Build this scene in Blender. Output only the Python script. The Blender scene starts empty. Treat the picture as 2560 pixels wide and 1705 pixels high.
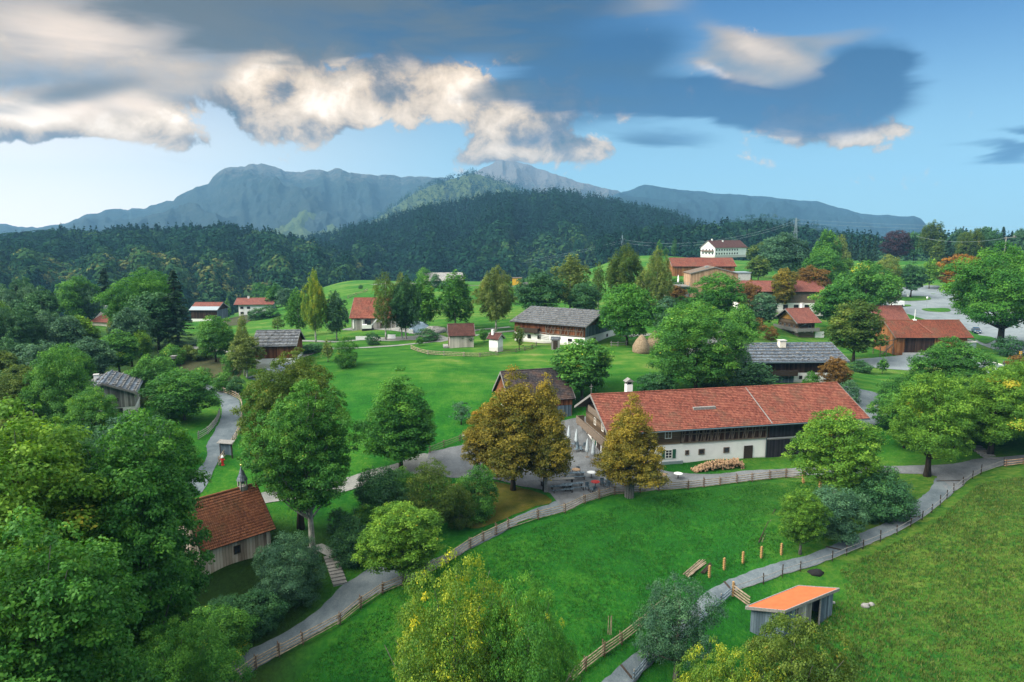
# Alpine open-air farm museum seen from the air, evening light.
EXPOSURE = 0.92
WORLD = 0.07
SUN_E = 4.4
SKYTINT = (0.30, 0.60, 0.82, 1)
LEAFK = 1.0
FN = (5200, 7500, 1800, 700, 1500)
HAZE = 1.35e-4
import bpy, bmesh, math, random
import numpy as np
from mathutils import Vector, Matrix, noise
from mathutils.geometry import delaunay_2d_cdt
R = math.radians
scene = bpy.context.scene
COL = scene.collection

# ------------------------------------------------------------------ camera
CX, CY, F = 1280.0, 852.5, 1707.0
PITCH = R(8.9)
CAMZ = 30.0
cd = bpy.data.cameras.new("camera"); cam = bpy.data.objects.new("camera", cd); COL.objects.link(cam)
cam.location = (0, 0, CAMZ); cam.rotation_euler = (R(90) - PITCH, 0, 0)
cd.sensor_width = 36; cd.lens = 36 * F / 2560; cd.clip_start = 0.5; cd.clip_end = 20000
scene.camera = cam

# ------------------------------------------------------------------ light, sky, exposure
SUN_AZ, SUN_EL = -112.0, 40.0      # degrees from +Y (negative = to the west of the view), elevation
scene.view_settings.view_transform = 'Standard'
scene.view_settings.look = 'None'
scene.view_settings.gamma = 1.0
scene.view_settings.use_curve_mapping = False
scene.view_settings.exposure = EXPOSURE
scene.render.engine = 'CYCLES'
scene.cycles.use_denoising = True
scene.cycles.max_bounces = 5
scene.cycles.diffuse_bounces = 3
scene.cycles.glossy_bounces = 2
scene.cycles.transmission_bounces = 3
scene.cycles.volume_bounces = 0
scene.cycles.transparent_max_bounces = 4
scene.cycles.caustics_reflective = False
scene.cycles.caustics_refractive = False

sd = bpy.data.lights.new("sun", 'SUN'); sun = bpy.data.objects.new("sun", sd); COL.objects.link(sun)
sd.energy = SUN_E; sd.angle = R(45); sd.color = (1.0, 0.91, 0.77)
a = R(SUN_AZ); e = R(SUN_EL)
sdir = Vector((math.sin(a) * math.cos(e), math.cos(a) * math.cos(e), math.sin(e)))
sun.rotation_euler = sdir.to_track_quat('Z', 'Y').to_euler(); sun.location = (0, 0, 200)

def px_dir(u, v):
    x = (u - CX) / F; y = (CY - v) / F
    return (x, math.cos(PITCH) + y * math.sin(PITCH), y * math.cos(PITCH) - math.sin(PITCH))
def azel(u, v):
    x, y, z = px_dir(u, v)
    return math.atan2(x, y), math.atan2(z, math.hypot(x, y))

world = bpy.data.worlds.new("World"); scene.world = world; world.use_nodes = True
world.cycles.sampling_method = 'MANUAL'; world.cycles.sample_map_resolution = 256
nt = world.node_tree; nt.nodes.clear()
class NG:
    def __init__(s, nt): s.nt = nt
    def n(s, t, **k):
        nd = s.nt.nodes.new(t)
        for a_, b_ in k.items(): setattr(nd, a_, b_)
        return nd
    def put(s, sock, val):
        if hasattr(val, 'is_output') or isinstance(val, bpy.types.NodeSocket): s.nt.links.new(val, sock)
        elif val is not None: sock.default_value = val
    def m(s, op, a, b=None, c=None, clamp=False):
        nd = s.n('ShaderNodeMath', operation=op); nd.use_clamp = clamp
        s.put(nd.inputs[0], a); s.put(nd.inputs[1], b)
        if c is not None: s.put(nd.inputs[2], c)
        return nd.outputs[0]
    def vm(s, op, a, b=None):
        nd = s.n('ShaderNodeVectorMath', operation=op); s.put(nd.inputs[0], a)
        if b is not None: s.put(nd.inputs[1], b)
        return nd.outputs['Value'] if op in ('LENGTH', 'DOT_PRODUCT') else nd.outputs[0]
    def mr(s, v, a, b, c=0.0, d=1.0, t='SMOOTHSTEP'):
        nd = s.n('ShaderNodeMapRange', interpolation_type=t)
        for i, q in enumerate((v, a, b, c, d)): s.put(nd.inputs[i], q)
        return nd.outputs[0]
    def mix(s, f, a, b, bt='MIX'):
        nd = s.n('ShaderNodeMix', data_type='RGBA', blend_type=bt)
        s.put(nd.inputs[0], f); s.put(nd.inputs[6], a); s.put(nd.inputs[7], b)
        return nd.outputs[2]
    def noise(s, vec, scale, detail=4, rough=0.55, dist=0.0):
        nd = s.n('ShaderNodeTexNoise'); s.put(nd.inputs['Vector'], vec)
        nd.inputs['Scale'].default_value = scale; nd.inputs['Detail'].default_value = detail
        nd.inputs['Roughness'].default_value = rough; nd.inputs['Distortion'].default_value = dist
        return nd.outputs[0]
    def map(s, vec, loc=(0, 0, 0), rot=(0, 0, 0), sc=(1, 1, 1)):
        nd = s.n('ShaderNodeMapping'); s.put(nd.inputs[0], vec)
        nd.inputs[1].default_value = loc; nd.inputs[2].default_value = rot; nd.inputs[3].default_value = sc
        return nd.outputs[0]
    def comb(s, x, y, z=0.0):
        nd = s.n('ShaderNodeCombineXYZ'); s.put(nd.inputs[0], x); s.put(nd.inputs[1], y); s.put(nd.inputs[2], z)
        return nd.outputs[0]
    def ramp(s, f, stops):
        nd = s.n('ShaderNodeValToRGB'); s.put(nd.inputs[0], f); el = nd.color_ramp.elements
        while len(el) > 1: el.remove(el[-1])
        el[0].position = stops[0][0]; el[0].color = (*stops[0][1], 1)
        for p, c in stops[1:]:
            q = el.new(p); q.color = (*c, 1)
        return nd.outputs[0]

g = NG(nt)
sky = g.n('ShaderNodeTexSky', sky_type='NISHITA'); sky.sun_disc = False
sky.sun_elevation = R(SUN_EL); sky.sun_rotation = R(SUN_AZ); sky.altitude = 700
sky.air_density = 1.0; sky.dust_density = 0.7; sky.ozone_density = 3.0
tc = g.n('ShaderNodeTexCoord')
sep = g.n('ShaderNodeSeparateXYZ'); nt.links.new(tc.outputs['Generated'], sep.inputs[0])
az = g.m('ARCTAN2', sep.outputs[0], sep.outputs[1]); el_ = g.m('ARCSINE', sep.outputs[2])
ae = g.comb(az, el_, 0.0)
def S(r, gg, b):   # sRGB 0-255 -> linear
    f = lambda c: (c / 255 / 12.92) if c / 255 <= 0.04045 else ((c / 255 + 0.055) / 1.055) ** 2.4
    return (f(r), f(gg), f(b))
def sk(r, gg, b, w=1.0):  # a cloud's radiance that shows as this colour at the set exposure
    k = 2 ** (-EXPOSURE) / WORLD
    c = S(r, gg, b); return (c[0] * k, c[1] * k, c[2] * k, 1)
# streaky warp for the stretched slab, puffy warp for the cumulus
w1 = g.noise(g.map(ae, rot=(0, 0, R(9)), sc=(1.3, 6, 1)), 3.5, 4, 0.55, 0.4)
w2 = g.noise(g.map(ae, sc=(1, 1.5, 1)), 9.0, 9, 0.62, 0.35)
w3 = g.noise(g.map(ae, loc=(3.1, 1.7, 0), sc=(1, 1.3, 1)), 4.0, 5, 0.5, 0.6)
def field(blobs, warp):
    acc = None
    for (u, v, ru, rv, rot, s) in blobs:
        A, E = azel(u * 1.0872, v * 1.0872)
        ln = g.vm('LENGTH', g.map(g.vm('SUBTRACT', warp, (A, E, 0)), rot=(0, 0, R(rot)), sc=(1, 1, 1)) if False else
                  g.map(g.map(g.vm('SUBTRACT', warp, (A, E, 0)), rot=(0, 0, R(rot))), sc=(1569.6 / ru, 1569.6 / rv, 0)))
        b = g.mr(ln, 0.0, 1.0, s, 0.0)
        acc = b if acc is None else g.m('ADD', acc, b)
    return acc
puff = g.comb(g.m('ADD', az, g.m('MULTIPLY_ADD', w2, 0.07, -0.035)), g.m('ADD', el_, g.m('MULTIPLY_ADD', w3, 0.05, -0.025)))
strk = g.comb(g.m('ADD', az, g.m('MULTIPLY_ADD', w1, 0.14, -0.07)), g.m('ADD', el_, g.m('MULTIPLY_ADD', w1, 0.05, -0.025)))
# (u, v, radius u, radius v, rotation, strength) in the bearings where each cloud stands
light = field([(60, 262, 330, 70, -10, 1.35), (180, 298, 230, 42, -6, 1.1), (330, 288, 210, 60, 16, 1.2), (430, 262, 90, 40, 20, .6), (100, 150, 300, 90, -4, .6), (430, 190, 200, 80, -22, .8),
               (620, 165, 170, 110, -20, 1.15), (560, 262, 120, 70, 10, .95), (760, 235, 260, 120, -6, 1.15), (700, 285, 200, 50, 0, .6), (900, 175, 220, 110, -10, .9), (1060, 235, 220, 120, -18, 1.2),
               (1230, 280, 230, 110, -28, 1.15), (1190, 345, 260, 42, -6, 1.1), (1340, 345, 150, 40, 0, .6), (1820, 272, 100, 70, 0, 1.1),
               (1900, 300, 90, 40, 0, .5), (2010, 308, 120, 52, -8, 1.0)], puff)
lens = field([(90, 80, 520, 190, -4, 1.5), (360, 140, 270, 110, -24, 1.0), (1760, 128, 250, 66, 20, 1.1), (1440, 8, 220, 60, 0, .8), (1740, 190, 220, 60, 20, 1.0), (1880, 98, 190, 30, -4, .6)], strk)
dark = field([(640, -10, 420, 90, -12, 1.0), (800, 50, 520, 90, -12, 1.1), (1080, 66, 540, 105, -12, 1.2), (1310, 140, 350, 95, -16, 1.1), (1490, 228, 330, 66, -5, 1.15), (1400, 175, 300, 75, -14, 1.0), (1620, 240, 260, 60, 4, .8),
              (1720, 262, 300, 62, 14, .9), (1975, 200, 165, 115, 4, 1.25), (2000, 165, 130, 80, 20, .7), (1860, 232, 240, 52, 10, .9), (1530, 320, 190, 36, 8, .7), (160, 215, 260, 40, -16, .75), (330, 10, 260, 60, -6, .55), (600, 78, 330, 36, -14, .7),
              (2300, 350, 120, 26, 12, .95), (2350, 308, 60, 20, 16, .8), (1240, 318, 170, 38, -14, .55), (980, -20, 700, 90, 0, .9)], strk)
hil = field([(90, 75, 260, 90, -8, .55), (330, 110, 220, 110, -12, .30), (60, 250, 300, 50, -10, .75), (380, 265, 130, 46, 14, .75), (200, 288, 220, 45, 6, .55), (590, 170, 110, 70, -30, .55), (760, 205, 150, 90, -40, .60),
             (850, 270, 150, 50, 0, .45), (640, 260, 130, 50, 0, .40), (1060, 215, 150, 80, -20, .60), (1030, 290, 110, 40, 0, .35), (1170, 260, 130, 60, -40, .35), (1385, 285, 70, 50, -50, .55), (1150, 350, 160, 30, 0, .40), (1750, 120, 190, 40, 22, .50),
             (1690, 195, 120, 36, 20, .45), (1640, 158, 60, 16, 24, .6), (1800, 285, 70, 50, 0, .55), (2010, 315, 110, 36, 0, .40), (420, 190, 120, 60, 0, .2)], puff)
w5 = g.noise(g.map(ae, loc=(1.3, 9.2, 0), sc=(1, 1.15, 1)), 17.0, 9, 0.62, 0.25)
aL = g.mr(g.m('ADD', g.m('MULTIPLY', g.m('MINIMUM', light, 1.5), 0.90), g.m('ADD', g.m('MULTIPLY_ADD', w5, 2.5, -1.30), g.m('MULTIPLY_ADD', w3, 1.3, -0.65))), 0.27, 0.60)
aD = g.mr(g.m('ADD', dark, g.m('MULTIPLY_ADD', w1, 0.9, -0.45)), 0.10, 0.95)
shade = g.m('ADD', g.m('ADD', g.m('MULTIPLY', hil, 1.0), g.m('MULTIPLY_ADD', w5, 1.9, -0.74)), g.m('MULTIPLY_ADD', w3, 0.6, -0.25))
def skw(r, gg, b, k):
    c = sk(r, gg, b); return (c[0] * k * 1.12, c[1] * k * .985, c[2] * k * .92)
cL = g.ramp(shade, [(0.0, skw(78, 90, 100, 1)), (0.26, skw(146, 140, 132, 1)), (0.5, skw(222, 205, 172, 1.1)), (0.78, skw(250, 236, 206, 1.2)), (1.0, skw(255, 248, 228, 1.45))])
cD = g.ramp(g.mr(g.m('ADD', w1, g.m('MULTIPLY_ADD', az, -0.75, 0.0)), 0.2, 0.8), [(0, sk(30, 86, 138)[:3]), (0.5, sk(44, 84, 124)[:3]), (1, sk(98, 102, 104)[:3])])
# cloud tops towards the top-left catch a grey-brown light
skyc = g.mix(1.0, sky.outputs[0], SKYTINT, 'MULTIPLY')
hz = g.mr(el_, 0.0, 0.34, 1.0, 0.0)
west = g.mr(az, 0.1, -0.75, 0.0, 1.0)
veil = g.mix(west, sk(190, 236, 246), (*skw(255, 253, 240, 1.6), 1))
skyc = g.mix(g.m('MULTIPLY', g.m('POWER', hz, 1.2), g.m('MULTIPLY_ADD', west, 0.2, 0.8)), skyc, veil)
c = g.mix(g.m('MULTIPLY', aL, 0.97), skyc, cL)
lr = g.ramp(g.m('ADD', g.m('MULTIPLY', hil, 0.9), g.m('MULTIPLY_ADD', w1, 0.8, -0.15)), [(0.1, sk(120, 140, 158)[:3]), (0.5, skw(196, 188, 172, 1.05)), (0.9, skw(242, 228, 204, 1.3))])
c = g.mix(g.m('MULTIPLY', g.mr(g.m('ADD', lens, g.m('MULTIPLY_ADD', w1, 0.5, -0.25)), 0.05, 0.75), 0.9), c, lr)
c = g.mix(g.m('MULTIPLY', aD, 0.93), c, cD)
over = g.mr(el_, 0.36, 0.75)   # a bright cloud deck, added above the frame to raise the ambient light
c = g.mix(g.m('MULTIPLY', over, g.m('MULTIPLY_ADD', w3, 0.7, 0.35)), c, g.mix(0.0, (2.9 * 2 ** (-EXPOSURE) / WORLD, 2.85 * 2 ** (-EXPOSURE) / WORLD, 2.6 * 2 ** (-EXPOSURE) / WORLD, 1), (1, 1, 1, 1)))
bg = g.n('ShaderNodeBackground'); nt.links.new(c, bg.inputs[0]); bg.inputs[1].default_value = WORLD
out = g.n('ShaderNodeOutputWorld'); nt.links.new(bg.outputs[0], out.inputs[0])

# ------------------------------------------------------------------ basic helpers
def link_mesh(name, me, mat, parent=None):
    o = bpy.data.objects.new(name, me); COL.objects.link(o)
    if mat is not None:
        for m_ in (mat if isinstance(mat, (list, tuple)) else [mat]): me.materials.append(m_)
    if parent is not None: o.parent = parent
    return o
def empty(name, loc=(0, 0, 0), rz=0.0, label=None, cat=None, group=None):
    o = bpy.data.objects.new(name, None); COL.objects.link(o); o.location = loc; o.rotation_euler = (0, 0, rz)
    o.empty_display_size = 0.5
    tag(o, label, cat, group); return o
def tag(o, label=None, cat=None, group=None, kind=None):
    if label: o['label'] = label
    if cat: o['category'] = cat
    if group: o['group'] = group
    if kind: o['kind'] = kind
    return o
def np_mesh(name, verts, faces, attr=None, smooth=False, attr2=None):
    """verts (N,3), faces (M,k) int arrays -> mesh"""
    me = bpy.data.meshes.new(name); verts = np.asarray(verts, np.float32); faces = np.asarray(faces, np.int32)
    k = faces.shape[1]; me.vertices.add(len(verts)); me.vertices.foreach_set('co', verts.ravel())
    me.loops.add(faces.size); me.loops.foreach_set('vertex_index', faces.ravel())
    me.polygons.add(len(faces)); me.polygons.foreach_set('loop_start', np.arange(0, faces.size, k, dtype=np.int32))
    me.polygons.foreach_set('loop_total', np.full(len(faces), k, np.int32))
    if smooth: me.polygons.foreach_set('use_smooth', np.ones(len(faces), bool))
    if attr is not None:
        at = me.attributes.new('tint', 'FLOAT', 'FACE'); at.data.foreach_set('value', np.asarray(attr, np.float32))
    me.update(calc_edges=True)
    return me

class MB:
    """collects polygons of one mesh; uv in metres from each face's own tangent"""
    def __init__(s): s.v = []; s.f = []
    def poly(s, pts):
        n = len(s.v); s.v += [tuple(p) for p in pts]; s.f.append(tuple(range(n, n + len(pts)))); return s
    def box(s, x0, y0, z0, x1, y1, z1):
        c = [(x0, y0, z0), (x1, y0, z0), (x1, y1, z0), (x0, y1, z0), (x0, y0, z1), (x1, y0, z1), (x1, y1, z1), (x0, y1, z1)]
        for q in ((0, 3, 2, 1), (4, 5, 6, 7), (0, 1, 5, 4), (1, 2, 6, 5), (2, 3, 7, 6), (3, 0, 4, 7)): s.poly([c[i] for i in q])
        return s
    def prism(s, pts, d):
        """closed solid: polygon pts swept by vector d"""
        d = Vector(d); p = [Vector(q) for q in pts]; q = [a_ + d for a_ in p]; n = len(p)
        s.poly(p[::-1]); s.poly(q)
        for i in range(n): s.poly([p[i], p[(i + 1) % n], q[(i + 1) % n], q[i]])
        return s
    def beam(s, a, b, w=0.1, h=0.1):
        a = Vector(a); b = Vector(b); d = (b - a)
        if d.length < 1e-6: return s
        t = d.normalized(); up = Vector((0, 0, 1)) if abs(t.z) < 0.9 else Vector((1, 0, 0))
        x = t.cross(up).normalized() * w / 2; y = t.cross(x).normalized() * h / 2
        return s.prism([a - x - y, a + x - y, a + x + y, a - x + y], d)
    def tube(s, pts, rad, n=8, cap=True):
        pts = [Vector(p) for p in pts]; rings = []
        for i, p in enumerate(pts):
            t = (pts[min(i + 1, len(pts) - 1)] - pts[max(i - 1, 0)])
            t = t.normalized() if t.length > 1e-9 else Vector((0, 0, 1))
            up = Vector((0, 0, 1)) if abs(t.z) < 0.95 else Vector((1, 0, 0))
            x = t.cross(up).normalized(); y = t.cross(x).normalized(); r = rad[i] if hasattr(rad, '__len__') else rad
            b0 = len(s.v)
            for k in range(n):
                an = 2 * math.pi * k / n; s.v.append(tuple(p + x * math.cos(an) * r + y * math.sin(an) * r))
            rings.append(b0)
        for i in range(len(rings) - 1):
            for k in range(n):
                a_, b_ = rings[i], rings[i + 1]; s.f.append((a_ + k, a_ + (k + 1) % n, b_ + (k + 1) % n, b_ + k))
        if cap:
            s.f.append(tuple(rings[0] + k for k in range(n - 1, -1, -1))); s.f.append(tuple(rings[-1] + k for k in range(n)))
        return s
    def lathe(s, c, prof, n=12):
        return s.tube([(c[0], c[1], c[2] + z) for r, z in prof], [max(r, 0.001) for r, z in prof], n)
    def blob(s, c, r, seed=0, sc=(1, 1, 1), n=1, rough=0.25):
        bm = bmesh.new(); bmesh.ops.create_icosphere(bm, subdivisions=n, radius=1)
        b0 = len(s.v)
        for v in bm.verts:
            k = 1 + rough * noise.noise(v.co * 1.7 + Vector((seed, seed * 2.3, 0)))
            s.v.append((c[0] + v.co.x * r * k * sc[0], c[1] + v.co.y * r * k * sc[1], c[2] + v.co.z * r * k * sc[2]))
        for f in bm.faces: s.f.append(tuple(b0 + v.index for v in f.verts))
        bm.free(); return s
    def build(s, name, mat, parent=None, smooth=False):
        me = bpy.data.meshes.new(name); me.from_pydata(s.v, [], s.f); me.update()
        uv = me.uv_layers.new(name='UVMap'); arr = np.zeros(len(me.loops) * 2, np.float32)
        for p in me.polygons:
            nn = p.normal
            if abs(nn.z) > 0.97: t = Vector((1, 0, 0)); b = Vector((0, 1, 0))
            else:
                t = Vector((0, 0, 1)).cross(nn).normalized(); b = nn.cross(t)
            for li in p.loop_indices:
                co = me.vertices[me.loops[li].vertex_index].co; arr[li * 2] = co.dot(t); arr[li * 2 + 1] = co.dot(b)
        uv.data.foreach_set('uv', arr)
        if smooth: me.polygons.foreach_set('use_smooth', [True] * len(me.polygons))
        return link_mesh(name, me, mat, parent)

# ------------------------------------------------------------------ pixel <-> place
def ray_plane(u, v, z):
    d = px_dir(u, v); t = (z - CAMZ) / d[2]; return Vector((d[0] * t, d[1] * t, z))
def pt(u, v, D):
    d = px_dir(u, v); return Vector((d[0] * D, d[1] * D, CAMZ + d[2] * D))

CTRL = [ # u, v, depth  (places where the photo lets the lie of the land be read)
 (550,1705,51),(100,2100,36),(0,1500,62),(1280,1705,49),(1280,1500,58.6),(2500,1705,51),(1980,1560,59),(2500,1300,70),(2560,1140,88),(1950,1300,71),
 (780,1550,58),(900,1440,64),(600,1430,61.5),(517,1455,60.5),(690,1400,65),(1100,1400,64),(1330,1285,74),(1500,1187,86),(1702,1175,88),(1914,1160,90.5),(2220,1178,88),(1700,1300,74),
 (2160,1110,96),(1431,1064,103),(1240,1060,100),(1060,1160,90),(1153,1060,101),(660,1245,76),(950,1190,84),(780,1230,79),
 (560,1150,84),(600,1010,107),(650,1080,95),(640,977,118),(540,990,114),(330,1035,98),(150,1150,85),(0,1200,78),
 (900,960,112),(1100,905,121),(1300,960,112),(1500,960,112),(1122,868,135),(1245,867,135),(1390,874,132),(1298,853,141),(1469,870,132),(1565,865,134),(1610,880,128),(1700,960,112),
 (700,915,125),(620,915,125),(850,870,136),(1000,862,141),(1060,846,150),(930,820,170),(760,860,150),(650,830,200),(480,870,145),(450,900,135),(250,900,150),(60,950,130),
 (640,787,270),(515,800,280),(700,760,300),(250,815,190),(60,800,260),(870,722,290),(870,698,400),(1150,780,190),(1250,715,270),(1080,712,280),(1380,720,265),
 (1500,690,320),(1560,640,430),(1720,618,520),(1600,622,500),(1790,640,450),(1760,690,295),(1850,745,215),(1780,745,215),(1950,780,195),(1860,785,193),(1900,830,165),(2002,855,168),(2060,853,170),
 (1985,961,118),(2115,955,119),(2258,892,150),(2418,880,152),(2200,925,140),(2180,1010,113),(2300,985,118),(2500,925,138),(2560,890,150),(2300,740,260),(2440,832,195),(2300,780,222),(2520,800,210),
 (1200,712,340),(1000,708,420),(1150,700,450),(1300,708,420),(1420,700,430),(600,800,380),(860,712,440),(420,830,330),(2300,650,400),(2100,690,330),(2000,660,400),(2450,650,390),(1560,800,170),(1700,800,165),(2040,900,145),(1780,880,140),(1750,640,455)]
_P = np.array([pt(u, v, D)[:] for u, v, D in CTRL])
def _st(x, y):
    d = np.hypot(x, y); return np.stack([np.arctan2(x, y) * 1.8, np.log(d)], -1), d
_C, _ = _st(_P[:, 0], _P[:, 1])
def _k(r2): return np.where(r2 > 1e-12, r2 * np.log(np.maximum(r2, 1e-12)) * 0.5, 0.0)
_n = len(_C); _A = np.zeros((_n + 3, _n + 3))
_A[:_n, :_n] = _k(((_C[:, None] - _C[None]) ** 2).sum(-1)) + np.eye(_n) * 0.006
_A[:_n, _n] = 1; _A[:_n, _n + 1:] = _C; _A[_n, :_n] = 1; _A[_n + 1:, :_n] = _C.T
_W = np.linalg.solve(_A, np.concatenate([_P[:, 2], [0, 0, 0]]))
def Z(x, y):
    x = np.atleast_1d(np.asarray(x, float)); y = np.atleast_1d(np.asarray(y, float))
    d = np.hypot(x, y); an = np.clip(np.arctan2(x, y), -0.70, 0.70); dd = np.clip(d, 36, 560)
    q = np.stack([an * 1.8, np.log(dd)], -1); z = np.empty(len(q))
    for i in range(0, len(q), 20000):
        qq = q[i:i + 20000]; z[i:i + 20000] = _k(((qq[:, None] - _C[None]) ** 2).sum(-1)) @ _W[:_n] + _W[_n] + qq @ _W[_n + 1:]
    f = np.clip((d - 430) / 250, 0, 1); f = f * f * (3 - 2 * f)
    far = -42 + 0.0 * d
    right = np.clip((np.arctan2(x, y) - 0.18) / 0.25, 0, 1); far = far + right * 44
    return z * (1 - f) + far * f
def Z1(x, y): return float(Z(x, y)[0])
_TT = np.exp(np.linspace(math.log(22), math.log(1500), 700))
def ground(u, v, dz=0.0):
    d = px_dir(u, v); x = d[0] * _TT; y = d[1] * _TT; z = CAMZ + d[2] * _TT
    h = z - Z(x, y); i = np.argmax(h < 0)
    if h[i] >= 0: i = len(h) - 1
    if i == 0: t = _TT[0]
    else: t = _TT[i - 1] + (_TT[i] - _TT[i - 1]) * h[i - 1] / (h[i - 1] - h[i])
    X, Y = d[0] * t, d[1] * t
    return Vector((X, Y, Z1(X, Y) + dz))
def pxm(p):   # pixels (of the photograph) per metre at a place
    D = p.y * math.cos(PITCH) - (p.z - CAMZ) * math.sin(PITCH); return F / D
def proj(p):
    D = p[1] * math.cos(PITCH) - (p[2] - CAMZ) * math.sin(PITCH)
    yc = p[1] * math.sin(PITCH) + (p[2] - CAMZ) * math.cos(PITCH)
    return CX + F * p[0] / D, CY - F * yc / D

# ------------------------------------------------------------------ materials
def new_mat(name):
    m_ = bpy.data.materials.new(name); m_.use_nodes = True; t = m_.node_tree; t.nodes.clear(); return m_, NG(t)
def finish(m_, q, col, rough=0.8, bump=None, bstr=0.3, spec=0.3, metal=0.0, bdist=0.03):
    b = q.n('ShaderNodeBsdfPrincipled'); q.put(b.inputs['Base Color'], col if not isinstance(col, tuple) else (*col[:3], 1))
    q.put(b.inputs['Roughness'], rough); b.inputs['Specular IOR Level'].default_value = spec; b.inputs['Metallic'].default_value = metal
    if bump is not None:
        bn = q.n('ShaderNodeBump'); bn.inputs['Strength'].default_value = bstr; bn.inputs['Distance'].default_value = bdist
        q.put(bn.inputs['Height'], bump); q.nt.links.new(bn.outputs[0], b.inputs['Normal'])
    o = q.n('ShaderNodeOutputMaterial'); q.nt.links.new(b.outputs[0], o.inputs[0]); return m_
def geo(q): return q.n('ShaderNodeNewGeometry').outputs['Position']
def uvn(q): return q.n('ShaderNodeTexCoord').outputs['UV']
def rnd(q): return q.n('ShaderNodeObjectInfo').outputs['Random']
def plain(name, col, rough=0.7, var=0.12, scale=6, metal=0.0, spec=0.3):
    m_, q = new_mat(name); n_ = q.noise(q.n('ShaderNodeTexCoord').outputs['Object'], scale, 4)
    a_ = tuple(x * (1 - var * 2) for x in col); b_ = tuple(min(1, x * (1 + var * 2)) for x in col)
    return finish(m_, q, q.ramp(n_, [(0.3, a_), (0.7, b_)]), rough, n_, 0.15, spec, metal)
def boards(name, c0, c1, c2, w=0.2, horiz=False, rough=0.85):
    """sawn boards: each board its own tone, streaks along the grain"""
    m_, q = new_mat(name); s_ = q.n('ShaderNodeSeparateXYZ'); q.put(s_.inputs[0], uvn(q))
    x, y = (s_.outputs[1], s_.outputs[0]) if horiz else (s_.outputs[0], s_.outputs[1])
    xi = q.m('DIVIDE', x, w); cell = q.m('FLOOR', xi); fr = q.m('FRACT', xi)
    wn = q.n('ShaderNodeTexWhiteNoise'); wn.noise_dimensions = '2D'; q.put(wn.inputs[0], q.comb(cell, 3.0))
    st = q.noise(q.comb(q.m('MULTIPLY', x, 14.0), q.m('MULTIPLY', y, 0.8), cell), 1.0, 5, 0.6)
    big = q.noise(q.comb(x, y, 5.0), 0.7, 3)
    v = q.m('ADD', q.m('MULTIPLY', wn.outputs[0], 0.45), q.m('ADD', q.m('MULTIPLY', st, 0.4), q.m('MULTIPLY', big, 0.3)))
    c = q.ramp(v, [(0.28, c0), (0.55, c1), (0.85, c2)])
    gap = q.mr(q.m('ABSOLUTE', q.m('SUBTRACT', fr, 0.5)), 0.44, 0.49, 1.0, 0.0)
    c = q.mix(1.0, c, q.mix(gap, (0.25, 0.22, 0.2, 1), (1, 1, 1, 1)), 'MULTIPLY')
    return finish(m_, q, c, rough, gap, 0.6, 0.2, bdist=0.04)
def plaster(name, col=(0.78, 0.79, 0.78)):
    m_, q = new_mat(name); n1 = q.noise(uvn(q), 0.8, 6); n2 = q.noise(uvn(q), 9, 5)
    s_ = q.n('ShaderNodeSeparateXYZ'); q.put(s_.inputs[0], uvn(q))
    c = q.ramp(n1, [(0.25, tuple(x * 0.86 for x in col)), (0.6, col)])
    stn = q.mr(q.m('ADD', s_.outputs[1], q.m('MULTIPLY', n1, -0.9)), -0.35, 0.1, 0.6, 0.0)
    c = q.mix(stn, c, (0.30, 0.29, 0.25, 1))
    return finish(m_, q, c, 0.9, n2, 0.2)
def tiles(name, c0, c1, c2, moss, tw=0.22, row=0.36, mossamt=0.5):
    m_, q = new_mat(name); s_ = q.n('ShaderNodeSeparateXYZ'); q.put(s_.inputs[0], uvn(q))
    x, y = s_.outputs[0], s_.outputs[1]
    ri = q.m('FLOOR', q.m('DIVIDE', y, row)); xi = q.m('DIVIDE', x, tw); ci = q.m('FLOOR', xi); fr = q.m('FRACT', xi); fy = q.m('FRACT', q.m('DIVIDE', y, row))
    wn = q.n('ShaderNodeTexWhiteNoise'); wn.noise_dimensions = '2D'; q.put(wn.inputs[0], q.comb(ci, ri))
    big = q.noise(q.comb(x, q.m('MULTIPLY', y, 0.6), 1.0), 0.35, 5, 0.6, 0.3); mid = q.noise(q.comb(q.m('MULTIPLY', x, 1.0), q.m('MULTIPLY', y, 0.35), 2.0), 1.6, 4)
    v = q.m('ADD', q.m('MULTIPLY', wn.outputs[0], 0.4), q.m('ADD', q.m('MULTIPLY', big, 0.45), q.m('MULTIPLY', mid, 0.2)))
    c = q.ramp(v, [(0.25, c0), (0.5, c1), (0.8, c2)])
    mo = q.mr(q.m('ADD', q.noise(q.comb(x, y, 9.0), 0.5, 7, 0.65), q.m('MULTIPLY', big, 0.3)), 0.62, 0.85, 0.0, mossamt)
    c = q.mix(mo, c, (*moss, 1))
    edge = q.mr(q.m('ABSOLUTE', q.m('SUBTRACT', fr, 0.5)), 0.36, 0.5, 0.0, 1.0)
    lap = q.mr(fy, 0.0, 0.22, 1.0, 0.0)
    c = q.mix(q.m('MULTIPLY', q.m('MAXIMUM', edge, lap), 0.62), c, tuple(x_ * 0.22 for x_ in c0) + (1,))
    hgt = q.m('SUBTRACT', q.m('MULTIPLY', q.m('SINE', q.m('MULTIPLY', xi, 6.2832)), 0.5), lap)
    return finish(m_, q, c, 0.8, hgt, 0.5, 0.2, bdist=0.04)

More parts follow.
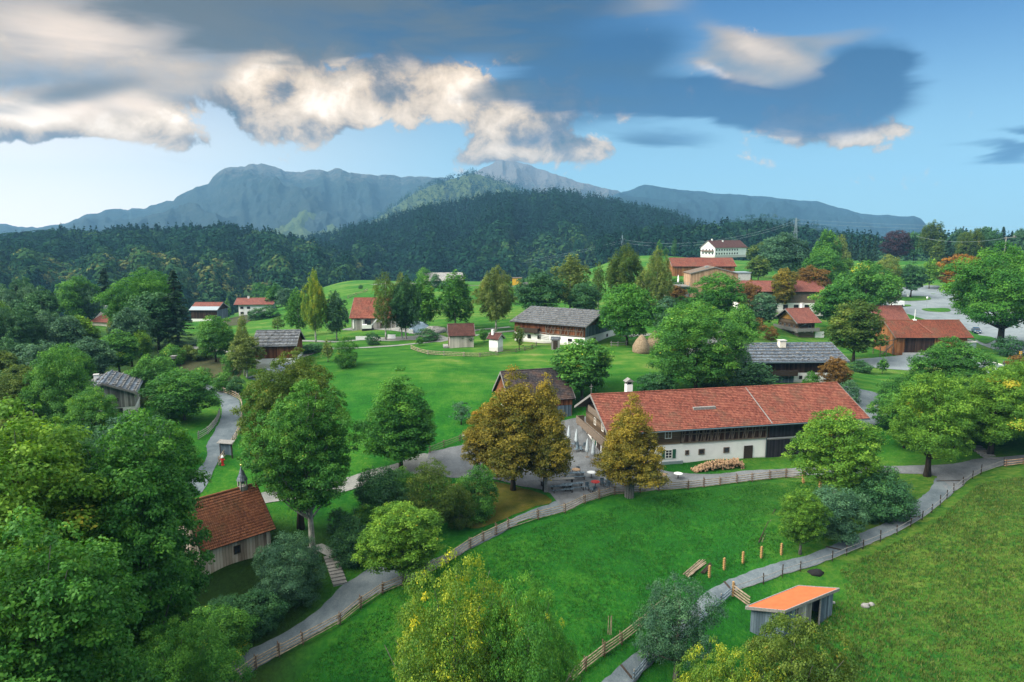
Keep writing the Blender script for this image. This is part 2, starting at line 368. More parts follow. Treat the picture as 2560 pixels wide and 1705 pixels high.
def leaf_mat(name, dark, mid, lite, accent=None, acc_lo=0.86, trans=0.38, spec=0.25):
    m_, q = new_mat(name); at = q.n('ShaderNodeAttribute'); at.attribute_name = 'tint'
    t = q.m('ADD', q.m('MULTIPLY', at.outputs['Fac'], 0.92), q.m('MULTIPLY_ADD', rnd(q), 0.12, -0.02))
    st = [(0.0, dark), (0.45, mid), (0.8, lite)]
    if accent: st += [(acc_lo, lite), (min(0.99, acc_lo + 0.05), accent)]
    c = q.ramp(t, st)
    d = q.n('ShaderNodeBsdfPrincipled'); q.put(d.inputs['Base Color'], c); d.inputs['Roughness'].default_value = 0.62; d.inputs['Specular IOR Level'].default_value = spec
    tr = q.n('ShaderNodeBsdfTranslucent'); q.put(tr.inputs[0], q.mix(1.0, c, (1.25, 1.15, 0.5, 1), 'MULTIPLY'))
    mx = q.n('ShaderNodeMixShader'); mx.inputs[0].default_value = trans
    q.nt.links.new(d.outputs[0], mx.inputs[1]); q.nt.links.new(tr.outputs[0], mx.inputs[2])
    o = q.n('ShaderNodeOutputMaterial'); q.nt.links.new(mx.outputs[0], o.inputs[0]); return m_
# ------------------------------------------------------------------ ground
def grass_mat():
    m_, q = new_mat('meadow_grass'); P = geo(q)
    n1 = q.noise(P, 0.035, 6, 0.6, 0.6); n2 = q.noise(P, 0.35, 6, 0.65); n3 = q.noise(q.map(P, sc=(1, 0.6, 1)), 4.0, 6, 0.75); n4 = q.noise(P, 0.012, 3)
    v = q.m('ADD', q.m('MULTIPLY_ADD', n1, 0.95, -0.22), q.m('ADD', q.m('MULTIPLY', n2, 0.42), q.m('MULTIPLY_ADD', n3, 0.6, -0.25)))
    v = q.m('ADD', v, q.m('MULTIPLY_ADD', q.noise(P, 1.5, 4, 0.7), 0.36, -0.18))
    c = q.ramp(v, [(0.30, (0.006, 0.060, 0.008)), (0.50, (0.013, 0.108, 0.010)), (0.66, (0.040, 0.155, 0.013)), (0.82, (0.12, 0.20, 0.030))])
    # the pasture on the right is drier and tussocky, the far ones freshly mown
    s_ = q.n('ShaderNodeSeparateXYZ'); q.put(s_.inputs[0], P)
    dry = q.m('MULTIPLY', q.mr(s_.outputs[0], 20.0, 38.0), q.mr(s_.outputs[1], 95.0, 75.0))
    tus = q.noise(q.map(P, sc=(0.7, 1.3, 1)), 0.9, 7, 0.72, 0.5)
    cdry = q.ramp(q.m('ADD', tus, q.m('MULTIPLY_ADD', n3, 0.3, -0.15)), [(0.32, (0.010, 0.070, 0.012)), (0.47, (0.050, 0.130, 0.014)), (0.60, (0.105, 0.17, 0.026)), (0.78, (0.20, 0.21, 0.06))])
    c = q.mix(q.m('MULTIPLY', dry, q.mr(n1, 0.3, 0.62, 0.35, 1.0)), c, cdry)
    fresh = q.mr(s_.outputs[1], 95.0, 125.0); mow = q.noise(q.map(P, rot=(0, 0, 0.5), sc=(0.16, 1, 1)), 0.5, 5, 0.6)
    cf = q.ramp(q.m('ADD', q.m('MULTIPLY', n2, 0.5), q.m('ADD', q.m('MULTIPLY', mow, 0.6), q.m('MULTIPLY_ADD', n1, 0.7, -0.40))), [(0.3, (0.012, 0.085, 0.010)), (0.47, (0.032, 0.130, 0.014)), (0.59, (0.078, 0.168, 0.024)), (0.72, (0.155, 0.195, 0.055))])
    c = q.mix(fresh, c, cf)
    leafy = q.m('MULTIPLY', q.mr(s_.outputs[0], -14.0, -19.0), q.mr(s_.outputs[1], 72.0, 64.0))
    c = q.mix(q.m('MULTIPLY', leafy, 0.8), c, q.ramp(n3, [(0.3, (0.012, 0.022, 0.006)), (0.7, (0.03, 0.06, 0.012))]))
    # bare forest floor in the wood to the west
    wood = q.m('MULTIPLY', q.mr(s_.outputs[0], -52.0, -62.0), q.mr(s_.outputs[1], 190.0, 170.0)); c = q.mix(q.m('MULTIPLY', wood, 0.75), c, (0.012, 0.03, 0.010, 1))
    far = q.mr(q.vm('LENGTH', P), 560.0, 640.0); c = q.mix(far, c, (0.010, 0.034, 0.014, 1))
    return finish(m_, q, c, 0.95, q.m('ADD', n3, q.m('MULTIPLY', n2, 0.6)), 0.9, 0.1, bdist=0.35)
M_GRASS = grass_mat()
def gravel_mat(name, a_, b_, c_, sc=9):
    m_, q = new_mat(name); P = geo(q); n1 = q.noise(P, 0.25, 6, 0.65, 0.4); n2 = q.noise(P, sc, 7, 0.75); n3 = q.noise(q.map(P, sc=(1, .5, 1)), 1.3, 5, 0.7, 0.6)
    v = q.m('ADD', q.m('MULTIPLY', n1, 0.62), q.m('ADD', q.m('MULTIPLY_ADD', n2, 0.55, -0.28), q.m('MULTIPLY', n3, 0.30)))
    return finish(m_, q, q.ramp(v, [(0.32, a_), (0.5, b_), (0.72, c_)]), 0.93, n2, 0.6, 0.15, bdist=0.05)
M_GRAVEL = gravel_mat('path_gravel', (0.065, 0.088, 0.105), (0.125, 0.155, 0.175), (0.21, 0.24, 0.25))
M_ASPH = gravel_mat('pale_asphalt', (0.12, 0.15, 0.17), (0.175, 0.21, 0.23), (0.24, 0.27, 0.28), 5)
M_LANE = gravel_mat('lane_gravel', (0.12, 0.13, 0.125), (0.21, 0.22, 0.21), (0.31, 0.31, 0.29), 6)
M_COBBLE = gravel_mat('yard_cobbles', (0.085, 0.09, 0.095), (0.15, 0.165, 0.18), (0.23, 0.245, 0.255), 7)
M_EARTH = gravel_mat('bare_earth', (0.02, 0.035, 0.012), (0.05, 0.055, 0.025), (0.09, 0.08, 0.04), 5)

def terrain():
    an = np.concatenate([np.linspace(-math.pi, -0.86, 26), np.linspace(-0.84, 0.84, 560), np.linspace(0.86, math.pi, 26)])
    ds = np.concatenate([[2, 10, 20], np.exp(np.linspace(math.log(28), math.log(700), 420)), np.exp(np.linspace(math.log(760), math.log(5600), 16))])
    A, D = np.meshgrid(an, ds, indexing='ij'); x = (np.sin(A) * D).ravel(); y = (np.cos(A) * D).ravel(); z = Z(x, y)
    # small unevenness of a meadow
    b = 0.05 * np.sin(x * 0.9 + 1.3 * np.sin(y * 0.43)) * np.sin(y * 0.7 + np.sin(x * 0.31)) * np.clip((np.hypot(x, y) - 30) / 20, 0, 1)
    z = z + b * (np.hypot(x, y) < 400)
    na, nd = len(an), len(ds); i, j = np.meshgrid(np.arange(na - 1), np.arange(nd - 1), indexing='ij')
    q = np.stack([i * nd + j, (i + 1) * nd + j, (i + 1) * nd + j + 1, i * nd + j + 1], -1).reshape(-1, 4)[:, ::-1]
    me = np_mesh('ground', np.stack([x, y, z], -1), q, smooth=True)
    return tag(link_mesh('ground', me, M_GRASS), kind='structure')
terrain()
def Zb(x, y):
    d = math.hypot(x, y); return Z1(x, y) + 0.05 * math.sin(x * 0.9 + 1.3 * math.sin(y * 0.43)) * math.sin(y * 0.7 + math.sin(x * 0.31)) * min(1, max(0, (d - 30) / 20))

def area(name, pxs, mat, lift=0.05, step=2.0, jit=0.07, kind='structure', smooth=3):
    """a surfaced area lying on the ground, outlined by the pixels of its edge"""
    P = [ground(u, v) for u, v in pxs]; pts = [(p.x, p.y) for p in P]
    rg = random.Random(len(name) + len(pxs)); dense = []
    n = len(pts)
    for i in range(n):
        p0, p1, p2, p3 = (Vector(pts[(i + k - 1) % n]) for k in range(4)); L = (p2 - p1).length; m_ = max(1, int(L / max(0.45, step * .3)))
        m_ = min(m_, 60)
        for k in range(m_):
            t = k / m_
            if smooth and L < 60 and (p1 - p0).length < 60 and (p3 - p2).length < 60:
                q = 0.5 * ((2 * p1) + (p2 - p0) * t + (2 * p0 - 5 * p1 + 4 * p2 - p3) * t * t + (3 * p1 - p0 - 3 * p2 + p3) * t ** 3) if max((p1-p0).length,(p3-p2).length) < 4*L+8 else p1.lerp(p2, t)
            else: q = p1.lerp(p2, t)
            dense.append(Vector((q.x + rg.uniform(-jit, jit), q.y + rg.uniform(-jit, jit))))
    xs = [p.x for p in dense]; ys = [p.y for p in dense]; nb = len(dense); vs = list(dense)
    x = min(xs)
    # interior points
    poly = np.array([(p.x, p.y) for p in dense])
    gx, gy = np.meshgrid(np.arange(min(xs), max(xs), step), np.arange(min(ys), max(ys), step)); G = np.stack([gx.ravel(), gy.ravel()], -1)
    ins = np.zeros(len(G), bool); x1, y1 = poly[:, 0], poly[:, 1]; x2, y2 = np.roll(x1, -1), np.roll(y1, -1)
    for k in range(nb):
        c_ = ((y1[k] > G[:, 1]) != (y2[k] > G[:, 1]))
        with np.errstate(divide='ignore', invalid='ignore'):
            ins ^= c_ & (G[:, 0] < (x2[k] - x1[k]) * (G[:, 1] - y1[k]) / (y2[k] - y1[k]) + x1[k])
    vs += [Vector((a_, b_)) for a_, b_ in G[ins]]
    r = delaunay_2d_cdt(vs, [(i, (i + 1) % nb) for i in range(nb)], [list(range(nb))], 1, 1e-4)
    vv = [(p.x, p.y, Zb(p.x, p.y) + lift) for p in r[0]]; ff = []
    for f in r[2]:
        a_, b_, c_ = (r[0][i] for i in f[:3]); cr = (b_ - a_).cross(c_ - a_) if len(f) == 3 else 1
        ff.append(tuple(f) if cr > 0 else tuple(f)[::-1])
    me = bpy.data.meshes.new(name); me.from_pydata(vv, [], ff); me.update()
    me.polygons.foreach_set('use_smooth', [True] * len(me.polygons))
    return tag(link_mesh(name, me, mat), kind=kind)
def strip(name, pxs, w, mat, lift=0.06, kind='structure'):
    P = [ground(u, v) for u, v in pxs]; P = resample(P, 2.0); vv = []; ff = []
    for i, p in enumerate(P):
        t = (P[min(i + 1, len(P) - 1)] - P[max(i - 1, 0)]).to_2d().normalized(); nn = Vector((-t.y, t.x))
        ww = w * (0.9 + 0.2 * noise.noise(p * 0.3))
        for k in range(5):
            q = p.to_2d() + nn * ww * (k / 4 - 0.5); vv.append((q.x, q.y, Zb(q.x, q.y) + lift))
    for i in range(len(P) - 1):
        for k in range(4): a_ = i * 5 + k; ff.append((a_, a_ + 5, a_ + 6, a_ + 1)[::-1])
    me = bpy.data.meshes.new(name); me.from_pydata(vv, [], ff); me.update()
    if me.polygons[0].normal.z < 0: me.flip_normals()
    return tag(link_mesh(name, me, mat), kind=kind)
def resample(P, step):
    out = []; 
    for i in range(len(P) - 1):
        p0, p1, p2, p3 = P[max(i - 1, 0)], P[i], P[i + 1], P[min(i + 2, len(P) - 1)]; m_ = max(1, round((p2 - p1).length / step))
        for k in range(m_):
            t = k / m_; out.append(0.5 * ((2 * p1) + (p2 - p0) * t + (2 * p0 - 5 * p1 + 4 * p2 - p3) * t * t + (3 * p1 - p0 - 3 * p2 + p3) * t ** 3))
    out.append(P[-1]); return out

area('footpath', [(440,1730),(500,1696),(577,1650),(705,1586),(788,1532),(829,1491),(860,1462),(890,1444),(931,1414),(952,1403),(1075,1400),(1140,1370),(1200,1338),(1326,1277),(1371,1262),(1390,1252),
  (1412,1277),(1343,1294),(1304,1304),(1200,1362),(1065,1436),(983,1467),(901,1506),(849,1547),(757,1604),(669,1655),(598,1705),(560,1730)], M_GRAVEL)
area('yard', [(1110,1190),(1065,1137),(1173,1108),(1250,1085),(1420,1050),(1500,1050),(1560,1130),(1640,1170),(1700,1182),(1780,1186),(1860,1178),(1960,1172),(2050,1170),(2207,1166),(2333,1163),(2404,1157),(2440,1148),
  (2494,1144),(2560,1137),(2640,1125),(2640,1140),(2560,1155),(2472,1173),(2431,1193),(2382,1229),(2341,1198),(2332,1189),(2220,1182),(2160,1183),(1963,1193),(1919,1198),(1800,1211),(1647,1225),(1536,1233),(1473,1252),(1412,1277),(1390,1252),(1375,1235),(1340,1222),(1300,1215),(1240,1200),(1160,1195)], M_COBBLE)
area('footpath', [(2341,1196),(2328,1220),(2287,1256),(2247,1290),(2180,1323),(2090,1359),(2027,1386),(1926,1413),(1875,1428),(1824,1450),(1777,1474),(1740,1505),(1685,1562),(1637,1596),(1559,1657),(1515,1698),(1470,1740),
  (1560,1740),(1590,1705),(1620,1668),(1665,1630),(1766,1535),(1828,1484),(1858,1471),(1943,1444),(2028,1416),(2067,1404),(2157,1368),(2242,1332),(2305,1296),(2350,1260),(2384,1228)], M_GRAVEL, lift=0.055)
area('lane', [(440,1240),(513,1152),(518,1110),(539,1074),(554,1038),(550,1005),(541,992),(520,978),(500,965),(520,960),(560,980),(580,990),(598,1003),(601,1033),(596,1074),(580,1105),(560,1131),(544,1157),(500,1235)], M_GRAVEL, lift=0.05)
area('lane', [(600,1262),(659,1231),(767,1222),(880,1190),(983,1162),(1066,1134),(1110,1188),(1003,1184),(880,1225),(746,1247),(669,1258),(610,1275)], M_LANE, lift=0.06)
area('yard', [(2132,901),(2195,894),(2310,884),(2420,872),(2445,905),(2506,927),(2600,950),(2620,990),(2500,960),(2438,915),(2300,920),(2271,926),(2164,915)], M_ASPH, lift=0.06)
area('yard', [(2100,968),(2145,972),(2210,992),(2216,1043),(2190,1062),(2150,1075),(2120,1040),(2090,1000)], M_GRAVEL, lift=0.06)
area('car_park', [(2190,778),(2217,751),(2251,721),(2342,714),(2420,730),(2600,790),(2620,930),(2560,900),(2500,880),(2440,855),(2445,836),(2400,822),(2276,806)], M_ASPH, lift=0.06, step=5)
for q_ in ([(2247,744),(2300,741),(2326,745),(2318,751),(2250,752)], [(2304,773),(2330,771),(2370,772),(2372,780),(2320,779)], [(2236,764),(2270,762),(2276,766),(2240,768)],
           [(2245,780),(2270,786),(2300,796),(2326,806),(2290,805),(2262,794)], [(2412,830),(2445,838),(2487,846),(2478,856),(2462,860),(2440,850)]):
    area('grass_verge', q_, M_GRASS, lift=0.16, step=4, jit=0.05)
area('yard', [(860,826),(880,819),(990,818),(1060,826),(1120,845),(1100,856),(1040,850),(958,853),(900,846),(985,843),(1040,838),(970,826)], M_LANE, lift=0.06, step=3)
strip('lane', [(743,852),(790,853),(841,855),(900,850),(960,848)], 2.4, M_LANE)
strip('footpath', [(880,871),(950,867),(1020,861),(1113,851),(1187,839),(1222,834),(1300,826)], 1.6, M_LANE)
strip('footpath', [(1120,845),(1185,826),(1230,822),(1275,818)], 1.8, M_LANE)
strip('lane', [(470,868),(560,880),(610,872),(660,866)], 2.2, M_LANE)
strip('lane', [(745,895),(790,880),(830,872),(880,871)], 2.2, M_LANE)
strip('lane', [(930,712),(1010,707),(1090,712),(1200,714),(1300,716),(1400,712)], 5.0, M_LANE)
strip('lane', [(1700,885),(1800,840),(1855,812),(1880,800)], 3.0, M_LANE)
strip('footpath', [(745,1400),(770,1378),(800,1370),(835,1385)], 1.5, M_LANE)
strip('footpath', [(1560,842),(1600,838),(1660,836),(1720,838)], 2.5, M_LANE)
def litter_mat():
    m_, q = new_mat('leaf_litter_grass'); P = geo(q); n1 = q.noise(P, 0.6, 6, .7); n3 = q.noise(P, 6, 5, .7)
    return finish(m_, q, q.ramp(q.m('ADD', q.m('MULTIPLY', n1, .6), q.m('MULTIPLY', n3, .4)), [(0.35, (0.035, 0.05, 0.008)), (0.5, (0.07, 0.075, 0.012)), (0.65, (0.12, 0.10, 0.02))]), .95, n3, .6, .1, bdist=.1)
M_LITTER = litter_mat()
area('leaf_litter', [(1150,1205),(1240,1206),(1340,1230),(1380,1254),(1325,1272),(1240,1306),(1180,1322),(1120,1290),(1105,1230)], M_LITTER, lift=0.035)
area('bare_patch', [(450,905),(520,895),(600,905),(600,940),(560,955),(500,950),(450,930)], M_EARTH, lift=0.05)
area('bare_patch', [(560,800),(600,790),(640,788),(610,812),(570,815)], M_EARTH, lift=0.08, step=4)

# ------------------------------------------------------------------ hills and mountains
K = 1.0875
def ridge_mat(name, f0, f1, rock, rockamt, sc=0.01, rockz=(300, 420), bump=8.0):
    m_, q = new_mat(name); P = geo(q); n1 = q.noise(P, sc, 8, 0.7, 0.5); n2 = q.noise(P, sc * 6, 6, 0.7); s_ = q.n('ShaderNodeSeparateXYZ'); q.put(s_.inputs[0], P)
    c = q.ramp(q.m('ADD', q.m('MULTIPLY', n1, 0.6), q.m('MULTIPLY', n2, 0.4)), [(0.35, f0), (0.65, f1)])
    nz = q.n('ShaderNodeSeparateXYZ'); q.put(nz.inputs[0], q.n('ShaderNodeNewGeometry').outputs['Normal'])
    rk = q.mr(q.m('ADD', q.m('ADD', n2, q.m('MULTIPLY', n1, 0.5)), q.mr(s_.outputs[2], rockz[0], rockz[1], 0, 0.45, 'LINEAR')), 0.86, 1.12, 0.0, rockamt)
    c = q.mix(rk, c, q.mix(n2, tuple(x * 0.7 for x in rock) + (1,), (*rock, 1)))
    return finish(m_, q, c, 0.95, q.m('ADD', n2, n1), 1.0, 0.05, bdist=bump)
def hill(name, sil, Dr, Db, zb, mat, amp, nfreq, nu=240, nt_=44, rough=1.0, back=0.5, prof=1.0, ridge_noise=0.0, seed=0, low=0.0):
    us = np.array([s_[0] * K for s_ in sil]); vs = np.array([s_[1] * K for s_ in sil])
    u = np.linspace(us[0], us[-1], nu); v = np.interp(u, us, vs)
    fr_ = Dr if callable(Dr) else (lambda q_: Dr)
    V = np.zeros((nu, nt_ + 10, 3))
    for i in range(nu):
        D = fr_(u[i]); r = Vector(pt(u[i], v[i], D)); az_ = math.atan2(r.x, r.y); dr = math.hypot(r.x, r.y); r.z -= low
        r.z += ridge_noise * noise.fractal(Vector((u[i] * 0.03, seed, 0)), 1.0, 2.0, 5)
        for j in range(nt_ + 10):
            t = j / (nt_ - 1)
            if t <= 1:
                d = Db + (dr - Db) * t; z = zb + (r.z - zb) * (t ** prof)
                w_ = (4 * t * (1 - t)) ** 0.7
                n_ = noise.ridged_multi_fractal(Vector((math.sin(az_) * 3000 * nfreq, d * nfreq * 0.22, seed)), 0.9, 2.1, 6, 1.0, 2.0) - 1.0
                z += amp * w_ * n_ * rough * min(1, max(.1, (r.z + 10) / 200) if amp > 50 else 1)
                los = CAMZ + (r.z - CAMZ) * d / dr
                if t > 0.25: z = min(z, los - (1 - t) * 6)
            else:
                k = (t - 1) * (nt_ - 1) / 10; d = dr * (1 + 0.35 * k * back); z = r.z + (min(zb, r.z - 5) - r.z) * k ** 1.3
            V[i, j] = (math.sin(az_) * d, math.cos(az_) * d, z)
    n2 = nt_ + 10; I, J = np.meshgrid(np.arange(nu - 1), np.arange(n2 - 1), indexing='ij')
    q = np.stack([I * n2 + J, (I + 1) * n2 + J, (I + 1) * n2 + J + 1, I * n2 + J + 1], -1).reshape(-1, 4)
    o = link_mesh(name, np_mesh(name, V.reshape(-1, 3), q, smooth=True), mat); tag(o, kind='structure')
    return V[:, :nt_]
M_MTN = ridge_mat('mountain_side', (0.016, 0.036, 0.040), (0.042, 0.062, 0.058), (0.15, 0.145, 0.13), 0.6, 0.006, (240, 420), 25)
M_PEAK = ridge_mat('rocky_peak', (0.035, 0.055, 0.05), (0.07, 0.09, 0.075), (0.19, 0.18, 0.175), 0.9, 0.012, (150, 380), 25)
M_FOOT = ridge_mat('wooded_foothill', (0.022, 0.050, 0.022), (0.11, 0.15, 0.045), (0.25, 0.24, 0.16), 0.15, 0.02, (400, 900), 12)
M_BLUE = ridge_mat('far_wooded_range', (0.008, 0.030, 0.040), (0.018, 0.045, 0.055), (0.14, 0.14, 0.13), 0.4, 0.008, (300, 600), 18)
M_WOODH = ridge_mat('wooded_hill_floor', (0.006, 0.022, 0.012), (0.012, 0.035, 0.016), (0.02, 0.03, 0.02), 0.0, 0.05, (900, 1000), 3)
hill('mountains', [(-300,525),(-60,520),(0,518),(40,519),(80,524),(150,512),(200,492),(250,482),(330,478),(345,472),(400,458),(405,449),(430,438),(450,430),(480,424),(490,410),(500,400),(520,389),(540,383),(560,384),(580,379),(600,375),(612,378),(640,387),(665,394),(700,394),(740,392),(755,394),(770,387),(785,389),(800,396),(830,400),(860,403),(930,406),(1000,407),(1080,410),(1200,430),(1300,470)], 3700, 2300, -60, M_MTN, 105, 0.0032, 420, 80, ridge_noise=12, seed=1.3)
hill('mountains', [(1000,430),(1060,415),(1105,389),(1118,381),(1130,375),(1155,368),(1165,372),(1185,372),(1210,377),(1240,388),(1280,402),(1330,418),(1380,430),(1415,438),(1470,455),(1560,480)], 4100, 2900, -60, M_PEAK, 100, 0.005, 200, 60, ridge_noise=10, seed=4.1)
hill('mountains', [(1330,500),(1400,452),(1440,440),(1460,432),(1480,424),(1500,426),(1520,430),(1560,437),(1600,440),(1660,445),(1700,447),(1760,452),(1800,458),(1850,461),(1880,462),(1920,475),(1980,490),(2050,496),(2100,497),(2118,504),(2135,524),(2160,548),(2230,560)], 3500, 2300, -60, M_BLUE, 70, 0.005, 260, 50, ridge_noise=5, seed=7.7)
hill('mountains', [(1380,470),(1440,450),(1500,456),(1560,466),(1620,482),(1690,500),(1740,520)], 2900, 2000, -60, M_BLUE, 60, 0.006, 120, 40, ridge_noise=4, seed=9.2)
hill('mountains', [(540,530),(590,500),(630,482),(660,471),(700,466),(730,472),(790,500),(850,530)], 3000, 2100, -60, M_FOOT, 60, 0.007, 120, 40, ridge_noise=4, seed=3.2)
GC = hill('mountains', [(780,540),(820,515),(860,497),(900,470),(930,450),(960,432),(1000,414),(1020,408),(1050,402),(1080,389),(1100,393),(1125,402),(1160,412),(1210,436),(1270,470),(1330,510)], 2600, 1800, -60, M_FOOT, 80, 0.007, 200, 50, ridge_noise=5, seed=5.5, low=14)
GE2 = hill('wooded_hill', [(1560,540),(1650,512),(1700,496),(1740,489),(1770,489),(1820,500),(1880,512),(1960,535),(2040,550)], 1700, 1100, -45, M_WOODH, 12, 0.006, 120, 30, seed=2.2, low=12)
GE = hill('wooded_hill', [(560,575),(690,548),(740,540),(800,524),(870,512),(950,482),(1050,462),(1150,447),(1230,440),(1290,439),(1340,442),(1380,454),(1450,472),(1550,492),(1620,516),(1700,540),(1800,560)], 1250, 560, -42, M_WOODH, 26, 0.004, 240, 60, prof=1.05, seed=6.6, low=13)
GF = hill('wooded_hill', [(-260,535),(-100,540),(0,541),(60,536),(130,528),(200,537),(280,532),(380,528),(500,524),(560,528),(620,538),(690,552),(760,572),(860,600)], 820, 360, -42, M_WOODH, 20, 0.006, 220, 50, prof=1.0, seed=8.8, low=12)
GG = hill('wooded_hill', [(1380,545),(1450,530),(1500,524),(1560,516),(1650,512),(1750,512),(1830,520),(1900,534),(1960,540),(2060,548),(2200,540),(2354,536),(2500,530)], 700, 545, -6, M_WOODH, 3, 0.01, 200, 16, seed=1.8, low=11)
# ------------------------------------------------------------------ foliage meshes
def quads(P, N, size, rg, asp=0.6):
    """one leaf-shaped quad at each P with normal N"""
    n = len(P); N = N / np.maximum(np.linalg.norm(N, axis=1, keepdims=True), 1e-6)
    a_ = rg.normal(size=(n, 3)); T = np.cross(N, a_); T /= np.maximum(np.linalg.norm(T, axis=1, keepdims=True), 1e-6); B = np.cross(N, T)
    s_ = np.asarray(size).reshape(-1, 1) * np.ones((n, 1)); L = T * s_ * 0.5; W_ = B * s_ * 0.5 * asp
    droop = N * s_ * 0.10
    V = np.stack([P - L - droop, P - W_ + L * 0.1, P + L - droop, P + W_ + L * 0.1], 1).reshape(-1, 3)
    return V, np.arange(n * 4).reshape(-1, 4)
PROF = { # (height fraction within the crown, radius) ; crown base ; sparse ; droop
 'oval':   ([(0,.35),(.12,.75),(.35,1),(.6,.93),(.82,.66),(.95,.32),(1,.08)], .20),
 'dome':   ([(0,.5),(.1,.85),(.3,1),(.6,.95),(.82,.72),(.95,.4),(1,.12)], .16),
 'lime':   ([(0,.55),(.10,.95),(.25,1),(.5,.80),(.75,.48),(.9,.25),(1,.05)], .14),
 'tall':   ([(0,.3),(.15,.65),(.4,.95),(.65,1),(.85,.7),(.95,.4),(1,.1)], .22),
 'birch':  ([(0,.35),(.15,.8),(.35,1),(.6,.8),(.8,.5),(.95,.25),(1,.05)], .18),
 'shrub':  ([(0,.75),(.15,1),(.45,1),(.7,.8),(.9,.45),(1,.15)], .0),
 'high':   ([(0,.35),(.12,.72),(.3,.97),(.5,1),(.7,.85),(.88,.52),(1,.12)], .32),
 'cone':   ([(0,.6),(.08,.93),(.22,1),(.45,.78),(.7,.46),(.88,.20),(1,.04)], .17),
 'spread': ([(0,.6),(.15,1),(.4,1),(.65,.9),(.85,.6),(1,.2)], .24)}
def crown_mesh(name, shape, aspect, seed, leaves, leaf, nclump, lumps=0.2, crs=1.0, accent=0.02):
    """crown of a tree 1 m tall, crown diameter = aspect"""
    rg = np.random.default_rng(seed); pr, cb = PROF[shape]; Rr = aspect / 2
    hs = np.array([p[0] for p in pr]); rr = np.array([p[1] for p in pr])
    # clump centres
    C_, S_, TT = [], [], []
    ph = rg.uniform(0, 6.28, 6); tries = 0
    cell = (Rr * Rr * (1 - cb) / nclump) ** (1 / 3) * 1.25
    while len(C_) < nclump and tries < nclump * 60:
        tries += 1
        t = rg.random(); r = np.interp(t, hs, rr)
        if rg.random() > r + .1: continue
        an = rg.uniform(0, 6.283)
        lob = 1 + lumps * (math.sin(2 * an + ph[0] + 3 * t) * .5 + math.sin(3 * an + ph[1] - 5 * t) * .5 + .5 * math.sin(5 * an + ph[2] + 9 * t))
        if shape == 'birch': rad = rg.uniform(.15, 1)
        else: rad = 1 - rg.random() ** 1.7 * .75
        q = r * Rr * lob * rad * .88
        p = np.array([math.cos(an) * q, math.sin(an) * q, cb + (1 - cb) * (t * .95 + .01)])
        if C_ and tries < nclump * 40 and np.min(np.linalg.norm(np.array(C_) - p, axis=1)) < cell * .75: continue
        C_.append(p); S_.append(cell * rg.uniform(.6, 1.5) * crs * (0.75 if t > .85 else 1)); TT.append(rg.random())
    C_ = np.array(C_); S_ = np.array(S_); TT = np.array(TT); n = len(C_)
    w = S_ ** 2; w /= w.sum(); idx = rg.choice(n, leaves, p=w)
    d = rg.normal(size=(leaves, 3)); d /= np.linalg.norm(d, axis=1, keepdims=True)
    ctr = np.array([0, 0, cb + (1 - cb) * .35]); outw = C_ - ctr; outw /= np.maximum(np.linalg.norm(outw, axis=1, keepdims=True), 1e-6)
    fl = (d * outw[idx]).sum(1) < -0.25; d[fl] *= -1       # leaves crowd the outer side of a clump
    low = d[:, 2] < -0.35; d[low, 2] *= -0.6
    rad = (rg.random(leaves) ** .45)[:, None] * S_[idx][:, None]
    sub = np.sin(d[:, 0:1] * 7 + TT[idx][:, None] * 30) * np.sin(d[:, 1:2] * 8 + TT[idx][:, None] * 50) * 0.16 + 1
    fz = np.array([1.1, 1.1, .84]) if shape != 'birch' else np.array([.75, .75, 1.5])
    P = C_[idx] + d * rad * sub * fz
    if shape == 'birch': P[:, 2] -= rad[:, 0] * rg.random(leaves) * .8
    P[:, 2] = np.maximum(P[:, 2], 0.004)
    N = d * .75 + rg.normal(size=(leaves, 3)) * .42 + np.array([0, 0, .35])
    r_ = np.hypot(P[:, 0], P[:, 1]); kx = (aspect / 2) / np.percentile(r_, 97.5); kz = 1 / np.percentile(P[:, 2], 99.8)
    P *= np.array([kx, kx, kz]); C_ = C_ * np.array([kx, kx, kz])
    V, Fq = quads(P, N, leaf * rg.uniform(.65, 1.35, leaves), rg, .62)
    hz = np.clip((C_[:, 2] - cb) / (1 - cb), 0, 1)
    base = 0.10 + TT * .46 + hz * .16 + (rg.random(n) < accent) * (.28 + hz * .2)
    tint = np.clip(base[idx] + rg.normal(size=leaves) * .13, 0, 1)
    return np_mesh(name, V, Fq, tint), C_
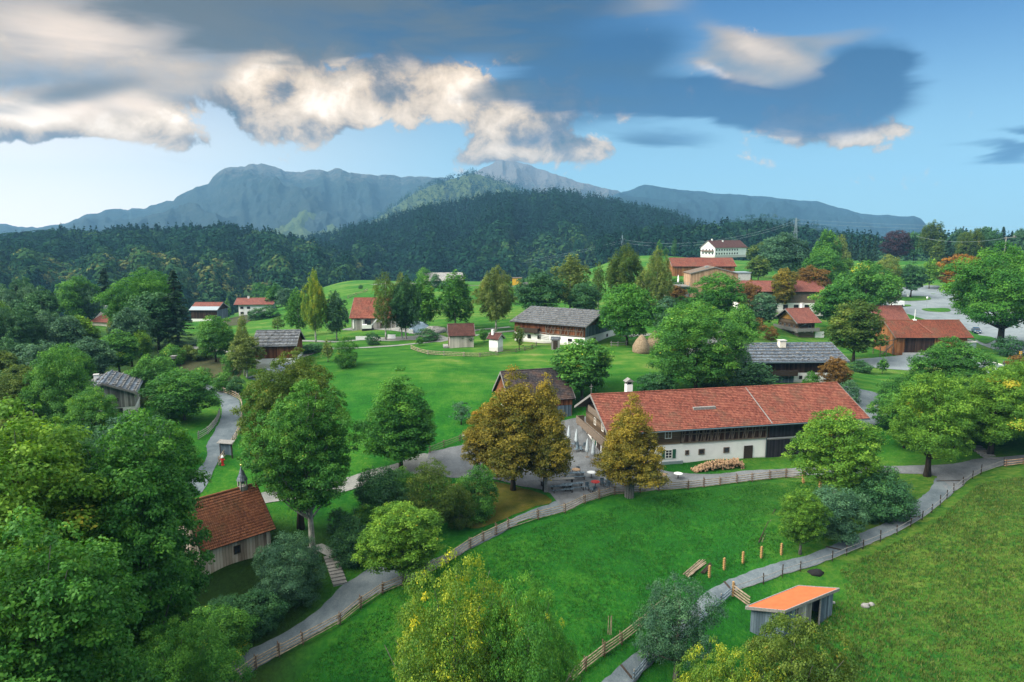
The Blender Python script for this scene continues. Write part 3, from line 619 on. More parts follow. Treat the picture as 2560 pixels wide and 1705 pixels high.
def wood_mesh(name, C_, shape, aspect, seed, rad=0.018, limbs=14, lean=0.0, sides=7):
    """tapered trunk with limbs reaching the clumps"""
    rg = random.Random(seed); cb = PROF[shape][1]; b = MB(); top = .86
    pts = []; rs = []
    for i in range(9):
        t = i / 8; pts.append((math.sin(t * 4 + seed) * .012 * t + lean * t, math.cos(t * 3 + seed * 2) * .012 * t, t * top)); rs.append(rad * (1 - t) ** .8 + .0016 + (rad * .5 if i == 0 else 0))
    pts[0] = (0, 0, -0.03); b.tube(pts, rs, sides)
    order = list(range(len(C_))); rg.shuffle(order)
    for k in order[:limbs]:
        c = C_[k]; h0 = max(cb * .75, min(top * .8, c[2] - math.hypot(c[0], c[1]) * 1.1)); h0 = max(h0, .05)
        t = h0 / top; x0 = math.sin(t * 4 + seed) * .012 * t + lean * t; y0 = math.cos(t * 3 + seed * 2) * .012 * t
        m_ = ((x0 + c[0]) / 2 * 1.05, (y0 + c[1]) / 2 * 1.05, h0 + (c[2] - h0) * .42)
        r0 = rad * (1 - t) ** .8 * .45 + .001
        b.tube([(x0, y0, h0), m_, (c[0] * .97, c[1] * .97, c[2])], [r0, r0 * .6, r0 * .15 + .0004], 5, False)
    me = bpy.data.meshes.new(name); me.from_pydata(b.v, [], b.f); me.update(); me.polygons.foreach_set('use_smooth', [True] * len(me.polygons)); return me
def spruce_mesh(name, seed, leaves, leaf, aspect=.36):
    rg = np.random.default_rng(seed); nb = 26; P, N, T = [], [], []
    per = leaves // nb
    for k in range(nb):
        t = 1 - (k / nb) ** 0.9; z0 = .06 + .92 * (1 - t); R_ = aspect / 2 * (t ** .85) + .012
        nbr = max(5, int(12 * t)); bt = rg.random(nbr); az_ = rg.uniform(0, 6.28, nbr); ln = R_ * rg.uniform(.72, 1.18, nbr)
        i = rg.integers(0, nbr, per); s_ = rg.random(per) ** .6; side = rg.normal(size=per) * .16 * R_ * (1.1 - s_)
        x = s_ * ln[i]; z = z0 - x * .38 + x * x * 1.0 - np.abs(side) * .4 + rg.normal(size=per) * .005
        P.append(np.stack([np.cos(az_[i]) * x - np.sin(az_[i]) * side, np.sin(az_[i]) * x + np.cos(az_[i]) * side, z], -1))
        N.append(np.stack([np.cos(az_[i]) * .5, np.sin(az_[i]) * .5, np.full(per, .9)], -1) + rg.normal(size=(per, 3)) * .3); T.append(bt[i] * .5 + s_ * .2)
    P = np.concatenate(P); N = np.concatenate(N); T = np.concatenate(T)
    V, Fq = quads(P, N, leaf * rg.uniform(.6, 1.4, len(P)), rg, .45); return np_mesh(name, V, Fq, np.clip(T + rg.normal(size=len(P)) * .07, 0, 1))

FOL = {
 'green':  leaf_mat('leaf_green', (0.018,0.078,0.018), (0.049,0.185,0.028), (0.150,0.351,0.045), (0.456,0.474,0.053), .90),
 'maple':  leaf_mat('leaf_maple', (.014,.080,.016), (.045,.180,.025), (.125,.310,.040), (.42,.42,.05), .93),
 'fresh':  leaf_mat('leaf_fresh', (0.029,0.100,0.014), (0.086,0.222,0.020), (0.215,0.386,0.040), (0.486,0.429,0.043), .92),
 'lime':   leaf_mat('leaf_lime_tree', (0.013,0.085,0.017), (0.047,0.186,0.021), (0.118,0.304,0.034), None),
 'dark':   leaf_mat('leaf_dark', (0.012,0.051,0.024), (0.027,0.108,0.035), (0.066,0.186,0.051), None, .9, .2),
 'blueg':  leaf_mat('leaf_bluish', (0.018,0.062,0.039), (0.042,0.123,0.063), (0.097,0.220,0.097), None, .9, .25),
 'olive':  leaf_mat('leaf_olive', (.022,.062,.010), (.062,.125,.016), (.150,.215,.032), (.30,.22,.03), .94),
 'yellow': leaf_mat('leaf_yellowing', (0.029,0.108,0.020), (0.114,0.229,0.025), (0.372,0.429,0.036), (0.600,0.543,0.029), .80),
 'autumn': leaf_mat('leaf_autumn', (.055,.080,.010), (.175,.155,.018), (.35,.27,.028), (.38,.19,.02), .90),
 'rust':   leaf_mat('leaf_rust', (0.065,0.046,0.013), (0.156,0.091,0.021), (0.260,0.150,0.029), None),
 'orange': leaf_mat('leaf_orange', (0.130,0.078,0.010), (0.338,0.169,0.016), (0.520,0.260,0.019), None),
 'purple': leaf_mat('leaf_purple', (0.013,0.009,0.013), (0.029,0.015,0.024), (0.055,0.028,0.039), None, .9, .15),
 'pale':   leaf_mat('leaf_pale', (0.058,0.104,0.026), (0.130,0.195,0.044), (0.260,0.325,0.078), (0.390,0.351,0.065), .92, .4),
 'spruce': leaf_mat('needle_dark', (0.008,0.031,0.018), (0.015,0.056,0.028), (0.034,0.095,0.041), None, .9, .1)}
def bark(name, c0, c1, vs=1.5):
    m_, q = new_mat(name); o = q.n('ShaderNodeTexCoord').outputs['Object']; n1 = q.noise(q.map(o, sc=(20, 20, 5)), vs, 5, .7)
    return finish(m_, q, q.ramp(n1, [(.38, c0), (.6, c1)]), .9, n1, .5, .1)
BARK = {'grey': bark('bark_grey', (.05,.05,.04), (.16,.16,.14)), 'dark': bark('bark_dark', (.018,.015,.012), (.06,.05,.04)),
        'birch': bark('bark_birch', (.06,.06,.055), (.62,.60,.56), 4), 'mott': bark('bark_mottled', (.09,.10,.09), (.36,.36,.33), 3)}
# prototypes: LOD by the size at which they show
_protos = {}
LODS = {0: (100000, .0100, 560), 1: (42000, .0155, 260), 2: (12000, .029, 120), 3: (2400, .058, 40)}
LODK = LEAFK
def proto(shape, lod, variant, sparse):
    sparse = .45 if sparse < .6 else .8 if sparse < .93 else 1.05
    key = (shape, lod, variant, sparse)
    if key in _protos: return _protos[key]
    nl, lf, nc = LODS[lod]; asp = {'birch': .42, 'tall': .5, 'high': .62, 'cone': .6, 'lime': .62, 'oval': .6, 'dome': .8, 'spread': .9, 'shrub': 1.0, 'spruce': .36}[shape]
    sd_ = hash_(shape) + lod * 17 + variant * 101
    if shape == 'spruce':
        cm = spruce_mesh('crown', sd_, int(nl * .5), lf * 1.1); wm = wood_mesh('trunk', np.zeros((0, 3)), 'oval', asp, sd_, .014, 0)
    else:
        if shape == 'birch': nc = int(nc * 1.2)
        nl = int(nl * sparse * (asp / .6) ** .8); lf_ = lf * (.85 if shape == 'birch' else 1)
        cm, C_ = crown_mesh('crown', shape, asp, sd_, nl, lf_, nc, lumps=.45 if shape in ('tall', 'birch', 'spread', 'high') else .30, crs={0: .66, 1: .74, 2: .82, 3: .92}[lod] * (.92 if sparse < 1 else 1))
        wm = wood_mesh('trunk', C_, shape, asp, sd_ % 97, {'birch': .010, 'tall': .014, 'shrub': .010, 'spread': .026}.get(shape, .017), {0: 40, 1: 22, 2: 10, 3: 4}[lod])
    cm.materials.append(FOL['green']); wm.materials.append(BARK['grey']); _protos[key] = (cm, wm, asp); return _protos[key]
def hash_(s): return sum(ord(c) * (i + 3) for i, c in enumerate(s)) % 1000
NT = [0]
def tree(name, shape, fol, u, vb, vt, w, label, cat='tree', group=None, bk='grey', sparse=1.0, lod=None, sink=0.0, yaw=None, base=None):
    """a tree whose foot stands where the photograph shows it, as tall and as wide as it shows"""
    NT[0] += 1; p = base or ground(u, vb); k = pxm(p)
    # height: intersect the vertical over the foot with the ray of the top pixel
    lo, hi = 0.5, 45.0
    for _ in range(24):
        mid = (lo + hi) / 2
        if proj((p.x, p.y, p.z + mid))[1] > vt: lo = mid
        else: hi = mid
    H = (lo + hi) / 2; top = Vector((p.x, p.y, p.z + H * .6)); Wd = w * 1.1 / pxm(top)
    hp = H * k / 2.5
    if lod is None: lod = 0 if hp > 135 else 1 if hp > 62 else 2 if hp > 30 else 3
    cm, wm, asp = proto(shape, lod, NT[0] % (1 if lod == 0 else 3), sparse)
    r = empty(name, (p.x, p.y, p.z - sink), (NT[0] * 2.399) % 6.283 if yaw is None else yaw, label, cat, group)
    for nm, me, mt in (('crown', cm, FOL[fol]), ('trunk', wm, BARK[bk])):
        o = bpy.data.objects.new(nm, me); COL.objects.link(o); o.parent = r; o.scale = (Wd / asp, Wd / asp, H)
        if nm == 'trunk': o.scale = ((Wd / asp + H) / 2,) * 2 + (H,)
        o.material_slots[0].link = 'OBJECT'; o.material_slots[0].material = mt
    return r
TREES = [
# name, shape, foliage, u, base v, top v, width, label, bark, sparse
('maple_tree','tall','fresh',110,1940,1010,470,'tallest maple with yellow tips rising at the picture edge beside the second maple','grey',1),
('maple_tree','tall','maple',400,1830,1040,345,'big green maple with a few yellow leaves partly hiding the chapel roof','grey',1),
('maple_tree','tall','maple',170,2330,1310,480,'lowest maple crown spreading below the two tall maples','grey',1),
('broadleaf_tree','oval','dark',285,1560,1075,300,'dark green tree squeezed between the two tall maples','dark',1),
('broadleaf_tree','dome','maple',470,1980,1560,260,'green tree low down between the maple and the undergrowth of the path bank','grey',1),
('broadleaf_tree','dome','green',40,1380,1120,230,'shaded green tree behind the yellow-tipped maple','grey',1),
('ash_tree','high','maple',783,1403,957,268,'tall blue-green ash with a pale mottled trunk beside the log steps','mott',.9),
('broadleaf_tree','oval','olive',752,1320,884,235,'olive-green tree with dark trunk directly behind the tall ash','dark',1),
('lime_tree','cone','lime',1003,1180,925,182,'cone-shaped lime tree standing alone beside the lane','dark',1.15),
('chestnut_tree','cone','autumn',1283,1225,922,190,'golden-brown chestnut in front of the dark-roofed barn','dark',1.1),
('chestnut_tree','cone','autumn',1362,1228,945,140,'golden-brown chestnut nearest the farmhouse gable','dark',1.1),
('chestnut_tree','oval','autumn',1225,1208,1010,125,'lower rust-edged chestnut over the lane bend','dark',1.1),
('chestnut_tree','cone','autumn',1573,1243,990,165,'upright chestnut turning brown in front of the long tiled farmhouse roof','grey',1.1),
('broadleaf_tree','oval','fresh',1010,1462,1258,185,'bright green round tree at the fence corner beside the gravel path','grey',1),
('shrub','shrub','green',1195,1290,1165,115,'bright green bush beside the lane below the chestnuts','grey',1),
('shrub','shrub','dark',950,1300,1172,130,'dark bush between the lime tree and the olive shrubs','dark',1),
('shrub','shrub','dark',885,1405,1290,110,'dark bush opposite the log steps','dark',1),
('small_tree','oval','olive',1080,1345,1152,130,'thin grey-green small tree between two darker bushes','grey',.55),
('shrub','shrub','olive',1150,1320,1215,80,'thin olive bush beside the bright green bush','grey',.7),
('shrub','shrub','green',1000,1255,1170,90,'green bush under the cone-shaped lime tree','grey',1),
('shrub','shrub','blueg',722,1500,1335,168,'large blue-green bush against the chapel wall','dark',1),
('shrub','shrub','green',555,1645,1520,150,'green bush on the bank below the chapel','grey',1),
('shrub','shrub','green',440,1725,1590,200,'lowest bush on the bank above the gravel path','grey',1),
('shrub','shrub','dark',650,1572,1475,120,'dark low bush between the chapel bush and the gravel path','dark',1),
('shrub','shrub','dark',560,1580,1495,110,'dark bush under the chapel wall near the big maple','dark',1),
('maple_tree','dome','yellow',1145,2120,1402,330,'yellow-tipped young tree rising over the middle of the meadow edge','grey',.8),
('broadleaf_tree','dome','green',1315,2160,1450,240,'green tree with few yellow leaves beside the yellow-tipped young tree','grey',.8),
('wild_apple_tree','spread','olive',1960,2180,1560,440,'yellow-green fruit tree below the orange-roofed shed','grey',.8),
('wild_apple_tree','spread','yellow',1790,2200,1620,330,'low yellow-green tree crown beside the gravel path at the bottom edge','grey',.7),
('willow_shrub','spread','blueg',1690,1700,1440,190,'wispy grey willow leaning over the gravel path','grey',.42),
('willow_shrub','shrub','dark',1640,1640,1500,110,'dark twiggy bush between the fence end and the path','grey',.5),
('broadleaf_tree','oval','fresh',2085,1262,1022,190,'bright green tree hiding the corner of the black barn gate','grey',.9),
('shrub','oval','fresh',2000,1385,1225,105,'egg-shaped bright green bush by the path','grey',1.1),
('shrub','shrub','blueg',2085,1335,1222,140,'dark blue-green bush next to the egg-shaped bush','dark',1),
('shrub','shrub','dark',2205,1292,1165,150,'dark broad bush inside the bend of the path','dark',1),
('shrub','shrub','dark',2150,1290,1200,90,'small dark bush between the two broad ones','dark',1),
('broadleaf_tree','spread','fresh',2318,1190,935,225,'wide green tree standing at the fork of the gravel paths','dark',.85),
('broadleaf_tree','spread','fresh',2475,1135,925,230,'broad bright green tree above the second flight of steps','dark',1),
('broadleaf_tree','dome','fresh',2575,1120,895,190,'bright green tree cut by the picture edge above the steps','dark',1),
('broadleaf_tree','oval','green',2365,1035,845,165,'green tree in front of the brown-roofed barn','grey',1),
('shrub','shrub','green',2250,1020,935,110,'green bush beside the small green lawn patch','grey',1),
('shrub','shrub','green',2420,1095,1010,140,'green bush at the head of the second steps','grey',1),
('maple_tree','dome','green',1738,985,757,225,'massive round green maple beside the long tiled roof','dark',1.15),
('broadleaf_tree','oval','green',1455,1002,850,138,'round green tree behind the dark barn roof','grey',1),
('shrub','shrub','dark',1885,978,905,120,'dark bush under the stone-weighted roof','dark',1),
('shrub','shrub','dark',1800,985,890,100,'dark bush between the round maple and the plaster house','dark',1),
('shrub','shrub','dark',1640,985,930,90,'dark bush left under the massive round maple','dark',1),
('small_tree','birch','blueg',1855,960,870,40,'slim bluish sapling rising in front of the stone-weighted roof','grey',.7),
('small_tree','shrub','green',2025,975,928,48,'small green bush against the white plaster wall','grey',1),
('small_tree','oval','rust',2085,985,895,68,'rust-brown small tree at the corner of the white plaster wall','dark',.8),
('shrub','shrub','blueg',2120,1010,950,55,'bluish bush at the corner of the yard','grey',1),
('shrub','shrub','dark',2150,930,900,55,'dark green bush beside the brown-roofed barn yard','dark',1),
('small_tree','birch','green',2205,935,893,30,'thin young tree standing in the pale yard','grey',.6),
('lime_tree','oval','olive',2133,905,752,132,'rounded yellow-green lime tree beside the brown-roofed barn','dark',1.15),
('broadleaf_tree','dome','lime',1567,862,710,138,'round green tree at the end of the low shingled farmhouse','dark',1.05),
('broadleaf_tree','dome','dark',1345,795,682,125,'dark broad tree behind the shingled farmhouse roof','dark',1),
('broadleaf_tree','dome','dark',1462,795,705,80,'darkest round tree behind the shingled farmhouse, right of the tall birch','dark',1),
('birch_tree','birch','pale',1425,785,638,98,'tall pale birch between the two dark round trees','birch',.9),
('birch_tree','birch','olive',1562,775,612,100,'tall olive birch in front of the sloping pasture','birch',1),
('birch_tree','birch','pale',1640,800,625,88,'pale thin birch in front of the red-roofed range','birch',.6),
('small_tree','birch','olive',1495,772,655,40,'slender young tree with a white stake beside the olive birch','birch',.5),
('birch_tree','birch','pale',1240,828,667,100,'birch standing apart above the small white bakehouse','birch',1),
('birch_tree','birch','green',1138,826,678,96,'green birch behind the pale hut','birch',1),
('birch_tree','birch','green',1062,826,690,80,'middle birch of the row, above the tarpaulin','birch',1),
('birch_tree','birch','dark',1015,848,692,88,'darkest birch of the row','birch',1),
('birch_tree','birch','olive',965,850,680,80,'thin brownish birch with a crooked white trunk','birch',.42),
('birch_tree','birch','pale',1005,845,683,50,'yellowish birch top above the darkest birch','birch',.6),
('birch_tree','birch','yellow',790,856,676,66,'tallest yellow-topped birch near the lane junction','birch',1),
('birch_tree','birch','green',748,842,722,62,'shorter birch next to the yellow-topped one','birch',.85),
('birch_tree','birch','blueg',842,850,728,62,'greyish birch in front of the red barn corner','birch',.85),
('poplar_tree','birch','pale',612,940,788,42,'pale narrow poplar top above the bushy birch','birch',.6),
('birch_tree','oval','pale',618,945,838,78,'bushy pale birch beside the grey shingled farmhouse','birch',.9),
('broadleaf_tree','dome','green',540,905,790,92,'rounded green tree on the slope above the blue-grey barn','dark',.95),
('small_tree','shrub','green',578,935,880,40,'small green tree on the brown bank','grey',1),
('spruce_tree','spruce','spruce',447,872,666,88,'tall black-green spruce beside the big dark oak','dark',1),
('oak_tree','dome','lime',372,872,676,165,'big dark oak with yellow-green edge beside the tall spruce','dark',1.1),
('oak_tree','oval','dark',398,880,730,120,'dark lower oak crown under the tall spruce','dark',1),
('spruce_tree','spruce','spruce',270,805,665,62,'dark spruce behind the small red hipped roof','dark',1),
('spruce_tree','spruce','spruce',322,810,700,50,'spruce half hidden behind the big dark oak','dark',1),
('broadleaf_tree','dome','green',195,812,692,100,'round olive tree at the top of the dark wood','dark',1),
('broadleaf_tree','oval','blueg',225,812,712,50,'bluish tree beside the round olive tree','dark',1),
('birch_tree','birch','pale',297,862,765,48,'pale birch beside the small red hipped roof','birch',.8),
('broadleaf_tree','birch','fresh',212,908,790,85,'bright yellow-green tree below the small red hipped roof','grey',1),
('broadleaf_tree','oval','blueg',232,965,845,100,'bluish green tree below the bright yellow-green one','dark',1),
('broadleaf_tree','oval','green',300,938,825,98,'green tree above the shingled cabin','dark',1),
('small_tree','oval','fresh',357,915,825,48,'small yellow-green tree left of the tall spruce foot','grey',.8),
('broadleaf_tree','dome','green',388,1000,890,112,'green tree right behind the shingled cabin roof','grey',1),
('broadleaf_tree','dome','maple',462,1050,925,155,'fresh green round tree at the bend of the lane','grey',1),
('broadleaf_tree','dome','green',165,1110,868,150,'dark tree with reddish twigs uphill of the yellow-tipped maple','dark',1),
('broadleaf_tree','oval','olive',70,1100,915,150,'olive tree with reddish tips at the picture edge','dark',1),
('broadleaf_tree','dome','green',245,1145,970,130,'green tree in front of the shingled cabin','dark',1),
('broadleaf_tree','dome','blueg',335,1160,1040,170,'bluish tree crown between the cabin and the big maple','dark',1),
('broadleaf_tree','birch','fresh',8,885,748,60,'pale yellow-green tree top against the dark wood','grey',1),
('shrub','shrub','pale',370,1010,975,55,'pale bush in front of the cabin wall','grey',1),
('shrub','shrub','green',865,918,840,62,'bushy green tree beside the crossing lanes','grey',.9),
('small_tree','birch','pale',820,905,845,36,'bare grey sapling beside the crossing lanes','grey',.25),
('small_tree','spread','blueg',1153,1062,1003,52,'small bare fruit tree alone in the meadow','dark',.5),
('shrub','shrub','dark',933,862,830,36,'round dark bush beside the white panel fence','dark',1),
('shrub','shrub','dark',1068,852,820,62,'dark hedge-like bush beside the pale hut','dark',1.1),
('small_tree','oval','green',1050,864,842,20,'tiny staked fruit tree in front of the dark hedge-like bush','grey',.8),
('small_tree','oval','dark',1166,866,832,38,'small tree in front of the pale hut wall','dark',.5),
('small_tree','oval','olive',1298,874,815,34,'small fruit tree in front of the shingled farmhouse corner','dark',.5),
('small_tree','oval','green',1210,856,822,26,'tiny fruit tree between the pale hut and the bakehouse','grey',.6),
('shrub','shrub','rust',690,880,860,30,'reddish low bush behind the grey shingled farmhouse','dark',.8),
('shrub','shrub','dark',780,880,858,70,'dark low bush along the lane behind the grey shingled farmhouse','dark',1),
('maple_tree','dome','lime',1795,800,683,128,'round yellow-green maple in front of the tall board hall','dark',1.1),
('maple_tree','oval','autumn',1955,782,672,62,'half-brown chestnut in front of the red-roofed wing','dark',1.1),
('maple_tree','oval','rust',2022,778,665,90,'rust-brown chestnut right of the half-brown one','dark',1.1),
('small_tree','oval','rust',1872,790,700,52,'thin brown tree in front of the red-roofed wing','dark',.7),
('broadleaf_tree','oval','blueg',1905,825,733,68,'bluish dark tree behind the balcony house lawn','dark',1),
('small_tree','oval','rust',1893,848,795,46,'nearly bare small tree on the lawn of the balcony house','grey',.3),
('small_tree','shrub','rust',1928,850,815,36,'brownish bush at the gable of the balcony house','grey',.6),
('broadleaf_tree','spread','green',2160,800,655,150,'broad green tree behind the balcony house','dark',1),
('broadleaf_tree','oval','maple',2085,830,705,110,'green tree at the end of the balcony house roof','dark',1),
('broadleaf_tree','dome','green',1850,872,762,80,'green tree crown beside the massive round maple','dark',1),
('shrub','oval','rust',1690,790,715,60,'brown-tinged tree beside the thatched stacks','dark',1),
('shrub','shrub','dark',1660,850,780,70,'dark tree behind the thatched stacks','dark',1),
('broadleaf_tree','oval','olive',1895,705,640,60,'olive tree between the red-roofed range and the blue containers','grey',1),
('broadleaf_tree','dome','blueg',1948,698,582,115,'large grey-green tree on the rise behind the brown chestnuts','dark',1),
('broadleaf_tree','dome','olive',1900,668,605,60,'lighter tree beside the large grey-green one','grey',1),
('spruce_tree','spruce','spruce',2010,700,598,38,'dark narrow spruce beside the large grey-green tree','dark',1),
('birch_tree','birch','green',2060,698,575,72,'tall green tree right of the dark narrow spruce','grey',1),
('broadleaf_tree','dome','green',2052,730,620,95,'bright green tree in front of the tall green one','dark',1),
('birch_tree','birch','pale',2097,690,588,50,'pale tree left of the purple beech','grey',.8),
('broadleaf_tree','oval','dark',1742,645,575,50,'dark tree at the gable of the white hillside house','dark',1),
('small_tree','birch','dark',1685,648,594,18,'slim tree on the skyline pasture','dark',1),
('small_tree','birch','green',1664,645,618,18,'shorter slim tree on the skyline pasture','dark',1),
('small_tree','birch','green',1648,640,600,16,'slimmest tree at the crest of the pasture','dark',.8),
('small_tree','shrub','dark',1845,650,628,30,'bush in front of the white hillside house','dark',1),
('broadleaf_tree','oval','dark',2276,744,655,62,'dark round tree on the grass strip of the car park','dark',1.1),
('small_tree','oval','olive',2228,778,690,40,'thin olive tree at the near edge of the car park','dark',.6),
('broadleaf_tree','oval','fresh',2322,722,648,42,'bright green tree behind the car park','grey',1),
('broadleaf_tree','dome','pale',2215,740,637,64,'pale tree at the far edge of the car park','grey',.9),
('maple_tree','dome','orange',2395,722,636,105,'orange maple behind the huge spreading tree','dark',1),
('oak_tree','spread','lime',2500,868,612,285,'huge spreading green tree beside the parked car','dark',1.2),
('broadleaf_tree','oval','olive',2412,775,700,75,'olive tree at the edge of the huge spreading tree, over the car park','dark',1),
('shrub','shrub','dark',2525,890,840,70,'dark bush at the foot of the huge spreading tree','dark',1),
('shrub','shrub','rust',2545,935,888,60,'rust-brown bush over the pale yard','dark',1),
('copper_beech','dome','purple',2240,652,576,66,'dark purple beech against the far wood','dark',1.1),
('broadleaf_tree','dome','dark',2284,652,580,46,'dark round tree beside the purple beech','dark',1),
('birch_tree','birch','olive',2325,655,552,60,'tall olive tree right of the dark round tree by the beech','grey',1),
('spruce_tree','spruce','spruce',2125,684,630,24,'spruce nearest the pale tree in the row before the beech','dark',1),
('spruce_tree','spruce','spruce',2152,684,634,22,'middle spruce of the row before the beech','dark',1),
('spruce_tree','spruce','spruce',2176,682,632,24,'spruce of the row closest to the purple beech','dark',1),
('hedge_tree','shrub','dark',1090,720,684,34,'round green tree behind the grey far roof','dark',1),
('hedge_tree','shrub','green',1060,716,668,44,'bigger round tree behind the birch tops','dark',1),
('hedge_tree','shrub','dark',640,800,770,40,'dark clipped bush beside the white house','dark',1.1),
('hedge_tree','shrub','dark',672,795,762,50,'dark hedge-like bush in front of the white house roof','dark',1.1),
('small_tree','shrub','rust',662,762,746,16,'small orange bush on the ridge side of the white house','grey',1),
('small_tree','birch','fresh',570,792,745,18,'slim fresh green tree between the two white houses','grey',1),
('small_tree','birch','dark',523,800,766,20,'small dark tree in front of the white and blue barn','dark',1),
('small_tree','oval','olive',695,830,790,32,'transparent young tree on the far pasture','grey',.5),
('small_tree','shrub','dark',902,722,711,12,'tiny bush alone on the far pasture','dark',1),
('shrub','shrub','dark',1035,828,812,26,'dark bush beside the tarpaulin','dark',1),
('shrub','shrub','green',1172,818,806,30,'low green bush behind the pale hut','dark',1),
]
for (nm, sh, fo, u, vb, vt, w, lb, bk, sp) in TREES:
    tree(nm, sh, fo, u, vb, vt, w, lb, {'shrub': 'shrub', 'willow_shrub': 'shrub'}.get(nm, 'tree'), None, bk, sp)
rg_ = random.Random(5)
# the wood at the edge: dark trees nothing tells apart
def grove(spots, fols, label, group, shapes=('oval', 'dome', 'spruce'), sparse=1.0):
    for (u, vb, vt, w) in spots:
        sh = rg_.choice(shapes); fo = 'spruce' if sh == 'spruce' else rg_.choice(fols)
        tree('spruce_tree' if sh == 'spruce' else 'broadleaf_tree', sh, fo, u, vb, vt, w * (.7 if sh == 'spruce' else 1), label, 'tree', group, 'dark', sparse)
wood = []
for row, (vb, vt, n_) in enumerate([(800, 705, 6), (835, 722, 6), (875, 748, 6), (925, 785, 5), (985, 850, 5)]):
    for i in range(n_): wood.append((-20 + i * 170 / n_ + (row % 2) * 14 + rg_.uniform(-6, 6), vb + rg_.uniform(-8, 8), vt + rg_.uniform(-14, 16), 62 + row * 8))
grove(wood, ['dark', 'blueg', 'dark'], 'dark green tree of the dense wood at the picture edge uphill of the cabin', 'trees of the dark wood')
grove([(u, 905 + rg_.uniform(-20, 20), 775 + rg_.uniform(-10, 30), 80) for u in (165, 180, 330, 350)], ['dark', 'blueg'], 'dark tree filling the wood below the oak and the red hipped roof', 'trees between wood and oak', ('oval', 'dome'))
grove([(u, 772 + rg_.uniform(-3, 3), 712 + rg_.uniform(-14, 12), 50) for u in (500, 560, 590, 625, 655, 690, 715)], ['dark', 'blueg', 'green'], 'mixed green tree standing behind the two white houses', 'trees behind the white houses', ('oval', 'dome', 'birch'))
grove([(u, 668 + rg_.uniform(-4, 4), 590 + rg_.uniform(-14, 10) - max(0, (u - 2330)) * .12, 46) for u in range(2345, 2570, 22)], ['dark', 'blueg', 'olive', 'dark'], 'dark tree of the tall belt behind the orange maple', 'tall belt behind the car park', ('oval', 'dome', 'spruce', 'birch'))
grove([(u, 650 + rg_.uniform(-3, 3), 588 + rg_.uniform(-6, 6), 26) for u in range(2110, 2225, 15)], ['dark', 'blueg'], 'dark conifer of the row left of the purple beech', 'conifers left of the purple beech', ('spruce',))
grove([(u, 700 + rg_.uniform(-3, 3), 668 + rg_.uniform(-6, 6), 40) for u in (1280, 1310, 1340, 1385)], ['dark'], 'dark bushy tree at the foot of the wooded hill beyond the yellow cabin', 'trees beyond the yellow cabin', ('oval', 'dome'))

grove([(u + rg_.uniform(-14, 14), v + rg_.uniform(-12, 12), v - 135 + rg_.uniform(-15, 15), 105) for u, v in ((20, 1010), (110, 985), (190, 1010), (15, 1060), (130, 1050), (30, 1180), (150, 1200), (260, 1230), (330, 1250), (200, 1290), (400, 1180))], ['dark', 'green', 'blueg', 'olive'], 'shaded green tree filling the slope between the shingled cabin and the tall maples', 'trees round the shingled cabin', ('oval', 'dome'))
grove([(u, v, v - h_, w) for u, v, h_, w in ((415, 960, 60, 70), (430, 915, 55, 60), (470, 900, 38, 50), (505, 900, 34, 50), (500, 958, 40, 55), (560, 975, 45, 55), (590, 985, 45, 45), (415, 1040, 60, 60))], ['dark', 'green', 'olive'], 'bushy growth beside the lane between cabin and blue-grey barn', 'bushes between cabin and barn', ('shrub',))
grove([(u + rg_.uniform(-8, 8), v, v - h_, w) for u, v, h_, w in ((2225, 1075, 90, 95), (2300, 1050, 110, 110), (2440, 1050, 120, 120), (2530, 1010, 95, 110), (2390, 1120, 100, 100), (2260, 1120, 80, 80), (2330, 990, 60, 80), (2520, 1090, 120, 120))], ['fresh', 'green', 'fresh'], 'bright green tree in the thicket between the pale yard and the path fork', 'thicket above the path fork', ('oval', 'dome'))
grove([(u, v, v - h_, w) for u, v, h_, w in ((1620, 800, 55, 50), (1665, 812, 70, 60), (1700, 800, 60, 60), (1720, 850, 70, 70), (1500, 815, 30, 40), (1690, 735, 40, 40), (1650, 745, 45, 50), (1600, 740, 45, 40))], ['dark', 'green', 'blueg'], 'dark tree filling the gap between the shingled farmhouse and the board hall', 'trees between farmhouse and hall', ('oval', 'dome'))
grove([(u, v, v - h_, w) for u, v, h_, w in ((1990, 735, 60, 60), (2110, 765, 70, 70), (2130, 735, 60, 70), (2180, 745, 60, 60), (1975, 700, 70, 60), (2110, 700, 55, 50))], ['dark', 'green', 'blueg', 'fresh'], 'green tree standing between the brown chestnuts and the car park', 'trees between chestnuts and car park', ('oval', 'dome'))
grove([(u, v, v - h_, w) for u, v, h_, w in ((1030, 1325, 90, 80), (920, 1345, 85, 80), (1120, 1290, 70, 80), (850, 1330, 60, 60))], ['dark', 'green'], 'leafy bush in the thicket between the lane and the gravel path', 'thicket between lane and path', ('shrub',))

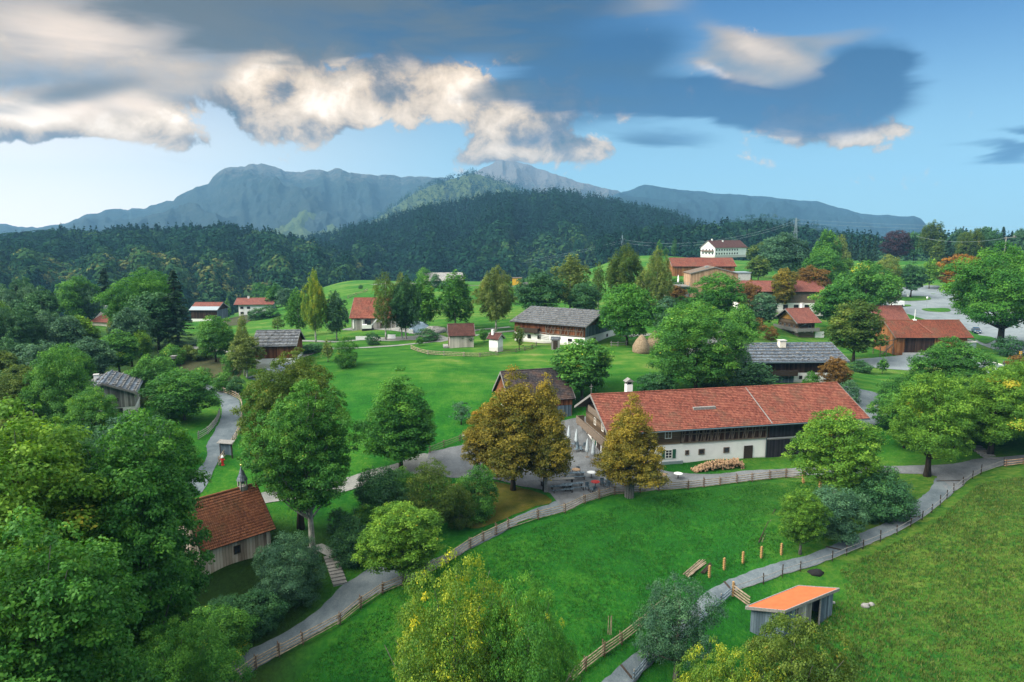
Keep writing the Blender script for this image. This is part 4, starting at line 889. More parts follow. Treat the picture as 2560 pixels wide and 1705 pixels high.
# ------------------------------------------------------------------ far woods: one mass each
def woods(name, G, n, seed, K_leaf, hgt, tmin=0.0, tmax=1.0, conif=None, label=''):
    """trees spread over a hill's slope G (nu, nt, 3); conif(u_frac, t) -> share of conifers"""
    rg = np.random.default_rng(seed); nu, nt_ = G.shape[:2]; P = []
    fu = rg.random(n) * (nu - 1.001); ft = (tmin + (tmax - tmin) * rg.random(n)) * (nt_ - 1.001)
    a_ = int(n * .10); ft[:a_] = tmax * (nt_ - 1.001) * (1 - rg.random(a_) * 0.015)    # the crest is closed
    i = fu.astype(int); j = ft.astype(int); x = (fu - i)[:, None]; y = (ft - j)[:, None]
    P = G[i, j] * (1 - x) * (1 - y) + G[i + 1, j] * x * (1 - y) + G[i, j + 1] * (1 - x) * y + G[i + 1, j + 1] * x * y
    cf = np.array([conif(a__ / nu, b__ / nt_) for a__, b__ in zip(fu, ft)]); isc = rg.random(n) < cf
    Hh = hgt * rg.uniform(.7, 1.25, n) * np.where(isc, 1.15, .85)
    SZ = .26 if K_leaf < 40 else .21
    V, Q, T = [], [], []; off = 0
    for con in (False, True):
        sel = np.where(isc == con)[0]; m_ = len(sel)
        if not m_: continue
        k = K_leaf if not con else int(K_leaf * .8)
        d = rg.normal(size=(m_, k, 3)); d /= np.linalg.norm(d, axis=2, keepdims=True); d[:, :, 2] = np.abs(d[:, :, 2]) * 1.1 - .25
        h = Hh[sel][:, None]
        if con:
            t = rg.random((m_, k)) ** .7; t = 1 - t; an = rg.uniform(0, 6.283, (m_, k)); r = (1 - t) * .20 * h + .02 * h
            pos = np.stack([np.cos(an) * r, np.sin(an) * r, h * (.12 + .88 * t)], -1); nrm = np.stack([np.cos(an), np.sin(an), np.full_like(t, .5)], -1); size = h * (.22 * (1 - t) + .09)
        else:
            lump = 1 + .22 * np.sin(d[:, :, 0] * 5 + rg.random((m_, 1)) * 6) * np.sin(d[:, :, 1] * 6 + rg.random((m_, 1)) * 6)
            rad = h * .46 * (0.84 + .2 * rg.random((m_, k))) * lump
            pos = d * rad[:, :, None] * np.array([1, 1, 1.0]); pos[:, :, 2] += h * .55; nrm = d.copy(); size = h * SZ * rg.uniform(.6, 1.3, (m_, k))
        pos = pos + P[sel][:, None, :]
        nrm = nrm * 1.0 + np.array([0, 0, .25]) + rg.normal(size=nrm.shape) * .14
        v, q = quads(pos.reshape(-1, 3), nrm.reshape(-1, 3), size.reshape(-1), rg, .75)
        base = rg.random(m_) * .75 + np.clip(np.array([noise.noise(Vector((c_[0] * .006, c_[1] * .006, seed))) for c_ in P[sel]]) * 1.1 + .1, -.1, .45); base = np.clip(base, 0, 1.1); base = np.where(con, base * .22, .18 + base ** 1.6 * .72); tt = (base[:, None] + rg.normal(size=(m_, k)) * .05).reshape(-1)
        V.append(v); Q.append(q + off); T.append(tt); off += len(v)
    me = np_mesh(name, np.concatenate(V), np.concatenate(Q), np.clip(np.concatenate(T), 0, 1))
    o = link_mesh(name, me, M_FAR); return tag(o, label, 'woodland', None, 'stuff')
M_FAR = leaf_mat('far_foliage', (.004,.021,.015), (.012,.044,.023), (.036,.086,.028), (.11,.13,.038), .93, .1, spec=0.0)
ns = lambda a_, b_, f_, s_: noise.noise(Vector((a_ * f_, b_ * f_ * .6, s_)))
woods('woodland', GF, FN[0], 11, 56, 16, 0, 1, lambda a_, b_: .04 + .4 * (ns(a_, b_, 9, 1) > .2) + .35 * (b_ > .93) * (a_ > .35), 'mostly broadleaf wood covering the long low ridge behind the dark spruces')
woods('woodland', GE, FN[1], 12, 26, 17, 0, 1, lambda a_, b_: min(1, .25 + .75 * (b_ > .45) + .6 * ns(a_, b_, 7, 2)), 'dark conifer wood covering the domed hill in the middle of the view')
woods('woodland', GG, FN[2], 13, 34, 14, 0.2, 1, lambda a_, b_: .45, 'mixed wood belt running behind the white hillside house')
woods('woodland', GE2, FN[3], 14, 16, 14, 0.5, 1, lambda a_, b_: .5, 'small round wooded hill seen over the wood belt')
woods('woodland', GC, FN[4], 15, 8, 20, 0.55, 1, lambda a_, b_: .7, 'sunlit pointed foothill wood below the rocky summit')
# ------------------------------------------------------------------ building materials
M_TILE = tiles('red_clay_tiles', (.105,.030,.021), (.195,.058,.040), (.30,.11,.070), (.10,.068,.045), row=.33, mossamt=.55)
M_TILE2 = tiles('brown_clay_tiles', (.10,.030,.020), (.17,.050,.030), (.27,.085,.048), (.10,.085,.055), .18, .3, .6)
M_TILE3 = tiles('faded_red_tiles', (.14,.050,.042), (.21,.075,.060), (.29,.11,.08), (.12,.08,.06), .25, .35, .3)
M_TILED = tiles('blackened_tiles', (.018,.018,.022), (.038,.036,.042), (.08,.07,.07), (.20,.10,.06), .2, .3, .35)
M_TILEC = tiles('chapel_tiles', (.11,.040,.022), (.175,.066,.034), (.25,.10,.05), (.09,.065,.03), .18, .26, .55)
M_TILEB = tiles('dark_brown_tiles', (.055,.024,.022), (.085,.036,.030), (.12,.05,.04), (.1,.06,.05), .25, .35, .3)
M_SHING = tiles('grey_wood_shingles', (.055,.062,.075), (.115,.13,.15), (.21,.23,.25), (.05,.06,.06), .22, .5, .6)
M_SHINGB = tiles('bluish_wood_shingles', (.05,.066,.09), (.105,.135,.175), (.20,.24,.29), (.05,.06,.07), .22, .45, .5)
M_WHITE = plaster('white_limewash')
M_CREAM = plaster('cream_plaster', (.72, .68, .58))
M_BDARK = boards('dark_barn_boards', (.012,.008,.006), (.035,.018,.013), (.075,.042,.03), .22)
M_BRED = boards('red_brown_boards', (.05,.018,.008), (.13,.045,.018), (.24,.10,.045), .2)
M_BORG = boards('orange_brown_boards', (.10,.035,.012), (.22,.085,.03), (.36,.17,.07), .2)
M_BGREY = boards('weathered_grey_boards', (.10,.105,.10), (.23,.23,.22), (.42,.42,.40), .24)
M_BBLUE = boards('blue_grey_boards', (.035,.055,.075), (.085,.125,.16), (.17,.23,.28), .22)
M_BPALE = boards('pale_boards', (.24,.22,.19), (.40,.37,.33), (.58,.54,.48), .3)
M_BCHAP = boards('chapel_boards', (.15,.115,.085), (.36,.31,.25), (.58,.54,.47), .28)
M_BTAN = boards('tan_boards', (.22,.13,.075), (.36,.23,.14), (.52,.36,.24), .16)
M_BBLACK = boards('black_boards', (.007,.007,.010), (.014,.014,.020), (.032,.032,.042), .25)
M_LOG = boards('dark_log_wall', (.05,.035,.02), (.12,.085,.055), (.22,.17,.12), .26, True)
M_GOLD = boards('golden_boards', (.18,.085,.015), (.34,.17,.035), (.48,.28,.08), .2)
M_TIMBER = plain('old_timber', (.14,.11,.085), .85, .2, 8)
M_TIMBERG = plain('grey_timber', (.19,.19,.185), .85, .15, 8)
M_TIMBERD = plain('dark_timber', (.035,.025,.018), .85, .2, 8)
M_FENCE = plain('split_rail_wood', (.25,.20,.145), .85, .25, 3)
M_FPOST = plain('fence_post_wood', (.13,.085,.06), .85, .25, 3)
M_NEWWOOD = plain('fresh_wood', (.36,.22,.09), .7, .12, 8)
M_GLASS = plain('window_glass', (.02,.028,.036), .15, .3, 3, 0, .6)
M_FRAME = plain('white_frame_paint', (.72,.72,.68), .6, .04, 8)
M_GREEN = plain('green_shutter_paint', (.02,.09,.055), .6, .1, 8)
M_METAL = plain('grey_sheet_metal', (.30,.36,.40), .45, .08, 8, .5)
M_GUTTER = plain('zinc_gutter', (.12,.17,.20), .4, .08, 8, .6)
M_DARK = plain('dark_opening', (.010,.010,.012), .9, .1, 8)
M_STONE = plain('field_stone', (.24,.24,.235), .9, .25, 2)
M_WSTONE = plain('roof_stone', (.13,.135,.14), .9, .3, 2)
M_ORANGE = plain('orange_roofing_felt', (.50,.115,.04), .8, .05, 2)
M_REDP = plain('red_paint', (.45,.02,.02), .5, .08, 8)
M_YELP = plain('yellow_paint', (.62,.34,.03), .5, .06, 8)
M_BLUEP = plain('blue_paint', (.015,.05,.25), .5, .06, 8)
M_WHITEP = plain('white_paint', (.76,.78,.78), .45, .03, 8)
M_CONC = plain('pale_concrete', (.42,.43,.42), .9, .08, 2)
M_THATCH = plain('straw_thatch', (.20,.155,.10), .95, .22, 5)
M_FABRIC = plain('grey_parasol_cloth', (.36,.42,.46), .85, .06, 8)
M_LOGEND = plain('cut_firewood', (.30,.20,.12), .9, .35, 9)
M_RUBBER = plain('black_rubber', (.015,.015,.015), .8, .1, 8)
M_CARB = plain('dark_blue_car_paint', (.02,.06,.12), .25, .03, 8, .3, .6)
M_TARP = plain('pale_blue_tarpaulin', (.30,.42,.55), .6, .1, 1)
M_COPPER = plain('weathered_copper', (.16,.24,.22), .6, .15, 6)
M_BRASS = plain('gilded_brass', (.75,.60,.22), .35, .05, 6, .8)

STONES = []
class House:
    """a gabled house in its own frame: x along the eave from its left end, y to the back, z up.
    A, B: the near eave's two ends as they show in the photograph; zb: height of its foot"""
    def __init__(s, name, label, cat, A, B, drop, h, W, rise, oe=.8, og=.8, roof=None, split=None, lo=None, up=None, gab=None, thick=.16, row=.36, hip=0.0, found=1.2, group=None, frame=M_TIMBERG, walls=True, rz=None, Ln=None):
        zb = CAMZ - drop; s.zb = zb; a_ = ray_plane(*A, zb + h); b_ = ray_plane(*B, zb + h) if B else a_
        d = b_ - a_; s.L = Ln or d.to_2d().length; s.rz = math.atan2(d.y, d.x) if rz is None else rz; s.h, s.W, s.rise, s.oe, s.og = h, W, rise, oe, og
        s.root = empty(name, (a_.x, a_.y, zb), s.rz, label, cat, group); s.k = rise / (W / 2); L = s.L
        s.x0, s.x1, s.y0, s.y1 = og, L - og, oe, W - oe; s.hw = h + oe * s.k - .02       # top of the wall under the slope
        s.th = thick
        if walls:
            sp = split if split is not None else 0
            x0, x1, y0, y1, hw = s.x0, s.x1, s.y0, s.y1, s.hw
            if sp > 0:
                m_ = MB(); m_.box(x0, y0, -found, x1, y1, sp); m_.build('wall', lo, s.root)
            pr = 0.03 if sp > 0 else 0; z0 = sp if sp > 0 else -found
            m_ = MB(); pk = h + rise - .03
            # upper walls incl. gables as one shell
            a0, a1, b0, b1 = x0 - pr, x1 + pr, y0 - pr, y1 + pr; z0 += .003 if sp > 0 else 0
            hwp = h + b0 * s.k - .03
            m_.poly([(a0, b0, z0), (a1, b0, z0), (a1, b0, hwp), (a0, b0, hwp)]); m_.poly([(a1, b1, z0), (a0, b1, z0), (a0, b1, hwp), (a1, b1, hwp)])
            m_.poly([(a0, b1, z0), (a0, b0, z0), (a0, b0, hwp), (a0, W / 2, pk), (a0, b1, hwp)])
            m_.poly([(a1, b0, z0), (a1, b1, z0), (a1, b1, hwp), (a1, W / 2, pk), (a1, b0, hwp)])
            m_.poly([(a0, b0, z0), (a0, b1, z0), (a1, b1, z0), (a1, b0, z0)])
            s.upper = m_.build('upper_wall' if sp > 0 else 'wall', up, s.root)
            if gab:
                g_ = MB(); zg = hwp - .15
                for (xx, sg) in ((a0 - .04, -1), (a1 + .04, 1)):
                    yy0 = b0 + .05 ; tri = [(xx, b0 + .2, zg + .2), (xx, W / 2, pk - .12), (xx, b1 - .2, zg + .2)]
                    g_.prism(tri, (.03 * sg, 0, 0))
                g_.build('gable_boarding', gab, s.root)
        # roof: rows of tiles, each lapping the one below, over a boarded deck
        m_ = MB(); sl = math.hypot(W / 2, rise); nr = max(3, int(sl / row)); ns_ = Vector((0, -rise, W / 2)).normalized()
        if roof:
            for side in (0, 1):
                for i in range(nr):
                    t0, t1 = i / nr, (i + 1) / nr
                    for (xa, xb) in [(0, L)]:
                        hx = hip
                        def P(x, t, lift):
                            y = t * W / 2; z = h + t * rise; p = Vector((x, y, z)) + ns_ * lift
                            if side: p.y = W - p.y
                            return p
                        e0 = t0 * hx; e1 = t1 * hx
                        a1_, b1_, c1_, d1_ = P(xa + e0, t0, s.th + .05), P(xb - e0, t0, s.th + .05), P(xb - e1, t1, s.th), P(xa + e1, t1, s.th)
                        pl = [a1_, b1_, c1_, d1_]; lo_ = [P(xb - e0, t0, s.th - .005), P(xa + e0, t0, s.th - .005)]
                        m_.poly(pl if not side else pl[::-1]); fr = [b1_, a1_, lo_[1], lo_[0]]; m_.poly(fr if not side else fr[::-1])
            if hip:
                for xx, sg in ((0, 1), (L, -1)):
                    tri = [Vector((xx, 0, h + s.th)), Vector((xx + sg * hip, W / 2, h + rise + s.th)), Vector((xx, W, h + s.th))]
                    m_.poly(tri if sg < 0 else tri[::-1])
            # ridge capping
            n_ = max(4, int((L - 2 * hip) / .45))
            for i in range(n_):
                xa = hip + (L - 2 * hip) * i / n_; xb = hip + (L - 2 * hip) * (i + 1) / n_
                m_.tube([(xa, W / 2, h + rise + s.th + .02), (xb + .05, W / 2, h + rise + s.th + .04)], .13, 7)
            s.roof = m_.build('roof', roof, s.root)
            if not hip:
                d_ = MB(); t_ = s.th - .01
                for side in (0, 1):
                    Yf = (lambda y: y) if not side else (lambda y: W - y)
                    q4 = [(.02, Yf(.02), h + .005), (L - .02, Yf(.02), h + .005), (L - .02, Yf(W / 2), h + rise), (.02, Yf(W / 2), h + rise)]
                    up_ = [Vector(p) + Vector((0, 0, t_ * .98)) for p in q4]
                    d_.poly(q4 if side else q4[::-1]); d_.poly([q4[0], q4[1], up_[1], up_[0]][::1 if not side else -1])
                d_.build('roof_boarding', M_TIMBERD, s.root)
                for xx in (-.06, L + .01):
                    v_ = MB()   # verge boards
                    for side in (0, 1):
                        Yf = (lambda y: y) if not side else (lambda y: W - y)
                        v_.prism([(xx, Yf(-.05), h - .10), (xx, Yf(W / 2), h + rise - .10), (xx, Yf(W / 2), h + rise + s.th + .07), (xx, Yf(-.05), h + s.th + .07)], (.05, 0, 0))
                    v_.build('verge_board', frame, s.root)
            s.sl = sl; s.ns = ns_
    def face(s, f):
        """origin, right-hand tangent and outward normal of a wall"""
        e = .035
        if f == 'F': return Vector((0, s.y0 - e, 0)), Vector((1, 0, 0)), Vector((0, -1, 0))
        if f == 'B': return Vector((0, s.y1 + e, 0)), Vector((1, 0, 0)), Vector((0, 1, 0))
        if f == 'L': return Vector((s.x0 - e, 0, 0)), Vector((0, 1, 0)), Vector((-1, 0, 0))
        return Vector((s.x1 + e, 0, 0)), Vector((0, 1, 0)), Vector((1, 0, 0))
    def slab(s, f, x, z, w, h, d0, d1, mb):
        o, t, n = s.face(f); p = [o + t * (x + a_) + Vector((0, 0, z + b_)) + n * d0 for a_, b_ in ((-w / 2, 0), (w / 2, 0), (w / 2, h), (-w / 2, h))]
        mb.prism(p, n * (d1 - d0)); return mb
    def window(s, f, x, z, w=.9, h=1.1, mull=(1, 1), frame=M_FRAME, shut=None, fw=.09, pane=M_GLASS):
        m_ = MB()
        for (a_, b_, c_, d_) in ((-w / 2 + fw / 2, 0, fw, h), (w / 2 - fw / 2, 0, fw, h), (0, 0, w - 2 * fw, fw), (0, h - fw, w - 2 * fw, fw)):
            s.slab(f, x + a_, z + b_, c_, d_, -.02, .07, m_)
        for i in range(mull[0]): s.slab(f, x - w / 2 + w * (i + 1) / (mull[0] + 1), z + fw, .05, h - 2 * fw, -.02, .055, m_)
        for i in range(mull[1]):
            s.slab(f, x, z + h * (i + 1) / (mull[1] + 1), w - 2 * fw, .045, -.02, .05, m_)
        o = m_.build('window', frame, s.root)
        g_ = MB(); s.slab(f, x, z + fw * .5, w - fw, h - fw, -.03, .02, g_); g_.build('pane', pane, o)
        if shut:
            for sg in (-1, 1):
                q = MB(); s.slab(f, x + sg * (w / 2 + w * .26), z, w * .46, h, 0, .05, q); q.build('shutter', shut, s.root)
        return o
    def door(s, f, x, w=1.0, h=2.0, mat=M_TIMBERD, z=0.0):
        m_ = MB(); s.slab(f, x, z, w, h, -.02, .06, m_); s.slab(f, x - w / 2 - .06, z, .12, h + .12, -.02, .10, m_); s.slab(f, x + w / 2 + .06, z, .12, h + .12, -.02, .10, m_); s.slab(f, x, z + h, w, .12, -.02, .10, m_)
        return m_.build('door', mat, s.root)
    def panel(s, name, f, x, z, w, h, mat, d=.06, d0=-.01):
        m_ = MB(); s.slab(f, x, z, w, h, d0, d, m_); return m_.build(name, mat, s.root)
    def chimney(s, x, y, w=.7, hh=1.6, mat=M_WHITE, cap=True, gable_cap=False):
        zt = s.h + (min(y, s.W - y)) * s.k; m_ = MB(); z1 = max(zt, s.h) + hh; m_.box(x - w / 2, y - w / 2, zt - .3, x + w / 2, y + w / 2, z1)
        o = m_.build('chimney', mat, s.root)
        if cap:
            c_ = MB()
            if gable_cap:
                for sx in (-1, 1):
                    for sy in (-1, 1): c_.box(x + sx * w * .42 - .06, y + sy * w * .42 - .06, z1 + .002, x + sx * w * .42 + .06, y + sy * w * .42 + .06, z1 + .4)
                c_.prism([(x - w * .75, y - w * .65, z1 + .4), (x + w * .75, y - w * .65, z1 + .4), (x, y - w * .65, z1 + .85)], (0, w * 1.3, 0))
                c_.build('chimney_cap', M_TIMBERG, o)
                k_ = MB(); k_.box(x - w * .3, y - w * .3, z1 + .001, x + w * .3, y + w * .3, z1 + .33); k_.build('flue', M_DARK, o)
            else:
                c_.box(x - w * .62, y - w * .62, z1 + .002, x + w * .62, y + w * .62, z1 + .12); c_.build('chimney_cap', M_CONC, o)
        return o
    def stones(s, rows=6, seed=1, poles=True):
        """weight poles and stones that hold a shingle roof down"""
        rg = random.Random(seed); po = MB(); places = []
        for side in (0, 1):
            for i in range(rows):
                t = (i + .35) / rows; y = t * s.W / 2; z = s.h + t * s.rise; off = s.ns * (s.th + .12)
                Yf = (lambda yy: yy) if not side else (lambda yy: s.W - yy)
                x = 0.0
                while x < s.L:
                    l_ = rg.uniform(2.5, 4.5); x2 = min(s.L, x + l_); dz = rg.uniform(-.02, .05)
                    po.beam((x, Yf(y + off.y), z + off.z + dz), (x2, Yf(y + off.y + rg.uniform(-.05, .05)), z + off.z + dz), .10, .09); x = x2 + .02
                x = rg.uniform(.3, 1.0)
                while x < s.L - .2:
                    places.append((x, Yf(y + off.y + .18), z + off.z + .10, rg.uniform(.14, .25))); x += rg.uniform(.9, 1.9) * (1 + side)
        if poles: po.build('weight_pole', M_TIMBERG, s.root)
        if not STONES:
            for k in range(3): m_ = MB(); m_.blob((0, 0, 0), 1, k * 9, (1.3, 1, .7), 1, .4); me = m_.build('weight_stone', M_WSTONE); STONES.append(me.data); bpy.data.objects.remove(me)
        for k, (x, y, z, r_) in enumerate(places[:98]):
            o = bpy.data.objects.new('weight_stone', STONES[k % 3]); COL.objects.link(o); o.parent = s.root; o.location = (x, y, z); o.scale = (r_,) * 3; o.rotation_euler = (0, 0, k)
        if len(places) > 98:
            st_ = MB()
            for x, y, z, r_ in places[98:]: st_.blob((x, y, z), r_, x * 7, (1.3, 1, .7), 1, .4)
            tag(st_.build('weight_stone', M_WSTONE, s.root), kind='stuff')
    def gutter(s, mat=M_GUTTER):
        m_ = MB(); m_.tube([(0, -.10, s.h + .02), (s.L, -.10, s.h + .02)], .09, 8); return m_.build('gutter', mat, s.root)
    def braces(s, f, x0, x1, z0, z1, n_, mat=M_TIMBER, d=.16):
        """open timber framing standing proud of a boarded wall"""
        o, t, n = s.face(f); m_ = MB(); Pt = lambda x, z, e=.10: o + t * x + Vector((0, 0, z)) + n * e
        m_.beam(Pt(x0, z0 + .07), Pt(x1, z0 + .07), .14, .14); m_.beam(Pt(x0, (z0 + z1) / 2, .12), Pt(x1, (z0 + z1) / 2, .12), .10, .12)
        rg = random.Random(n_)
        for i in range(n_ + 1):
            x = x0 + (x1 - x0) * i / n_; m_.beam(Pt(x, z0 + .15, .09), Pt(x, z1, .09), .14, .14)
            if i < n_:
                w = (x1 - x0) / n_; k = rg.choice([0, 1, 2])
                if k != 1: m_.beam(Pt(x + w * .55, z0 + .2, .20), Pt(x + w * .95, z1 - .05, .20), .10, .10)
                if k != 0: m_.beam(Pt(x + w * .1, z0 + .2, .22), Pt(x + w * .4, z1 - .3, .22), .10, .10)
        return m_.build('timber_framing', mat, s.root)
    def balcony(s, f, x0, x1, z, dep=1.1, hh=1.0, mat=M_TIMBER, solid=True):
        o, t, n = s.face(f); m_ = MB(); Pt = lambda x, zz, e: o + t * x + Vector((0, 0, zz)) + n * e
        m_.prism([Pt(x0, z, 0), Pt(x1, z, 0), Pt(x1, z + .1, 0), Pt(x0, z + .1, 0)], n * dep)
        nb = int((x1 - x0) / .35)
        for i in range(int((x1 - x0) / 2.2) + 1):
            x = min(x1 - .06, x0 + .06 + 2.2 * i); m_.beam(Pt(x, z - .12, -.1), Pt(x, z - .12, dep), .14, .2); m_.beam(Pt(x, z + .1, dep - .08), Pt(x, z + hh, dep - .08), .12, .12)
        m_.beam(Pt(x0, z + hh, dep - .06), Pt(x1, z + hh, dep - .06), .12, .12)
        if solid: m_.prism([Pt(x0, z + .12, dep - .05), Pt(x1, z + .12, dep - .05), Pt(x1, z + hh - .06, dep - .05), Pt(x0, z + hh - .06, dep - .05)], n * .05)
        else:
            for i in range(nb): x = x0 + (x1 - x0) * (i + .5) / nb; m_.beam(Pt(x, z + .12, dep - .06), Pt(x, z + hh - .05, dep - .06), .16, .04)
        for e in (x0 + .05, x1 - .05): m_.beam(Pt(e, z + hh, 0), Pt(e, z + hh, dep), .1, .1); m_.prism([Pt(e, z + .12, .05), Pt(e, z + .12, dep - .1), Pt(e, z + hh - .08, dep - .1), Pt(e, z + hh - .08, .05)], t * .04)
        return m_.build('balcony', mat, s.root)

# --- the long farmhouse
H = House('farmhouse', 'long white and dark-timber farmhouse under the biggest red tiled roof', 'farmhouse', (1519, 1088), (2174, 1048), 30.0, 5.0, 14.3, 3.4, 1.0, 1.5, M_TILE, 2.95, M_WHITE, M_BDARK, frame=M_TIMBERG, row=.33)
L = H.L; print('farm L', L, math.degrees(H.rz))
fx = lambda u: None
def xat(Hs, u, v, z=None):
    """local x on the near wall of the pixel (u, v)"""
    d = Vector(px_dir(u, v)); c_, s_ = math.cos(Hs.rz), math.sin(Hs.rz); o = Hs.root.location
    n = Vector((s_, -c_, 0)); p0 = Vector((o.x, o.y, 0)) + Vector((-s_, c_, 0)) * Hs.y0
    t = (p0.x * n.x + p0.y * n.y) / (d.x * n.x + d.y * n.y); q = Vector((d.x * t, d.y * t, CAMZ + d.z * t))
    r = q - o; return r.x * c_ + r.y * s_, q.z - Hs.zb
xa = lambda u, v: xat(H, u, v)[0]
xlog = xa(1700, 1115); xend = xa(1915, 1100)
H.panel('log_wall', 'F', (H.x0 + xlog) / 2, 2.95, xlog - H.x0, 2.3, M_LOG, .05, -.04)
H.panel('log_wall', 'L', (H.y0 + H.y1) / 2, 2.95, H.y1 - H.y0 + .1, 2.5, M_LOG, .05, -.04)
H.braces('F', xlog + .2, xend - .1, 3.0, 5.35, 12)
H.panel('barn_cladding', 'F', (xend + H.x1) / 2, -.3, H.x1 - xend, 2.95, M_BBLACK, .10, -.02)
H.panel('barn_door', 'F', xend + 5.2, 3.0, 9.5, 2.3, M_BBLACK, .07, -.02)
H.panel('sill_beam', 'F', (xend + H.x1) / 2, 2.72, H.x1 - xend, .12, M_TIMBERG, .16, .0)
H.window('F', xa(1670, 1094), 3.75, .95, 1.0, (1, 1)); H.window('F', xa(1671, 1142), 1.05, 1.0, 1.2, (1, 2), shut=M_GREEN)
H.window('F', xa(1717, 1139), 1.35, .55, .65, (0, 0), M_TIMBER); H.window('F', xa(1753, 1138), 1.3, .85, .75, (0, 0), M_TIMBER); H.window('F', xa(1815, 1134), 1.3, .85, .75, (0, 0), M_TIMBER)
H.door('F', xa(1869, 1143), 1.0, 1.95, M_TIMBERD); H.panel('stone_plinth', 'F', xa(1680, 1168), -.1, 2.9, .75, M_METAL, .14)
for y_ in (3.2, 6.0, 9.2): H.window('L', y_, 3.7, .85, 1.05, (1, 1), M_FRAME)
H.door('L', 4.7, .9, 1.9, M_TIMBERD, 3.15)
for y_ in (2.6, 5.4, 9.6): H.window('L', y_, .9, .9, 1.2, (1, 2), M_FRAME, M_GREEN)
H.door('L', 7.5, 1.0, 2.0, M_TIMBERD)
H.balcony('L', .2, H.W - .2, 2.75, 1.3, 1.0, M_TIMBER); H.balcony('L', 4.4, 9.9, 5.6, .9, .8, M_TIMBER)
H.chimney(xat(H, 1590, 985)[0] + 1.6, H.W / 2 + .5, .85, 1.5, M_WHITE, True, True); H.gutter()
m_ = MB(); m_.tube([(xend, H.y0 - .15, 0), (xend, H.y0 - .15, 4.9), (xend + .6, -.1, 5.1)], .06, 6); m_.build('downpipe', M_GUTTER, H.root)
m_ = MB(); p_ = xat(H, 1685, 1024); m_.box(13.2, 3.2, H.h + 3.2 * H.k + .2, 16.4, 3.6, H.h + 3.6 * H.k + .36); m_.build('snow_board', M_TIMBERG, H.root)
m_ = MB(); m_.tube([(.1, H.W / 2, H.h + H.rise + .2), (.1, H.W / 2, H.h + H.rise + 1.6)], .03, 6); m_.blob((.1, H.W / 2, H.h + H.rise + 1.0), .09, 1); m_.box(-.15, H.W / 2 - .02, H.h + H.rise + 1.25, .35, H.W / 2 + .02, H.h + H.rise + 1.31); m_.build('ridge_finial', M_TIMBERG, H.root)
m_ = MB(); m_.box(25.5, H.y0 * .2, 5.25, 25.6, 1, 5.3)
# joint line between two tiled parts
m_ = MB(); xj = xat(H, 1920, 1062)[0]
m_.beam((xj, .0, H.h + H.th + .07), (xj, H.W / 2, H.h + H.rise + H.th + .03), .14, .05); m_.build('roof_seam', M_TIMBERG, H.root)

# --- dark-roofed barn
B = House('barn', 'tall brown board barn under a blackened tiled roof behind the golden chestnuts', 'barn', (1273, 1011), (1438, 998), 28.5, 3.6, 8.9, 3.9, .35, .35, M_TILED, None, None, M_BRED, row=.3)
B.panel('door_leaf', 'F', B.L - 2.1, 0, 3.2, 2.7, M_BBLUE, .08); m_ = MB(); B.slab('L', 4.6, 2.5, 1.3, 1.4, -.02, .04, m_); m_.build('hatch', M_DARK, B.root)
B.panel('hatch_sill', 'L', 4.6, 2.35, 1.5, .12, M_FRAME, .12); B.panel('eave_board', 'F', B.L / 2, 2.75, B.L - .8, .9, M_BRED, .10)

# --- chapel
C = House('chapel', 'small board-clad chapel with steep rust-red roof and ridge turret', 'chapel', (504, 1384), (688, 1324), 30.4, 2.5, 7.05, 3.5, .35, .35, M_TILEC, None, None, M_BCHAP, row=.27, frame=M_TIMBERD)
xw = xat(C, 592, 1371); C.window('F', xw[0], 1.25, .62, .78, (1, 1), M_TIMBERD)
C.door('R', C.W / 2, 1.0, 2.0, M_TIMBERD)
m_ = MB(); zr = C.h + C.rise; xt = C.L - 1.35; yt = C.W / 2
for sx in (-.28, .28):
    for sy in (-.28, .28): m_.box(xt + sx - .06, yt + sy - .06, zr - .5, xt + sx + .06, yt + sy + .06, zr + .95)
m_.box(xt - .34, yt - .34, zr - .5, xt + .34, yt + .34, zr + .32); tu = m_.build('turret', M_BGREY, C.root)
m_ = MB(); m_.tube([(xt, yt, zr + .93), (xt, yt, zr + .98), (xt, yt, zr + 1.5), (xt, yt, zr + 2.35)], [.55, .52, .30, .04], 8); m_.build('turret_roof', M_SHINGB, tu)
m_ = MB(); m_.blob((xt, yt, zr + 2.42), .12, 2, n=2, rough=0); m_.tube([(xt, yt, zr + 2.4), (xt, yt, zr + 3.15)], .02, 6); m_.blob((xt, yt, zr + 2.95), .07, 2, n=2, rough=0); m_.build('finial', M_BRASS, tu)
m_ = MB(); m_.blob((xt, yt, zr + .65), .16, 5, n=2, rough=0); m_.build('bell', M_COPPER, tu)

